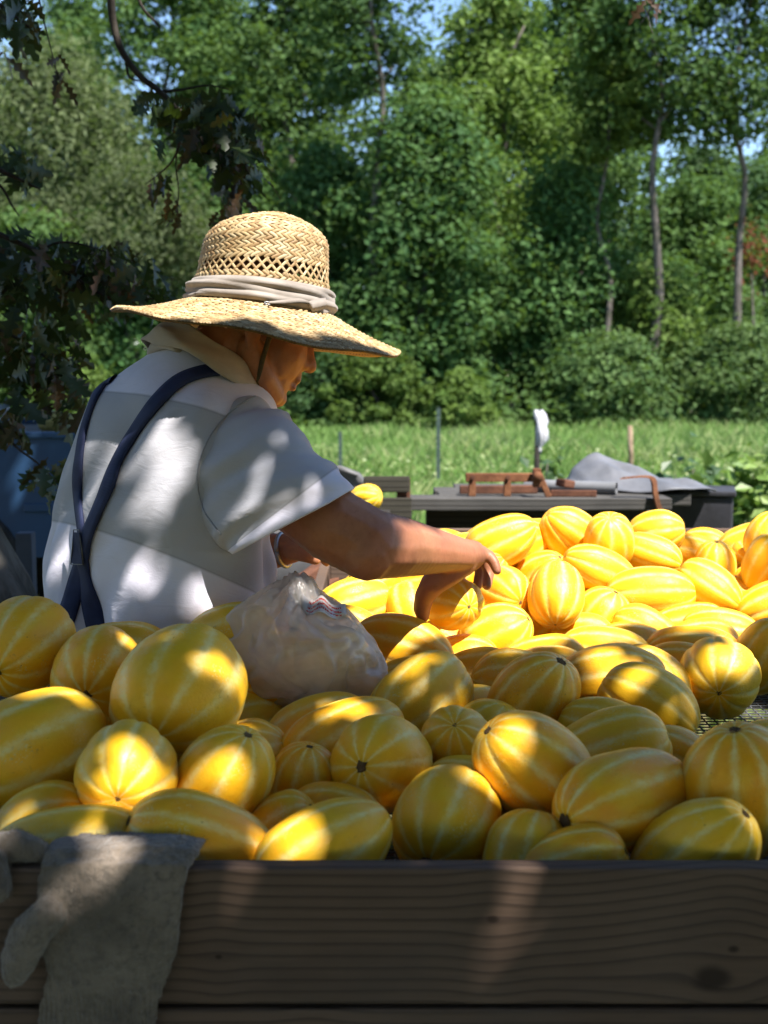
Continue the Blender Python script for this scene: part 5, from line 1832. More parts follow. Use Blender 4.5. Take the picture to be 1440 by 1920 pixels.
def shirt_material(name, sleeve):
    t = NT(name)
    co = t.coord('Object')
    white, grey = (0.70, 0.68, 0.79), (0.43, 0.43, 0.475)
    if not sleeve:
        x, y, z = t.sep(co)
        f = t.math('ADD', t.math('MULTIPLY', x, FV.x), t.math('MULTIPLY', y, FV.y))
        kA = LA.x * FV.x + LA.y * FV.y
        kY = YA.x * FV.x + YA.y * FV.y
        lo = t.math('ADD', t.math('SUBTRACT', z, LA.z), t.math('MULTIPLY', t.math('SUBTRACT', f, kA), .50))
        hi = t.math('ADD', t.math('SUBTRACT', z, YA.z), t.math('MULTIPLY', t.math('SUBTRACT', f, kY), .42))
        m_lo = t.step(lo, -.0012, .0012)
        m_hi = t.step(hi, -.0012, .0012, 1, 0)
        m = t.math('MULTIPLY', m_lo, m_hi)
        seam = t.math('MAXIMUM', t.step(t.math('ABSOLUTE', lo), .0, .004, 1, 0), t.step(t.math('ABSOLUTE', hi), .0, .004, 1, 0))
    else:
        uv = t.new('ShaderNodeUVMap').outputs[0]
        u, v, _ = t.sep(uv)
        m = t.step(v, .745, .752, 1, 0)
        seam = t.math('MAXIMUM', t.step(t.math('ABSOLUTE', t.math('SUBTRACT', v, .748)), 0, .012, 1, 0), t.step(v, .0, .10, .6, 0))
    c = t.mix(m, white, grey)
    blot = t.noise(co, 7, 4, .6)
    c = t.mix(t.step(blot, .42, .72, 0, .22), c, (0.33, 0.30, 0.27))
    c = t.mix(t.math('MULTIPLY', seam, .35), c, (.16, .16, .17))
    fine = t.noise(t.mapping(co, (900, 900, 300)), 1, 2)
    wr = t.noise(t.mapping(co, (18, 18, 46), rot=(0, .5, .4)), 1, 4, .6, .8)
    b = t.bump(t.math('ADD', t.math('MULTIPLY', fine, .10), wr), .26, .007)
    p = t.principled(c, .9, .15, b, Sheen_Weight=.15)
    tr = t.new('ShaderNodeBsdfTranslucent')
    t.put(tr.inputs['Color'], c)
    mx = t.new('ShaderNodeMixShader')
    mx.inputs[0].default_value = .12
    t.t.links.new(p, mx.inputs[1])
    t.t.links.new(tr.outputs[0], mx.inputs[2])
    return t.done(mx.outputs[0])


# the shirt's own coordinates are world coordinates of the man at rest: keep its origin at the world origin
sh_me = grid_mesh('shirt', shirt_torso, flip=False)
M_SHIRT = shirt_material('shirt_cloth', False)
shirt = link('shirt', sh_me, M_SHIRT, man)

# sleeve
SL = [((455, 738), (392, 985), 2.055, .088), ((500, 752), (400, 1003), 2.02, .100), ((548, 788), (408, 1016), 1.985, .106), ((600, 842), (418, 1026), 1.955, .102), ((640, 888), (432, 1033), 1.935, .094), ((664, 916), (441, 1037), 1.925, .088)]
tops = smooth_path([P(q[0][0], q[0][1], q[2]) for q in SL], 8)
bots = smooth_path([P(q[1][0], q[1][1], q[2]) for q in SL], 8)
dep = np.interp(np.linspace(0, 5, len(tops)), range(6), [q[3] for q in SL])
nsu = 90
ths = np.linspace(0, 2 * math.pi, nsu, endpoint=False)
SLV = np.zeros((len(tops), nsu, 3))
armdir = (tops[-1] + bots[-1]) / 2 - (tops[0] + bots[0]) / 2
for i in range(len(tops)):
    c_ = (tops[i] + bots[i]) / 2
    h = (tops[i] - bots[i]) / 2
    d_ = np.cross(armdir, h)
    d_ /= np.linalg.norm(d_)
    if d_[1] > 0:
        d_ = -d_
    tocam = np.array([0, 0, CZ]) - c_
    tocam /= np.linalg.norm(tocam)
    fb_ = min(1, i / (len(tops) - 1) * 1.3)
    d_ = d_ * (1 - fb_) + tocam * fb_
    d_ /= np.linalg.norm(d_)
    k = 2.15
    cc_, s_ = np.cos(ths), np.sin(ths)
    cc_ = np.sign(cc_) * np.abs(cc_) ** (2 / k)
    s_ = np.sign(s_) * np.abs(s_) ** (2 / k)
    SLV[i] = c_ + np.outer(cc_, h) + np.outer(s_, d_ * dep[i])
fl = SLV.reshape(-1, 3)
dv = (SLV - SLV.mean(1)[:, None]).reshape(-1, 3)
dv /= np.linalg.norm(dv, axis=1)[:, None]
ad = armdir / np.linalg.norm(armdir)
s_al = fl @ ad
s_z = fl[:, 2]
f1 = vnoise(np.stack([s_al * 7, s_z * 16 + s_al * 6, fl[:, 1] * 6], 1), 12)
f2 = vnoise(np.stack([s_al * 10 + f1, (s_z - s_al * .8) * 30, fl[:, 1] * 10], 1), 13)
vv_ = np.repeat(np.linspace(0, 1, len(tops)), nsu)
amp = np.interp(vv_, [0, .15, .6, .8, 1], [.2, .9, 1.2, .7, .45])
fl = fl + dv * ((.010 * f1 + .0135 * f2) * amp)[:, None]
SLV = fl.reshape(SLV.shape)
sl_me = grid_mesh('sleeve', SLV)
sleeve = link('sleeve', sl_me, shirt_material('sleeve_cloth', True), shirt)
md = sleeve.modifiers.new('t', 'SOLIDIFY'); md.thickness = .0035; md.offset = -1
tag(sleeve, 'grey short sleeve with wide white cuff')
# far sleeve
lt = smooth_path([P(330, 752, 2.22), P(352, 830, 2.33), P(400, 930, 2.39)], 6)
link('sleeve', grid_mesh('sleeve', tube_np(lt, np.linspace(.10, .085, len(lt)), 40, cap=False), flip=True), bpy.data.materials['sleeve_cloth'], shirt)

# wrinkled cloth bunched below the sleeve, beside the arm
bu = []
for i, (p0, p1) in enumerate([((408, 1000), (470, 1085)), ((440, 1012), (492, 1092)), ((490, 1010), (500, 1075)), ((540, 1003), (506, 1062))]):
    pass

# ---- suspenders laid on the shirt
dgm = bpy.context.evaluated_depsgraph_get()
bm = bmesh.new(); bm.from_mesh(sh_me); bmesh.ops.recalc_face_normals(bm, faces=bm.faces)
bvh = BVHTree.FromBMesh(bm)
cen = Vector(shirt_torso.mean((0, 1)))


def on_shirt(px, py):
    o_ = Vector((0, 0, CZ))
    d_ = (P(px, py, 2.0) - o_).normalized()
    loc, nrm, idx, dist = bvh.ray_cast(o_, d_)
    if loc is None:
        loc, nrm, idx, dist = bvh.find_nearest(P(px, py, 2.12))
    if nrm.dot(Vector((0, 0, CZ)) - loc) < 0:
        nrm = -nrm
    return loc, nrm


t = NT('navy_webbing')
uv = t.new('ShaderNodeUVMap').outputs[0]
u, v, _ = t.sep(uv)
wv = t.math('SINE', t.math('MULTIPLY', v, 500))
M_NAVY = t.done(t.principled(t.mix(t.step(t.noise(t.coord('Object'), 30, 3), .3, .7), (.012, .018, .055), (.022, .03, .08)), .75, .3, t.bump(wv, .05, .001)))


def strap(name, pix, width, lift=.004, parent=None, mat=None):
    pts = smooth_path([(p_[0], p_[1], 0) for p_ in pix], 8)
    P0 = []
    N0 = []
    for p_ in pts:
        l, n_ = on_shirt(p_[0], p_[1])
        P0.append(A(l)); N0.append(A(n_))
    P0 = np.array(P0); N0 = np.array(N0)
    for _ in range(5):
        P0[1:-1] = P0[1:-1] * .5 + (P0[:-2] + P0[2:]) * .25
        N0[1:-1] = N0[1:-1] * .5 + (N0[:-2] + N0[2:]) * .25
    rows = []
    for i in range(len(P0)):
        tg = P0[min(i + 1, len(P0) - 1)] - P0[max(i - 1, 0)]
        tg /= np.linalg.norm(tg)
        n_ = N0[i] - tg * (N0[i] @ tg)
        n_ /= np.linalg.norm(n_)
        s_ = np.cross(tg, n_) * width / 2
        q = P0[i] + n_ * lift
        rows.append([q - s_, q - s_ * .5 + n_ * .0012, q + n_ * .0016, q + s_ * .5 + n_ * .0012, q + s_, q + s_ - n_ * .004, q - s_ - n_ * .004])
    return link(name, grid_mesh(name, rows), mat or M_NAVY, parent)


sus = strap('suspenders', [(404, 697), (368, 704), (330, 722), (286, 768), (250, 820), (222, 868), (205, 915), (188, 955), (166, 1008), (158, 1050)], .030, .0065, man)
tag(sus, 'navy blue elastic suspenders crossing at the back')
strap('strap', [(214, 712), (190, 728), (172, 765), (158, 810), (150, 860), (147, 905), (150, 955), (156, 1008), (158, 1050)], .024, .0045, sus)
strap('strap', [(158, 1046), (148, 1085), (136, 1125), (122, 1170), (110, 1215)], .033, .0045, sus)
strap('strap', [(158, 1046), (165, 1090), (174, 1135), (184, 1180), (192, 1220)], .033, .0065, sus)
M_CLIP = simple_mat('dark_wire', (.06, .06, .065), (.11, .11, .115), 30, .4, .5, .1, metallic=.5)
# wire clip holding the crossing
cl = [(152, 996), (162, 996), (166, 1030), (169, 1056), (144, 1056), (149, 1028), (152, 996)]
cp = []
for p_ in cl:
    l, n_ = on_shirt(*p_)
    cp.append(l + n_ * .012)
link('crossing_clip', tube_mesh('crossing_clip', cp, .0010, 6), M_CLIP, sus)
lp = [on_shirt(*q_) for q_ in ((152, 1000), (162, 1000), (168, 1054), (145, 1054))]
bm2 = bmesh.new()
vs2 = [bm2.verts.new(l + n_ * .010) for l, n_ in lp]
bm2.faces.new(vs2)
lo_ = link('leather_patch', bm_mesh('leather_patch', bm2), M_NAVY, sus, False)
md = lo_.modifiers.new('t', 'SOLIDIFY'); md.thickness = .003

# stitched armhole seam where the sleeve joins
bms = bmesh.new(); bms.from_mesh(sl_me); bms.from_mesh(sh_me)
bvh_all = BVHTree.FromBMesh(bms)
bms.free()
_keep = bvh
bvh = bvh_all
M_SEAM = simple_mat('grey_thread', (.24, .24, .26), (.32, .32, .34), 60, .9, .1, .3)
sp_ = [(478, 744), (452, 757), (424, 780), (400, 808), (382, 842), (372, 878), (371, 912), (378, 945), (394, 975), (416, 1002)]
strap('seam', sp_, .0022, .0010, shirt, M_SEAM)
bvh = _keep

# ---- neck cloth
t = NT('beige_neck_cloth')
co = t.coord('Object')
M_NECK = t.done(t.principled(t.mix(t.step(t.noise(co, 10, 4), .3, .7), (.33, .275, .22), (.44, .375, .315)), .9, .15, t.bump(t.noise(t.mapping(co, (20, 20, 60)), 1, 4, .6, .5), .4, .006), Sheen_Weight=.2))
nf_ = Vector((math.cos(rad(24)), math.sin(rad(24)), 0))
ns_ = Vector((-math.sin(rad(24)), math.cos(rad(24)), 0))
rows = []
for (f, cx_, cy_, lf, ls, tilt, bul) in [(0, 382, 704, .122, .118, 30, 0), (.15, 384, 698, .124, .120, 31, .004), (.35, 388, 688, .118, .112, 32, .006), (.55, 394, 677, .106, .100, 33, .002), (.75, 399, 668, .100, .092, 34, .004), (.9, 402, 660, .094, .086, 35, .003), (1.0, 403, 659, .088, .080, 35, -.002), (1.1, 402, 668, .083, .076, 35, -.003)]:
    c_ = P(cx_, cy_, 2.135)
    fd = nf_ * math.cos(rad(tilt)) - Vector((0, 0, 1)) * math.sin(rad(tilt))
    row = []
    for q in np.linspace(0, 2 * math.pi, 72, endpoint=False):
        k = 1 + .035 * math.sin(q * 3 + f * 8) + .025 * math.sin(q * 7 - f * 11)
        cq, sq = math.cos(q), math.sin(q)
        ff = lf if cq > 0 else lf * .92
        row.append(list(c_ + fd * (cq * ff * k) + ns_ * (sq * ls * k) + Vector((0, 0, bul + .004 * math.sin(q * 5 + f * 9)))))
    rows.append(row)
nk = link('neck_cloth', grid_mesh('neck_cloth', rows), M_NECK, man)
md = nk.modifiers.new('t', 'SOLIDIFY'); md.thickness = .004
md = nk.modifiers.new('s', 'SUBSURF'); md.levels = 1; md.render_levels = 1
tag(nk, 'beige cloth wrapped around the neck')
# rolled corner at the back of the neck
rp = smooth_path([P(286, 662, 2.16), P(292, 650, 2.13), P(310, 645, 2.09), P(335, 652, 2.05)], 5)
link('rolled_edge', tube_mesh('rolled_edge', rp, np.linspace(.010, .008, len(rp)), 10), M_NECK, nk)

# wrist watch on the far arm
wc = P(533, 1031, 2.315)
pts = []
wd = (P(548, 1028, 2.31) - P(500, 1035, 2.33)).normalized()
wa = wd.cross(Vector((0, 0, 1))).normalized(); wb_ = wd.cross(wa)
link('watch_band', tube_mesh('watch_band', [wc + (wa * math.cos(q) + wb_ * math.sin(q)) * .0305 for q in np.linspace(0, 2 * math.pi, 25)], .004, 8), M_STEEL, man)

# ================================================================== STRAW HAT
HB = P(486, 576, 2.135)                 # centre of the crown base
h_up = Vector((.105, .045, .99)).normalized()
h_x = (Vector((1, 0, 0)) - h_up * h_up.x).normalized()     # to the right in the picture
h_y = h_up.cross(h_x)                                       # away from the camera
RC = .1130


def hat_point(s, q):
    """s 0..1 crown top to base, 1..2 brim inner to outer edge; q = angle from picture right, counter-clockwise from above"""
    cq, sq = math.cos(q), math.sin(q)
    if s <= 1:
        # crown: rounded top with a pinch towards the right front
        k = s
        hgt = .146
        if k < .42:
            f = k / .42
            a = f * math.pi / 2
            rr = RC * .875 * (math.sin(a) ** .72)
            zz = hgt - .042 * (1 - math.cos(a)) ** 1.15
            zz += (.012 * math.exp(-((rr * cq - .022) / .045) ** 2) - .004) * (1 - f) ** .6 * math.exp(-(rr * sq / .05) ** 2)
            zz -= .024 * max(0, -cq) * f * (1 - .25 * f)
        else:
            f = (k - .42) / .58
            rr = RC * (.875 + .125 * f ** 1.15)
            zz = (hgt - .042) * (1 - f) - .024 * max(0, -cq) * (1 - f) * .75
        rr *= 1 + .012 * math.sin(3 * q + 1)
        return HB + h_x * (rr * cq * 1.02) + h_y * (rr * sq * .98) + h_up * zz
    f = s - 1
    rr = RC * (1 + .018 * math.sin(3 * q + 1)) + (.120 + .004 * math.sin(2 * q)) * f
    slope = .042 + .016 * max(0, -sq) + .010 * cq
    zz = -slope * (1.25 * f - .25 * f * f) + .010 * max(0, -cq) ** 2 * f ** 3
    zz += .004 * f * math.sin(3 * q + .6) + .003 * f * f * math.sin(7 * q)
    return HB + h_x * (rr * cq * 1.02) + h_y * (rr * sq * .98) + h_up * zz


def hat_frame(s, q):
    e = 1e-3
    p = A(hat_point(s, q))
    ds = A(hat_point(min(2, s + e), q)) - A(hat_point(max(0, s - e), q))
    dq = A(hat_point(s, q + e)) - A(hat_point(s, q - e))
    ds /= np.linalg.norm(ds) + 1e-12
    dq /= np.linalg.norm(dq) + 1e-12
    n = np.cross(ds, dq)
    n /= np.linalg.norm(n) + 1e-12
    return p, ds, dq, n


t = NT('straw_under')
co = t.coord('Object')
M_STRAWU = t.done(t.principled(t.mix(t.step(t.noise(co, 90, 3), .35, .7), (.15, .085, .03), (.25, .155, .06)), .75, .25, t.bump(t.noise(co, 260, 2), .5, .003)))
t = NT('straw')
a_ = t.new('ShaderNodeAttribute', attribute_name='Col').outputs['Color']
stn = t.noise(t.coord('Object'), 13, 4, .6)
cst = t.mix(t.step(stn, .5, .72, 0, .4), a_, (.20, .125, .055))
p_ = t.principled(cst, .55, .35, t.bump(t.noise(t.mapping(t.coord('Object'), (300, 300, 60)), 1, 2), .3, .001))
tr = t.new('ShaderNodeBsdfTranslucent'); t.put(tr.inputs['Color'], cst)
mx = t.new('ShaderNodeMixShader'); mx.inputs[0].default_value = .15
t.t.links.new(p_, mx.inputs[1]); t.t.links.new(tr.outputs[0], mx.inputs[2])
M_STRAW = t.done(mx.outputs[0])

VENT0, VENT1 = .600, .735      # open lattice band in crown parameter
nq = 120
qs = np.linspace(0, 2 * math.pi, nq, endpoint=False)


def shell(s0, s1, n, off):
    rows = []
    for s_ in np.linspace(s0, s1, n):
        row = []
        for q in qs:
            p, ds, dq, n_ = hat_frame(s_, q)
            row.append(p - n_ * off)
        rows.append(row)
    return np.array(rows)


ms = [grid_mesh('a', shell(.004, VENT0, 14, .0022), flip=False), grid_mesh('b', shell(VENT1, 2.0, 30, .0022), flip=False)]
hat = link('straw_hat', join_meshes('straw_hat', ms), M_STRAWU, man)
md = hat.modifiers.new('t', 'SOLIDIFY'); md.thickness = .0025; md.offset = 0
tag(hat, 'wide brimmed woven straw hat with cloth band')

# plaited straws, herringbone: two leaning half rows make one plait
rs_ = random.Random(4)
SV, SF, SCOL = [], [], []


def straw(s_a, q_a, s_b, q_b, w, lift, col, both=False):
    """a bent ribbon from (s_a,q_a) to (s_b,q_b)"""
    k0 = len(SV)
    for f in (0, .5, 1):
        s_ = s_a + (s_b - s_a) * f
        q = q_a + (q_b - q_a) * f
        p, ds, dq, n_ = hat_frame(min(max(s_, .002), 1.999), q)
        p2, *_ = hat_frame(min(max(s_ + (s_b - s_a) * .02 + 1e-4, .002), 1.999), q + (q_b - q_a) * .02 + 1e-5)
        d_ = p2 - p
        d_ /= np.linalg.norm(d_) + 1e-12
        side = np.cross(n_, d_)
        up = lift * (math.sin(math.pi * (.08 + .84 * f)))
        c0 = p + n_ * up
        SV.append(c0 + side * w / 2 - n_ * .0005)
        SV.append(c0 + n_ * .0009)
        SV.append(c0 - side * w / 2 - n_ * .0005)
        SCOL.extend([col] * 3)
    for r_ in (0, 3):
        SF.append([k0 + r_, k0 + r_ + 1, k0 + r_ + 4, k0 + r_ + 3])
        SF.append([k0 + r_ + 1, k0 + r_ + 2, k0 + r_ + 5, k0 + r_ + 4])


def scol():
    v = rs_.random()
    b = [(.46, .31, .15), (.54, .39, .205), (.35, .22, .10), (.59, .46, .27)][rs_.choice([0, 0, 1, 1, 2, 3])]
    k = .75 + .4 * v
    return [x * k for x in b]


def row_radius(s_):
    return sum(((hat_point(s_, q) - HB) - h_up * (hat_point(s_, q) - HB).dot(h_up)).length for q in (0, 1.5, 3, 4.6)) / 4


def plait_rows(s0, s1, height, outward=1):
    """rows of plait between s0 and s1; height = plait height in metres"""
    L = sum((hat_point(s0 + (s1 - s0) * (i + 1) / 20, 4.7) - hat_point(s0 + (s1 - s0) * i / 20, 4.7)).length for i in range(20))
    n = max(1, round(L / height))
    for i in range(n):
        a = s0 + (s1 - s0) * i / n
        b = s0 + (s1 - s0) * (i + 1) / n
        mid = (a + b) / 2
        R_ = max(.006, row_radius(mid))
        pitch = .0104
        m = max(8, int(2 * math.pi * R_ / pitch))
        st = 2 * math.pi / m
        slant = height * 1.75 / R_ if R_ > .03 else .5
        ph = rs_.random() * st
        for j in range(m):
            q = j * st + ph + rs_.uniform(-.05, .05) * st
            ov = (b - a) * .10
            straw(a - ov, q, mid + ov, q + slant * .55, .0049, .0020 + rs_.uniform(0, .0010), scol())
            straw(mid - ov, q + slant * .55 + st * .4, b + ov, q + st * .4, .0049, .0020 + rs_.uniform(0, .0010), scol())


plait_rows(.03, VENT0, .0165)
plait_rows(.90, 2.0, .0150)
# solid little row under the lattice
plait_rows(VENT1, .80, .0130)
# open lattice of crossing straws
m = 42
for j in range(m):
    q = 2 * math.pi * j / m
    dq_ = 2 * math.pi / m
    for (s_a, s_b, k) in ((VENT0 - .012, VENT1 + .012, 1), (VENT0 - .012, VENT1 + .012, -1)):
        straw(s_a, q - k * dq_ * .8, (s_a + s_b) / 2, q, .0042, .0008, scol())
        straw((s_a + s_b) / 2, q, s_b, q + k * dq_ * .8, .0042, .0012, scol())
    straw(VENT0 - .01, q + dq_ / 2, VENT0 + .045, q + dq_ / 2, .004, .0014, scol())
# edge binding
for j in range(300):
    q = 2 * math.pi * j / 300
    straw(1.975, q, 1.998, q + .03, .005, .0020, scol())
o = link('straw_weave', mesh_np('straw_weave', np.array(SV), np.array(SF), None, np.array(SCOL)), M_STRAW, hat)
tag(o, kind='stuff')
# underside plaits of the brim
SVu = []
rows = shell(1.0, 1.995, 20, .0040)
t = NT('straw_underside')
uv = t.new('ShaderNodeUVMap').outputs[0]
u, v, _ = t.sep(uv)
tri = t.math('ABSOLUTE', t.math('SUBTRACT', t.math('FRACT', t.math('MULTIPLY', v, 10)), .5))
wv = t.math('FRACT', t.math('ADD', t.math('MULTIPLY', u, 190), t.math('MULTIPLY', tri, 2.2)))
cc_ = t.mix(t.step(wv, .1, .5), (.28, .16, .06), (.58, .40, .18))
M_STRAWB = t.done(t.principled(cc_, .7, .25, t.bump(wv, .6, .003)))
link('brim_lining', grid_mesh('brim_lining', rows, flip=True), M_STRAWB, hat)

# cloth band with twisted folds
t = NT('hat_band_cloth')
co = t.coord('Object')
M_BAND = t.done(t.principled(t.mix(t.step(t.noise(co, 16, 4), .3, .7), (.20, .172, .15), (.30, .262, .232)), .85, .2, t.bump(t.noise(t.mapping(co, (40, 40, 120)), 1, 3, .6, .4), .3, .003), Sheen_Weight=.2))
rows = []
nb_ = 22
for i in range(nb_):
    f = i / (nb_ - 1)
    row = []
    for q in np.linspace(0, 2 * math.pi, 140, endpoint=False):
        s_ = .800 + .225 * f
        p, ds, dq, n_ = hat_frame(min(s_, 1.12), q)
        if s_ > 1:
            p, ds, dq, n_ = hat_frame(1.0, q)
            p = p + ds * (s_ - 1) * .12
        tw = q * .55
        fold_ = .0028 * math.sin(f * 11 + tw * 2.2) + .0016 * math.sin(f * 21 - q * 3) + .0010 * math.sin(q * 9 + f * 4)
        edge = .004 * math.sin(math.pi * min(1, max(0, f))) ** .5
        row.append(p + n_ * (.0045 + edge + fold_ * min(1, 4 * f * (1 - f) + .25)))
    rows.append(row)
bd = link('hat_band', grid_mesh('hat_band', rows), M_BAND, hat)
md = bd.modifiers.new('t', 'SOLIDIFY'); md.thickness = .002
# tail of the band crossing to a small eyelet
tl = []
q0, q1 = rad(-78), rad(-28)
for f in np.linspace(0, 1, 14):
    q = q0 + (q1 - q0) * f
    s_ = 1.10 - .16 * f
    p, ds, dq, n_ = hat_frame(min(s_, 1.0) if s_ <= 1 else s_, q)
    w_ = .004 + .006 * math.sin(f * 2.2)
    c0 = p + n_ * (.006 + .008 * min(1, f * 2.2))
    tl.append([c0 + ds * w_, c0 + n_ * .0025, c0 - ds * w_, c0 - n_ * .002])
link('band_tail', grid_mesh('band_tail', tl), M_BAND, bd)
p, ds, dq, n_ = hat_frame(1.105, rad(-79))
link('eyelet', tube_mesh('eyelet', [p + n_ * .005 + (ds * math.cos(a) + dq * math.sin(a)) * .0045 for a in np.linspace(0, 6.283, 13)], .0013, 6), M_STEEL, hat)
# chin cord
M_CORD = simple_mat('dark_cord', (.05, .04, .022), (.09, .07, .04), 60, .8, .2, .4)
cpts = smooth_path([hp(.012, -.088, .03), hp(.014, -.084, -.02), hp(.018, -.074, -.065), hp(.028, -.052, -.105), hp(.038, -.012, -.128), hp(.038, .02, -.125)], 6)
link('chin_cord', tube_mesh('chin_cord', cpts, .0042, 8), M_CORD, hat)

# ================================================================== PLASTIC BAG OF MELONS
for k, (px_, py_, Y_, R_, ax_, lb) in enumerate([(622, 1246, 1.85, .052, (.6, .3, .4), 'melon inside the plastic bag, right one'), (530, 1255, 1.845, .055, (.8, .4, .3), 'melon inside the plastic bag, left one')]):
    melon(P(px_, py_, Y_), R_, 1.2, ax_, lb, 'melons inside the bag', 1, 1, .08)
BC = A(P(572, 1228, 1.85))
bm = bmesh.new()
bmesh.ops.create_icosphere(bm, subdivisions=6, radius=1.0)
dirs = np.array([v.co[:] for v in bm.verts])
dirs /= np.linalg.norm(dirs, axis=1)[:, None]
ctl = [((404, 1188), 1.86, .50), ((440, 1155), 1.86, .45), ((500, 1112), 1.86, .42), ((556, 1096), 1.85, .22), ((612, 1148), 1.82, .40), ((665, 1165), 1.86, .42), ((706, 1225), 1.86, .42), ((730, 1282), 1.83, .32),
       ((660, 1312), 1.80, .5), ((560, 1318), 1.79, .5), ((480, 1300), 1.81, .5), ((430, 1255), 1.83, .5), ((590, 1235), 1.755, .75), ((500, 1225), 1.775, .6), ((660, 1245), 1.775, .6), ((570, 1200), 1.95, .9)]
num = np.zeros(len(dirs)); den = np.zeros(len(dirs)) + 1e-9
for (pp_, Y_, sg) in ctl:
    v = A(P(pp_[0], pp_[1], Y_)) - BC
    L = np.linalg.norm(v)
    cosang = np.clip(dirs @ (v / L), -1, 1)
    an = np.arccos(cosang)
    w = np.exp(-(an / (sg * .75)) ** 2) * (1 / sg ** 1.2)
    num += w * L
    den += w
rr = num / den
rr = np.where(den < .02, .075, rr)
tip = A(P(556, 1098, 1.85)) - BC
tip /= np.linalg.norm(tip)
# creases run out from the gathered top
e1 = np.cross(tip, [0, 1, 0]); e1 /= np.linalg.norm(e1)
e2 = np.cross(tip, e1)
azi = np.arctan2(dirs @ e2, dirs @ e1)
pol = np.arccos(np.clip(dirs @ tip, -1, 1))
nz = vnoise(dirs * 3.0, 31)
nz2 = vnoise(dirs * 6.5 + 5, 32)
cre = np.abs(np.sin(azi * 7 + nz * 3.2 + pol * .8)) ** .7
cre2 = 1 - np.abs(vnoise(np.stack([azi * 4 + nz * 2, pol * 1.6, azi * 0], 1), 33))
rid = 1 - np.abs(nz2)
rr = rr * (1 + (.17 * (cre - .55) * np.exp(-pol * .8) + .075 * (cre2 - .6) + .022 * (rid - .6) + .14 * np.exp(-(pol / .16) ** 2)))
vp = BC + dirs * rr[:, None]
for v, q in zip(bm.verts, vp):
    v.co = q
t = NT('thin_plastic')
co = t.coord('Object')
cr0 = t.noise(t.mapping(co, (9, 16, 22), rot=(.5, .7, .3)), 1, 3, .5, 1.2)
cr = t.math('SUBTRACT', 1.0, t.math('ABSOLUTE', t.math('MULTIPLY_ADD', cr0, 3.0, -1.5)))
cr2 = t.noise(t.mapping(co, (22, 12, 50), rot=(.2, .5, .9)), 1, 2, .5, .8)
b = t.bump(t.math('ADD', cr, t.math('MULTIPLY', cr2, .5)), .26, .010)
dif = t.new('ShaderNodeBsdfDiffuse'); dif.inputs[0].default_value = (.93, .86, .81, 1)
trl = t.new('ShaderNodeBsdfTranslucent'); trl.inputs[0].default_value = (.96, .89, .83, 1)
gls = t.new('ShaderNodeBsdfGlossy'); gls.inputs['Roughness'].default_value = .22; gls.inputs[0].default_value = (.9, .9, .92, 1)
tra = t.new('ShaderNodeBsdfTransparent'); tra.inputs[0].default_value = (1, .98, .95, 1)
for q in (dif, trl, gls):
    t.t.links.new(b, q.inputs['Normal'])


def mixsh(t, f, a, b_):
    m = t.new('ShaderNodeMixShader')
    t.put(m.inputs[0], f)
    t.t.links.new(a, m.inputs[1]); t.t.links.new(b_, m.inputs[2])
    return m.outputs[0]


s1 = mixsh(t, .6, dif.outputs[0], trl.outputs[0])
s2 = mixsh(t, t.step(cr0, .35, .7, .26, .50), s1, tra.outputs[0])
fr_ = t.new('ShaderNodeFresnel'); fr_.inputs[0].default_value = 1.45
t.t.links.new(b, fr_.inputs['Normal'])
s3 = mixsh(t, t.math('MULTIPLY_ADD', fr_.outputs[0], .5, .015), s2, gls.outputs[0])
M_FILM = t.done(s3)
bag = link('produce_bag', bm_mesh('produce_bag', bm), M_FILM)
tag(bag, 'translucent milky plastic bag with melons lying in front of the man', 'bag')
# loose printed flap of the bag mouth
t = NT('printed_film')
uv = t.new('ShaderNodeUVMap').outputs[0]
u, v, _ = t.sep(uv)
lines_ = t.math('LESS_THAN', t.math('FRACT', t.math('MULTIPLY', v, 4.0)), .55)
word = t.step(t.noise(t.mapping(uv, (34, 9, 1)), 1, 2, .7), .42, .47)
area = t.math('MULTIPLY', t.math('MULTIPLY', t.math('GREATER_THAN', u, .30), t.math('LESS_THAN', u, .92)), t.math('MULTIPLY', t.math('GREATER_THAN', v, .12), t.math('LESS_THAN', v, .86)))
ink = t.math('MULTIPLY', t.math('MULTIPLY', lines_, word), area)
cfl = t.mix(t.math('MULTIPLY', ink, .95), (.66, .62, .6), (.60, .05, .04))
df = t.new('ShaderNodeBsdfDiffuse'); t.put(df.inputs[0], cfl)
tl_ = t.new('ShaderNodeBsdfTranslucent'); t.put(tl_.inputs[0], cfl)
gl_ = t.new('ShaderNodeBsdfGlossy'); gl_.inputs['Roughness'].default_value = .25
M_PRINT = t.done(mixsh(t, .08, mixsh(t, .45, df.outputs[0], tl_.outputs[0]), gl_.outputs[0]))
tp = smooth_path([P(556, 1096, 1.845), P(585, 1118, 1.835), P(612, 1124, 1.83), P(648, 1136, 1.845)], 8)
bt = smooth_path([P(548, 1130, 1.83), P(575, 1150, 1.80), P(612, 1152, 1.80), P(652, 1168, 1.82)], 8)
rows = []
for i in range(9):
    f = i / 8
    row = bt * (1 - f) + tp * f
    row = row + np.stack([0 * row[:, 0], -.008 * math.sin(f * 3.1) + .006 * np.sin(np.linspace(0, 9, len(row)) + f * 3), .004 * np.sin(np.linspace(0, 14, len(row)))], 1)
    rows.append(row)
fl_ = link('bag_mouth', grid_mesh('bag_mouth', rows, closed=False), M_PRINT, bag)
md = fl_.modifiers.new('t', 'SOLIDIFY'); md.thickness = .0006

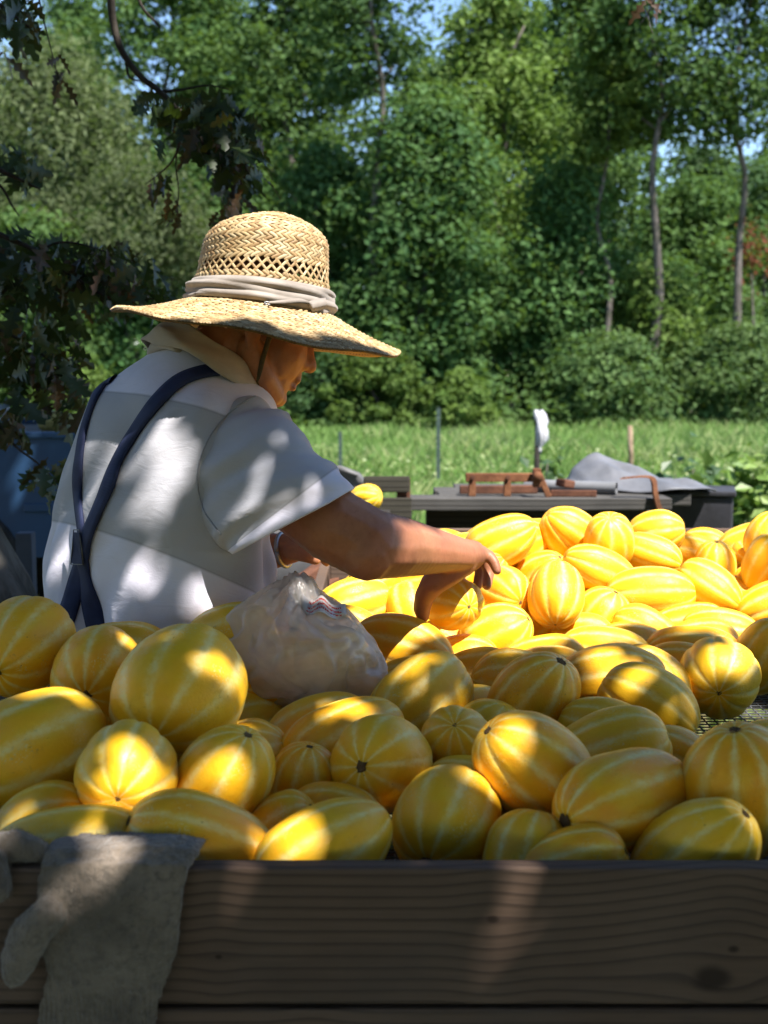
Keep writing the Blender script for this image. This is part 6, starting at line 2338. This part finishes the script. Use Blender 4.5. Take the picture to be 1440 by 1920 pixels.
# ================================================================== GLOVES ON THE FRONT PLANK
t = NT('knit_wool')
co = t.coord('Object')
kn_ = t.noise(co, 120, 4, .7)
kl = t.noise(co, 16, 4, .6)
c = t.mix(t.step(kl, .3, .7), (.112, .088, .066), (.20, .160, .124))
c = t.mix(t.step(kn_, .45, .7, 0, .6), c, (.06, .05, .04))
M_KNIT = t.done(t.principled(c, 1.0, .05, t.bump(kn_, .8, .006), Sheen_Weight=.3, Sheen_Roughness=.6))


def remesh(bm, voxel, smooth):
    tmp = bpy.data.objects.new('tmp', bm_mesh('tmp', bm))
    COL.objects.link(tmp)
    m_ = tmp.modifiers.new('r', 'REMESH'); m_.mode = 'VOXEL'; m_.voxel_size = voxel
    if smooth:
        m_ = tmp.modifiers.new('s', 'SMOOTH'); m_.factor = .5; m_.iterations = smooth
    me = bpy.data.meshes.new_from_object(tmp.evaluated_get(bpy.context.evaluated_depsgraph_get()))
    bpy.data.objects.remove(tmp)
    me.materials.clear()
    return me


def glove(name, path, chains, label, seed):
    bm = bmesh.new()
    if path:
        rows = []
        for (cx, y, z, hw, ht, ty, tz) in path:
            row = []
            for q in np.linspace(0, 2 * math.pi, 40, endpoint=False):
                a, b_ = math.cos(q), math.sin(q)
                a = math.copysign(abs(a) ** .8, a)
                row.append([cx + hw * a, y + ht * b_ * ty, z + ht * b_ * tz])
            rows.append(row)
        rows = [[list(np.mean(rows[0], 0))] * 40] + rows + [[list(np.mean(rows[-1], 0))] * 40]
        me = grid_mesh('g', rows)
        bm.from_mesh(me)
        bmesh.ops.recalc_face_normals(bm, faces=bm.faces)
    for pts, radii in chains:
        for i in range(len(pts) - 1):
            a, b_ = Vector(pts[i]), Vector(pts[i + 1])
            for k in range(9):
                f = k / 8
                bmesh.ops.create_icosphere(bm, subdivisions=2, radius=radii[i] * (1 - f) + radii[i + 1] * f, matrix=Matrix.Translation(a.lerp(b_, f)))
    me = remesh(bm, .0016, 6)
    n = len(me.vertices)
    v = np.zeros(n * 3); me.vertices.foreach_get('co', v); v = v.reshape(-1, 3)
    no = np.zeros(n * 3); me.vertices.foreach_get('normal', no); no = no.reshape(-1, 3)
    rib = np.sin(v[:, 0] * 1350) * (.30 + .9 * np.clip((BT - .105 - v[:, 2]) / .02, 0, 1))
    v = v + no * (.0035 * vnoise(v * 24, seed) + .0011 * vnoise(v * 150, seed + 1) + .0010 * rib)[:, None]
    v[:, 1] = np.where((v[:, 2] < BT - .001) & (v[:, 1] > YB0 - .0015) & (v[:, 1] < YB0 + .012), YB0 - .0015, v[:, 1])
    me.vertices.foreach_set('co', v.astype(np.float32).ravel())
    me.update()
    g = link(name, me, M_KNIT)
    tag(g, label, 'glove')
    # loose fibres
    r = np.random.default_rng(seed)
    k = r.integers(0, n, 5200)
    p = v[k]; nn_ = no[k] + r.normal(size=(5200, 3)) * .8
    nn_ /= np.linalg.norm(nn_, axis=1)[:, None]
    sd = np.cross(nn_, r.normal(size=(5200, 3))); sd /= np.linalg.norm(sd, axis=1)[:, None]
    L = r.uniform(.002, .0055, (5200, 1))
    V = np.stack([p - sd * .00018, p + sd * .00018, p + nn_ * L * .6 + sd * L * .3, p + nn_ * L + sd * L * .55], 1)
    V = V.reshape(-1, 3)
    kk = np.arange(5200) * 4
    o = link('wool_fibre', mesh_np('wool_fibre', V, np.stack([kk, kk + 1, kk + 3, kk + 2], 1)), M_KNIT, g, smooth=False)
    tag(o, kind='stuff')
    return g


def gx(px, Y=1.17):
    return (px - 720) / FPX * (Y * _c + .5 * _s)


GP = []
for (l, r_, y, z, ht, ty, tz) in [(90, 372, YB0 + .085, BT - .006, .008, .35, .95), (80, 372, YB0 + .055, BT + .008, .008, .2, 1), (74, 372, YB0 + .030, BT + .0125, .0085, 0, 1), (72, 368, YB0 + .008, BT + .012, .0085, -.2, 1), (70, 352, YB0 - .008, BT + .004, .0085, -.7, .7),
                                  (66, 342, YB0 - .0125, BT - .02, .008, -1, .1), (72, 336, YB0 - .013, BT - .05, .0085, -1, 0), (80, 330, YB0 - .0135, BT - .08, .009, -1, 0), (86, 320, YB0 - .013, BT - .10, .0085, -1, 0), (76, 303, YB0 - .0125, BT - .118, .008, -1, 0),
                                  (64, 292, YB0 - .0125, BT - .14, .008, -1, 0), (60, 286, YB0 - .0125, BT - .175, .0085, -1, 0), (58, 284, YB0 - .0125, BT - .21, .0085, -1, 0)]:
    GP.append((gx((l + r_) / 2), y, z, gx(r_) - gx((l + r_) / 2), ht, ty, tz))
zz_ = lambda py: P(0, py, 1.16).z
glove('work_glove', GP, [([(gx(95), YB0 - .018, zz_(1715)), (gx(62), YB0 - .024, zz_(1745)), (gx(38), YB0 - .027, zz_(1790)), (gx(28), YB0 - .026, zz_(1826))], [.017, .018, .018, .013]),
                         ([(gx(130), YB0 + .06, BT + .004), (gx(140), YB0 + .10, BT - .012)], [.012, .010])],
      'grey knitted work glove draped over the front plank', 5)
glove('work_glove', None, [([(gx(-150), YB0 + .012, BT + .0145), (gx(-60), YB0 + .012, BT + .0145), (gx(10), YB0 + .016, BT + .0175), (gx(48), YB0 + .018, BT + .013), (gx(66), YB0 + .02, BT + .0095)], [.0145, .0145, .0165, .0125, .009]),
                           ([(gx(-70), YB0 + .005, BT + .0145), (gx(-12), YB0 - .006, BT + .010), (gx(2), YB0 - .016, BT - .014)], [.013, .012, .010])],
      'pale tip of a second knitted glove at the left end of the plank', 9)

# ================================================================== OAK OVERHEAD
M_OAKB = bark_mat('oak_bark', (0.045, 0.04, 0.032), (0.11, 0.10, 0.085), 1.0)
M_TWIG = simple_mat('oak_twig', (0.025, 0.02, 0.016), (0.05, 0.042, 0.034), 30, .85, .2, .4)
M_OAKL = leaf_mat('oak_leaf', .14, .45, .35)
tb_ = P(-100, 1060, 3.0)
oak = tag(empty('oak_tree', (tb_.x, 3.0, 0)), 'shady oak at the left edge whose branches hang over the scene', 'tree')
TR = smooth_path([(tb_.x + .26, 3.0, -.1), (tb_.x + .15, 3.0, .4), (tb_.x - .02, 3.0, .88), (tb_.x - .30, 2.95, 1.5), (tb_.x - .45, 2.85, 2.4), (tb_.x - .36, 2.6, 3.3), (tb_.x - .05, 2.2, 4.2), (tb_.x + .2, 1.8, 5.2)], 5)
rt = np.interp(np.linspace(0, 1, len(TR)), [0, .12, .3, .6, 1], [.24, .19, .16, .14, .05])
ring = tube_np(TR, rt, 36)
nz = vnoise(ring.reshape(-1, 3) * np.array([22, 22, 5]), 6).reshape(ring.shape[:2])
cc_ = ring.mean(1)[:, None]
ring = cc_ + (ring - cc_) * (1 + .10 * np.abs(nz))[:, :, None]
link('trunk', grid_mesh('trunk', ring, flip=True), M_OAKB, oak)
fork = Vector(TR[24])


def limb(pts, r0, r1, name='limb', mat=None, n=9):
    p = smooth_path(pts, 5)
    return link(name, tube_mesh(name, p, np.linspace(r0, r1, len(p)), n), mat or M_OAKB, oak)


limb([fork, (-.6, 1.9, 3.3), (.2, .9, 3.7), (1.2, .1, 3.9), (2.4, -.5, 4.0)], .10, .025)
limb([fork, (-.9, 1.6, 3.6), (-.5, .2, 4.1), (.2, -1.2, 4.3), (.6, -2.6, 4.4)], .09, .02)
limb([(.2, .9, 3.7), (.9, .75, 3.5), (1.7, .7, 3.6), (2.3, .9, 3.7)], .04, .012)
limb([(1.2, .1, 3.9), (1.5, -.8, 3.8), (2.2, -1.6, 4.0)], .04, .012)
limb([fork, (-1.5, 3.4, 3.6), (-1.0, 4.6, 4.2), (.2, 5.8, 4.7), (1.5, 6.8, 5.0)], .09, .02)
limb([fork, (-2.0, 3.2, 3.4), (-2.6, 4.2, 4.0), (-2.7, 5.6, 4.4)], .08, .02)

# ---- hanging branches in the picture
YH = 3.6
BR = [
    ([(190, -220), (205, -90), (208, 0), (213, 45), (228, 95), (262, 142), (300, 172), (345, 215), (400, 262), (446, 296), (478, 345)], .013, .004, 3.6),
    ([(236, 112), (240, 140), (248, 148), (262, 152)], .004, .002, 3.6),
    ([(300, 172), (340, 168), (390, 160), (430, 168)], .005, .0015, 3.62),
    ([(345, 215), (336, 270), (318, 308), (272, 346)], .005, .0015, 3.58),
    ([(368, 236), (384, 280), (398, 310), (404, 345)], .005, .0015, 3.6),
    ([(446, 296), (452, 350), (440, 400), (428, 430)], .004, .0015, 3.6),
    ([(345, 215), (330, 300), (335, 360), (330, 420)], .003, .001, 3.62),
    ([(250, -40), (265, 10), (290, 40), (300, 52)], .006, .002, 3.8),
    ([(-60, -40), (0, 10), (40, 40), (60, 55)], .008, .002, 3.4),
    ([(60, -60), (80, 30), (95, 90), (110, 150)], .003, .001, 3.4),
    ([(-60, 270), (0, 318), (40, 338), (76, 355)], .008, .002, 3.3),
    ([(-40, 330), (0, 348), (22, 385), (36, 405)], .005, .0015, 3.3),
    ([(-80, 400), (0, 440), (70, 472), (140, 520), (215, 562), (290, 560)], .009, .002, 3.3),
    ([(70, 472), (110, 455), (160, 460), (250, 490)], .004, .0015, 3.32),
    ([(-60, 600), (0, 620), (60, 650), (120, 700)], .006, .002, 3.2),
    ([(-60, 760), (0, 800), (30, 838), (70, 868), (108, 905)], .005, .0015, 3.2),
    ([(1200, -60), (1212, -15), (1228, 8)], .004, .001, 3.6),
]
ends = []
for (pix, r0, r1, Y_) in BR:
    limb([P(a_, b_, Y_) for a_, b_ in pix], r0, r1, 'branch', M_TWIG, 7)
# the stalks that carry the hanging branches up into the crown
for (px_, py_, Y_, r_, up) in ((190, -220, 3.6, .013, (-1.0, 4.6, 4.2)), (-60, -40, 3.4, .009, (-1.5, 3.4, 3.6)), (60, -60, 3.4, .006, (-1.5, 3.4, 3.6)), (250, -40, 3.8, .007, (-1.0, 4.6, 4.2)), (1200, -60, 3.6, .006, (1.4, 3.0, 4.2)),
                               (-60, 270, 3.3, .010, fork), (-40, 330, 3.3, .008, fork), (-80, 400, 3.3, .011, fork), (-60, 600, 3.2, .009, TR[15]), (-60, 760, 3.2, .008, TR[13])):
    a_ = P(px_, py_, Y_)
    u_ = Vector(up)
    limb([a_, a_.lerp(u_, .5) + Vector((-.05, 0, .12)), u_], r_, r_ * 2.0, 'branch', M_TWIG, 7)
limb([(1.4, 3.0, 4.2), (1.9, 1.8, 4.1), (2.3, .9, 3.7)], .02, .012)

# ---- single leaves
OUT = [(0, .012), (.10, .03), (.20, .19), (.28, .07), (.43, .34), (.51, .10), (.67, .30), (.74, .09), (.88, .13), (1.0, .0)]


def oak_leaf(name, seed, col):
    r = random.Random(seed)
    V, Fc = [], []
    for i, (x, y) in enumerate(OUT):
        yl = y * r.uniform(.8, 1.2); yr = y * r.uniform(.8, 1.2)
        bend = -.22 * x * x
        V += [(x, 0, bend), (x - .03 * (y > .15), yl, bend + .35 * yl * r.uniform(.4, 1)), (x - .03 * (y > .15), -yr, bend + .35 * yr * r.uniform(.4, 1))]
    for i in range(len(OUT) - 1):
        a, b_ = i * 3, i * 3 + 3
        Fc.append([a, b_, b_ + 1, a + 1])
        Fc.append([a, a + 2, b_ + 2, b_])
    me = mesh_np(name, V, Fc, None, np.tile(np.array([col]), (len(V), 1)))
    me.materials.append(M_OAKL)
    return me


LG = [oak_leaf('leaf_g%d' % k, k, c_) for k, c_ in enumerate([(.020, .034, .012), (.030, .050, .014), (.016, .028, .012)])]
LB = [oak_leaf('leaf_b%d' % k, 9 + k, c_) for k, c_ in enumerate([(.036, .018, .010), (.055, .027, .013)])]
rl = random.Random(12)


def hang_leaf(p, size, brown):
    me = rl.choice(LB if brown else LG)
    o = bpy.data.objects.new('leaf', me)
    d_ = Vector((rl.gauss(0, .55), rl.gauss(0, .55), -1 if brown else rl.uniform(-1.0, -.05))).normalized()
    q = d_.to_track_quat('X', 'Z')
    o.rotation_mode = 'QUATERNION'
    o.rotation_quaternion = q @ Quaternion((1, 0, 0), rl.uniform(-2.2, 2.2))
    o.scale = (size, size * (.55 if brown else 1), size)
    o.parent = oak
    o.location = Vector(p) - oak.location
    COL.objects.link(o)


CL = [(330, 200, 60, 22, 15, 0, 3.6), (395, 190, 55, 26, 15, 0, 3.6), (430, 245, 55, 36, 30, .1, 3.6), (372, 262, 70, 36, 26, .25, 3.6), (300, 185, 45, 20, 9, .2, 3.6), (458, 305, 38, 46, 24, .15, 3.6), (440, 380, 32, 40, 13, .85, 3.6),
      (330, 372, 16, 40, 7, .9, 3.6), (300, 325, 34, 20, 6, .5, 3.6), (110, 128, 12, 32, 6, 1, 3.4), (25, 30, 34, 34, 15, .1, 3.4), (4, 100, 8, 20, 3, 1, 3.4), (28, 308, 32, 20, 6, 0, 3.3), (60, 495, 75, 55, 32, .15, 3.3), (210, 500, 60, 46, 20, .3, 3.3),
      (170, 565, 70, 34, 12, .3, 3.3), (40, 650, 60, 55, 20, .2, 3.2), (110, 705, 40, 46, 11, .5, 3.2), (22, 750, 30, 26, 7, .8, 3.2), (85, 885, 36, 36, 16, .1, 3.2), (1218, 2, 28, 12, 6, .8, 3.6)]
for (cx_, cy_, rx_, ry_, n_, br_, Y_) in CL:
    for k in range(n_):
        a_ = rl.random() * 6.283
        f = math.sqrt(rl.random())
        p_ = P(cx_ + rx_ * f * math.cos(a_), cy_ + ry_ * f * math.sin(a_), Y_ + rl.gauss(0, .10))
        hang_leaf(p_, rl.uniform(.06, .102), rl.random() < br_)

# more of the same leaves further in, too dense to pick apart
LV = []
for me in LG + LB:
    v = np.zeros(len(me.vertices) * 3); me.vertices.foreach_get('co', v); LV.append(v.reshape(-1, 3))
q_ = np.array([list(p.vertices) for p in LG[0].polygons])
VV, FF, CC = [], [], []
for (cx_, cy_, rx_, ry_, n_, br_, Y_) in [(420, 250, 65, 45, 50, .25, 3.66), (455, 320, 40, 55, 36, .4, 3.66), (370, 215, 60, 30, 24, .2, 3.66), (60, 500, 90, 70, 90, .2, 3.4), (220, 505, 75, 55, 60, .35, 3.4), (60, 640, 80, 80, 70, .3, 3.3), (120, 740, 50, 60, 30, .5, 3.3), (20, 300, 40, 40, 16, .1, 3.4), (20, 20, 45, 40, 26, .2, 3.5), (300, 555, 50, 30, 14, .4, 3.4), (15, 780, 30, 40, 14, .6, 3.3)]:
    for k in range(n_):
        a_ = rl.random() * 6.283
        f = math.sqrt(rl.random())
        p_ = P(cx_ + rx_ * f * math.cos(a_), cy_ + ry_ * f * math.sin(a_), Y_ + rl.gauss(0, .10))
        br = rl.random() < br_
        kk = rl.choice([3, 4]) if br else rl.choice([0, 1, 2])
        d_ = Vector((rl.gauss(0, .6), rl.gauss(0, .6), rl.uniform(-1.0, -.1))).normalized()
        R_ = A((d_.to_track_quat('X', 'Z') @ Quaternion((1, 0, 0), rl.uniform(-2.2, 2.2))).to_matrix())
        FF.append(q_ + 30 * len(VV))
        VV.append(LV[kk] * rl.uniform(.055, .095) @ R_.T + A(p_))
        CC.append(np.tile(np.array([[(.020, .034, .012), (.030, .050, .014), (.016, .028, .012), (.036, .018, .010), (.055, .027, .013)][kk]]), (30, 1)))
tag(link('hanging_foliage', mesh_np('hanging_foliage', np.concatenate(VV), np.concatenate(FF), None, np.concatenate(CC)), M_OAKL, oak, smooth=False), kind='stuff')

# ---- the crown over the camera: leaves that shade the front bin, with gaps that let sun flecks through
bpy.context.view_layer.update()
dgr = bpy.context.evaluated_depsgraph_get()
FLECK = [
    (235, 1425, .034), (228, 1475, .028), (262, 1450, .02), (560, 1560, .030), (548, 1592, .016), (960, 1425, .026), (930, 1405, .016), (260, 1262, .020), (300, 1258, .020), (345, 1262, .016), (425, 1258, .022), (452, 1275, .014), (240, 1205, .022), (155, 1300, .018),
    (470, 1465, .018), (455, 1490, .022), (400, 1400, .012), (200, 1575, .026), (150, 1560, .012), (690, 1372, .016), (1385, 1262, .026), (1330, 1270, .012), (1180, 1290, .016), (1200, 1278, .012), (690, 1330, .016), (640, 1325, .016), (595, 1318, .012), (780, 1255, .018), (740, 1262, .014),
    (60, 1300, .018), (120, 1305, .012), (955, 1560, .010), (1250, 1255, .014), (1120, 1180, .03), (1200, 1165, .03), (1290, 1165, .028), (1010, 1190, .03), (1140, 1215, .018), (1350, 1165, .02), (1230, 1215, .012),
    (268, 1628, .009), (205, 1668, .009), (115, 1668, .006), (410, 1780, .004), (845, 1650, .006), (835, 1690, .004), (760, 1640, .004), (30, 1598, .010),
    (215, 765, .012), (232, 790, .010), (205, 815, .014), (228, 838, .010), (212, 862, .013), (240, 880, .008), (222, 905, .010), (262, 742, .012), (285, 735, .010), (310, 722, .012), (355, 735, .013), (395, 738, .012), (430, 742, .013), (462, 745, .012), (300, 790, .008), (330, 830, .007), (352, 900, .007), (300, 920, .008),
    (250, 985, .010), (110, 1090, .012), (130, 1010, .010), (300, 1030, .012), (318, 1055, .012), (338, 1085, .013), (352, 1118, .012), (372, 1148, .012), (255, 1045, .009), (240, 1085, .011), (232, 1122, .011), (262, 1150, .010), (410, 1120, .010), (395, 1085, .008), (120, 860, .010), (115, 930, .010), (690, 1205, .010), (560, 1122, .014), (640, 1162, .010), (500, 1135, .010), (712, 1262, .010),
    (600, 925, .010), (560, 960, .009), (490, 1005, .010), (520, 822, .008), (545, 850, .007), (790, 1010, .03), (830, 1030, .035), (760, 1050, .02), (870, 1030, .05), (900, 1050, .05), (640, 890, .012), (850, 1110, .05), (700, 1120, .05),
]
lines_p = []
for (px_, py_, r_) in FLECK:
    d_ = (P(px_, py_, 1.5) - Vector((0, 0, CZ))).normalized()
    hit, loc, nrm, idx, ob, mw = scene.ray_cast(dgr, Vector((0, 0, CZ)), d_)
    if hit:
        on_cloth = ob.name.startswith(('shirt', 'sleeve', 'suspenders', 'strap'))
        lines_p.append((A(loc), r_ * (.62 if on_cloth else 1.0)))
r = np.random.default_rng(42)
S3 = A(SUN)


def shadow_leaves(n, x0, x1, y0, y1, z0, z1, edge=None, size=(.09, .15), zr=.9):
    sp = np.stack([r.uniform(x0, x1, n), r.uniform(y0, y1, n), np.full(n, zr)], 1)
    z = r.uniform(z0, z1, n)
    p = sp + S3[None] * ((z - zr) / S3[2])[:, None]
    keep = np.ones(n, bool)
    sz = r.uniform(*size, n)
    if edge is not None:
        ex = np.interp(sp[:, 0], edge[0], edge[1]) + .05 * vnoise(np.stack([sp[:, 0] * 6, p[:, 2] * 2, sp[:, 0] * 0], 1), 51)
        keep &= sp[:, 1] < ex
        keep &= ~((sp[:, 1] > 1.72) & (sp[:, 0] > .12) & (r.random(n) < .5))
    # nothing between the sun and the hat
    d_ = p - A(HB + Vector((0, 0, .03)))
    dl = np.linalg.norm(d_ - (d_ @ S3)[:, None] * S3, axis=1)
    keep &= dl > .27 + r.uniform(-.05, .03, n)
    for (q, rr_) in lines_p:
        d_ = p - q
        dl = np.linalg.norm(d_ - (d_ @ S3)[:, None] * S3, axis=1)
        keep &= dl > rr_ * 1.0 + sz * .16
    p, sz = p[keep], sz[keep]
    nrm = r.normal(size=(len(p), 3)) * .45
    nrm[:, 2] += 1
    nrm += S3 * .5
    nrm /= np.linalg.norm(nrm, axis=1)[:, None]
    return p, nrm, sz


def sky_block_leaves(n):
    """unseen leaves added behind and beside the camera to block sky light"""
    z = .5 + 4.0 * r.random(n) ** .8
    s_ = r.random(n)
    x = np.where(s_ < .6, r.uniform(-5, 5, n), np.where(s_ < .8, r.uniform(-5, -3, n), r.uniform(3, 5, n)))
    y = np.where(s_ < .6, r.uniform(-3.6, -1.3, n), r.uniform(-1.3, 1.3, n))
    p = np.stack([x, y, z], 1)
    nrm = r.normal(size=(n, 3)) * .6 + np.array([0, .7, .5])
    nrm /= np.linalg.norm(nrm, axis=1)[:, None]
    return p, nrm, r.uniform(.2, .3, n)


SETS = [shadow_leaves(8800, -1.5, 1.9, .2, 2.75, 3.0, 4.4, ([-1.5, -.2, .0, .25, .42, .8, 1.9], [2.30, 2.22, 2.08, 2.05, 2.22, 2.32, 2.34])),
        shadow_leaves(5200, -2.6, 3.2, -3.5, .2, 2.9, 4.8, size=(.12, .2)),
        sky_block_leaves(13000),  # added out of view, cuts sky light so the front planks stay dark
        shadow_leaves(8000, -4.2, -.62, 2.6, 8.5, 3.5, 5.4, size=(.12, .2)),
        shadow_leaves(2600, -1.4, .5, 5.5, 10.5, 4.2, 5.6, size=(.14, .22))]
p_ = np.concatenate([q[0] for q in SETS]); n_ = np.concatenate([q[1] for q in SETS]); s_ = np.concatenate([q[2] for q in SETS])
# keep the crown above the picture
top_z = CZ + np.maximum(p_[:, 1], 0) * .305 + .12
ok_ = p_[:, 2] > top_z
p_, n_, s_ = p_[ok_], n_[ok_], s_[ok_]
V, Fq = leaf_quads(p_, n_, s_, r, .72)
w = r.random((len(p_), 1))
cc_ = np.array((.03, .055, .018)) * (1 - w) + np.array((.055, .09, .025)) * w
tag(link('crown', mesh_np('crown', V, Fq, None, np.repeat(cc_, 4, 0)), M_OAKL, oak, smooth=False), kind='stuff')
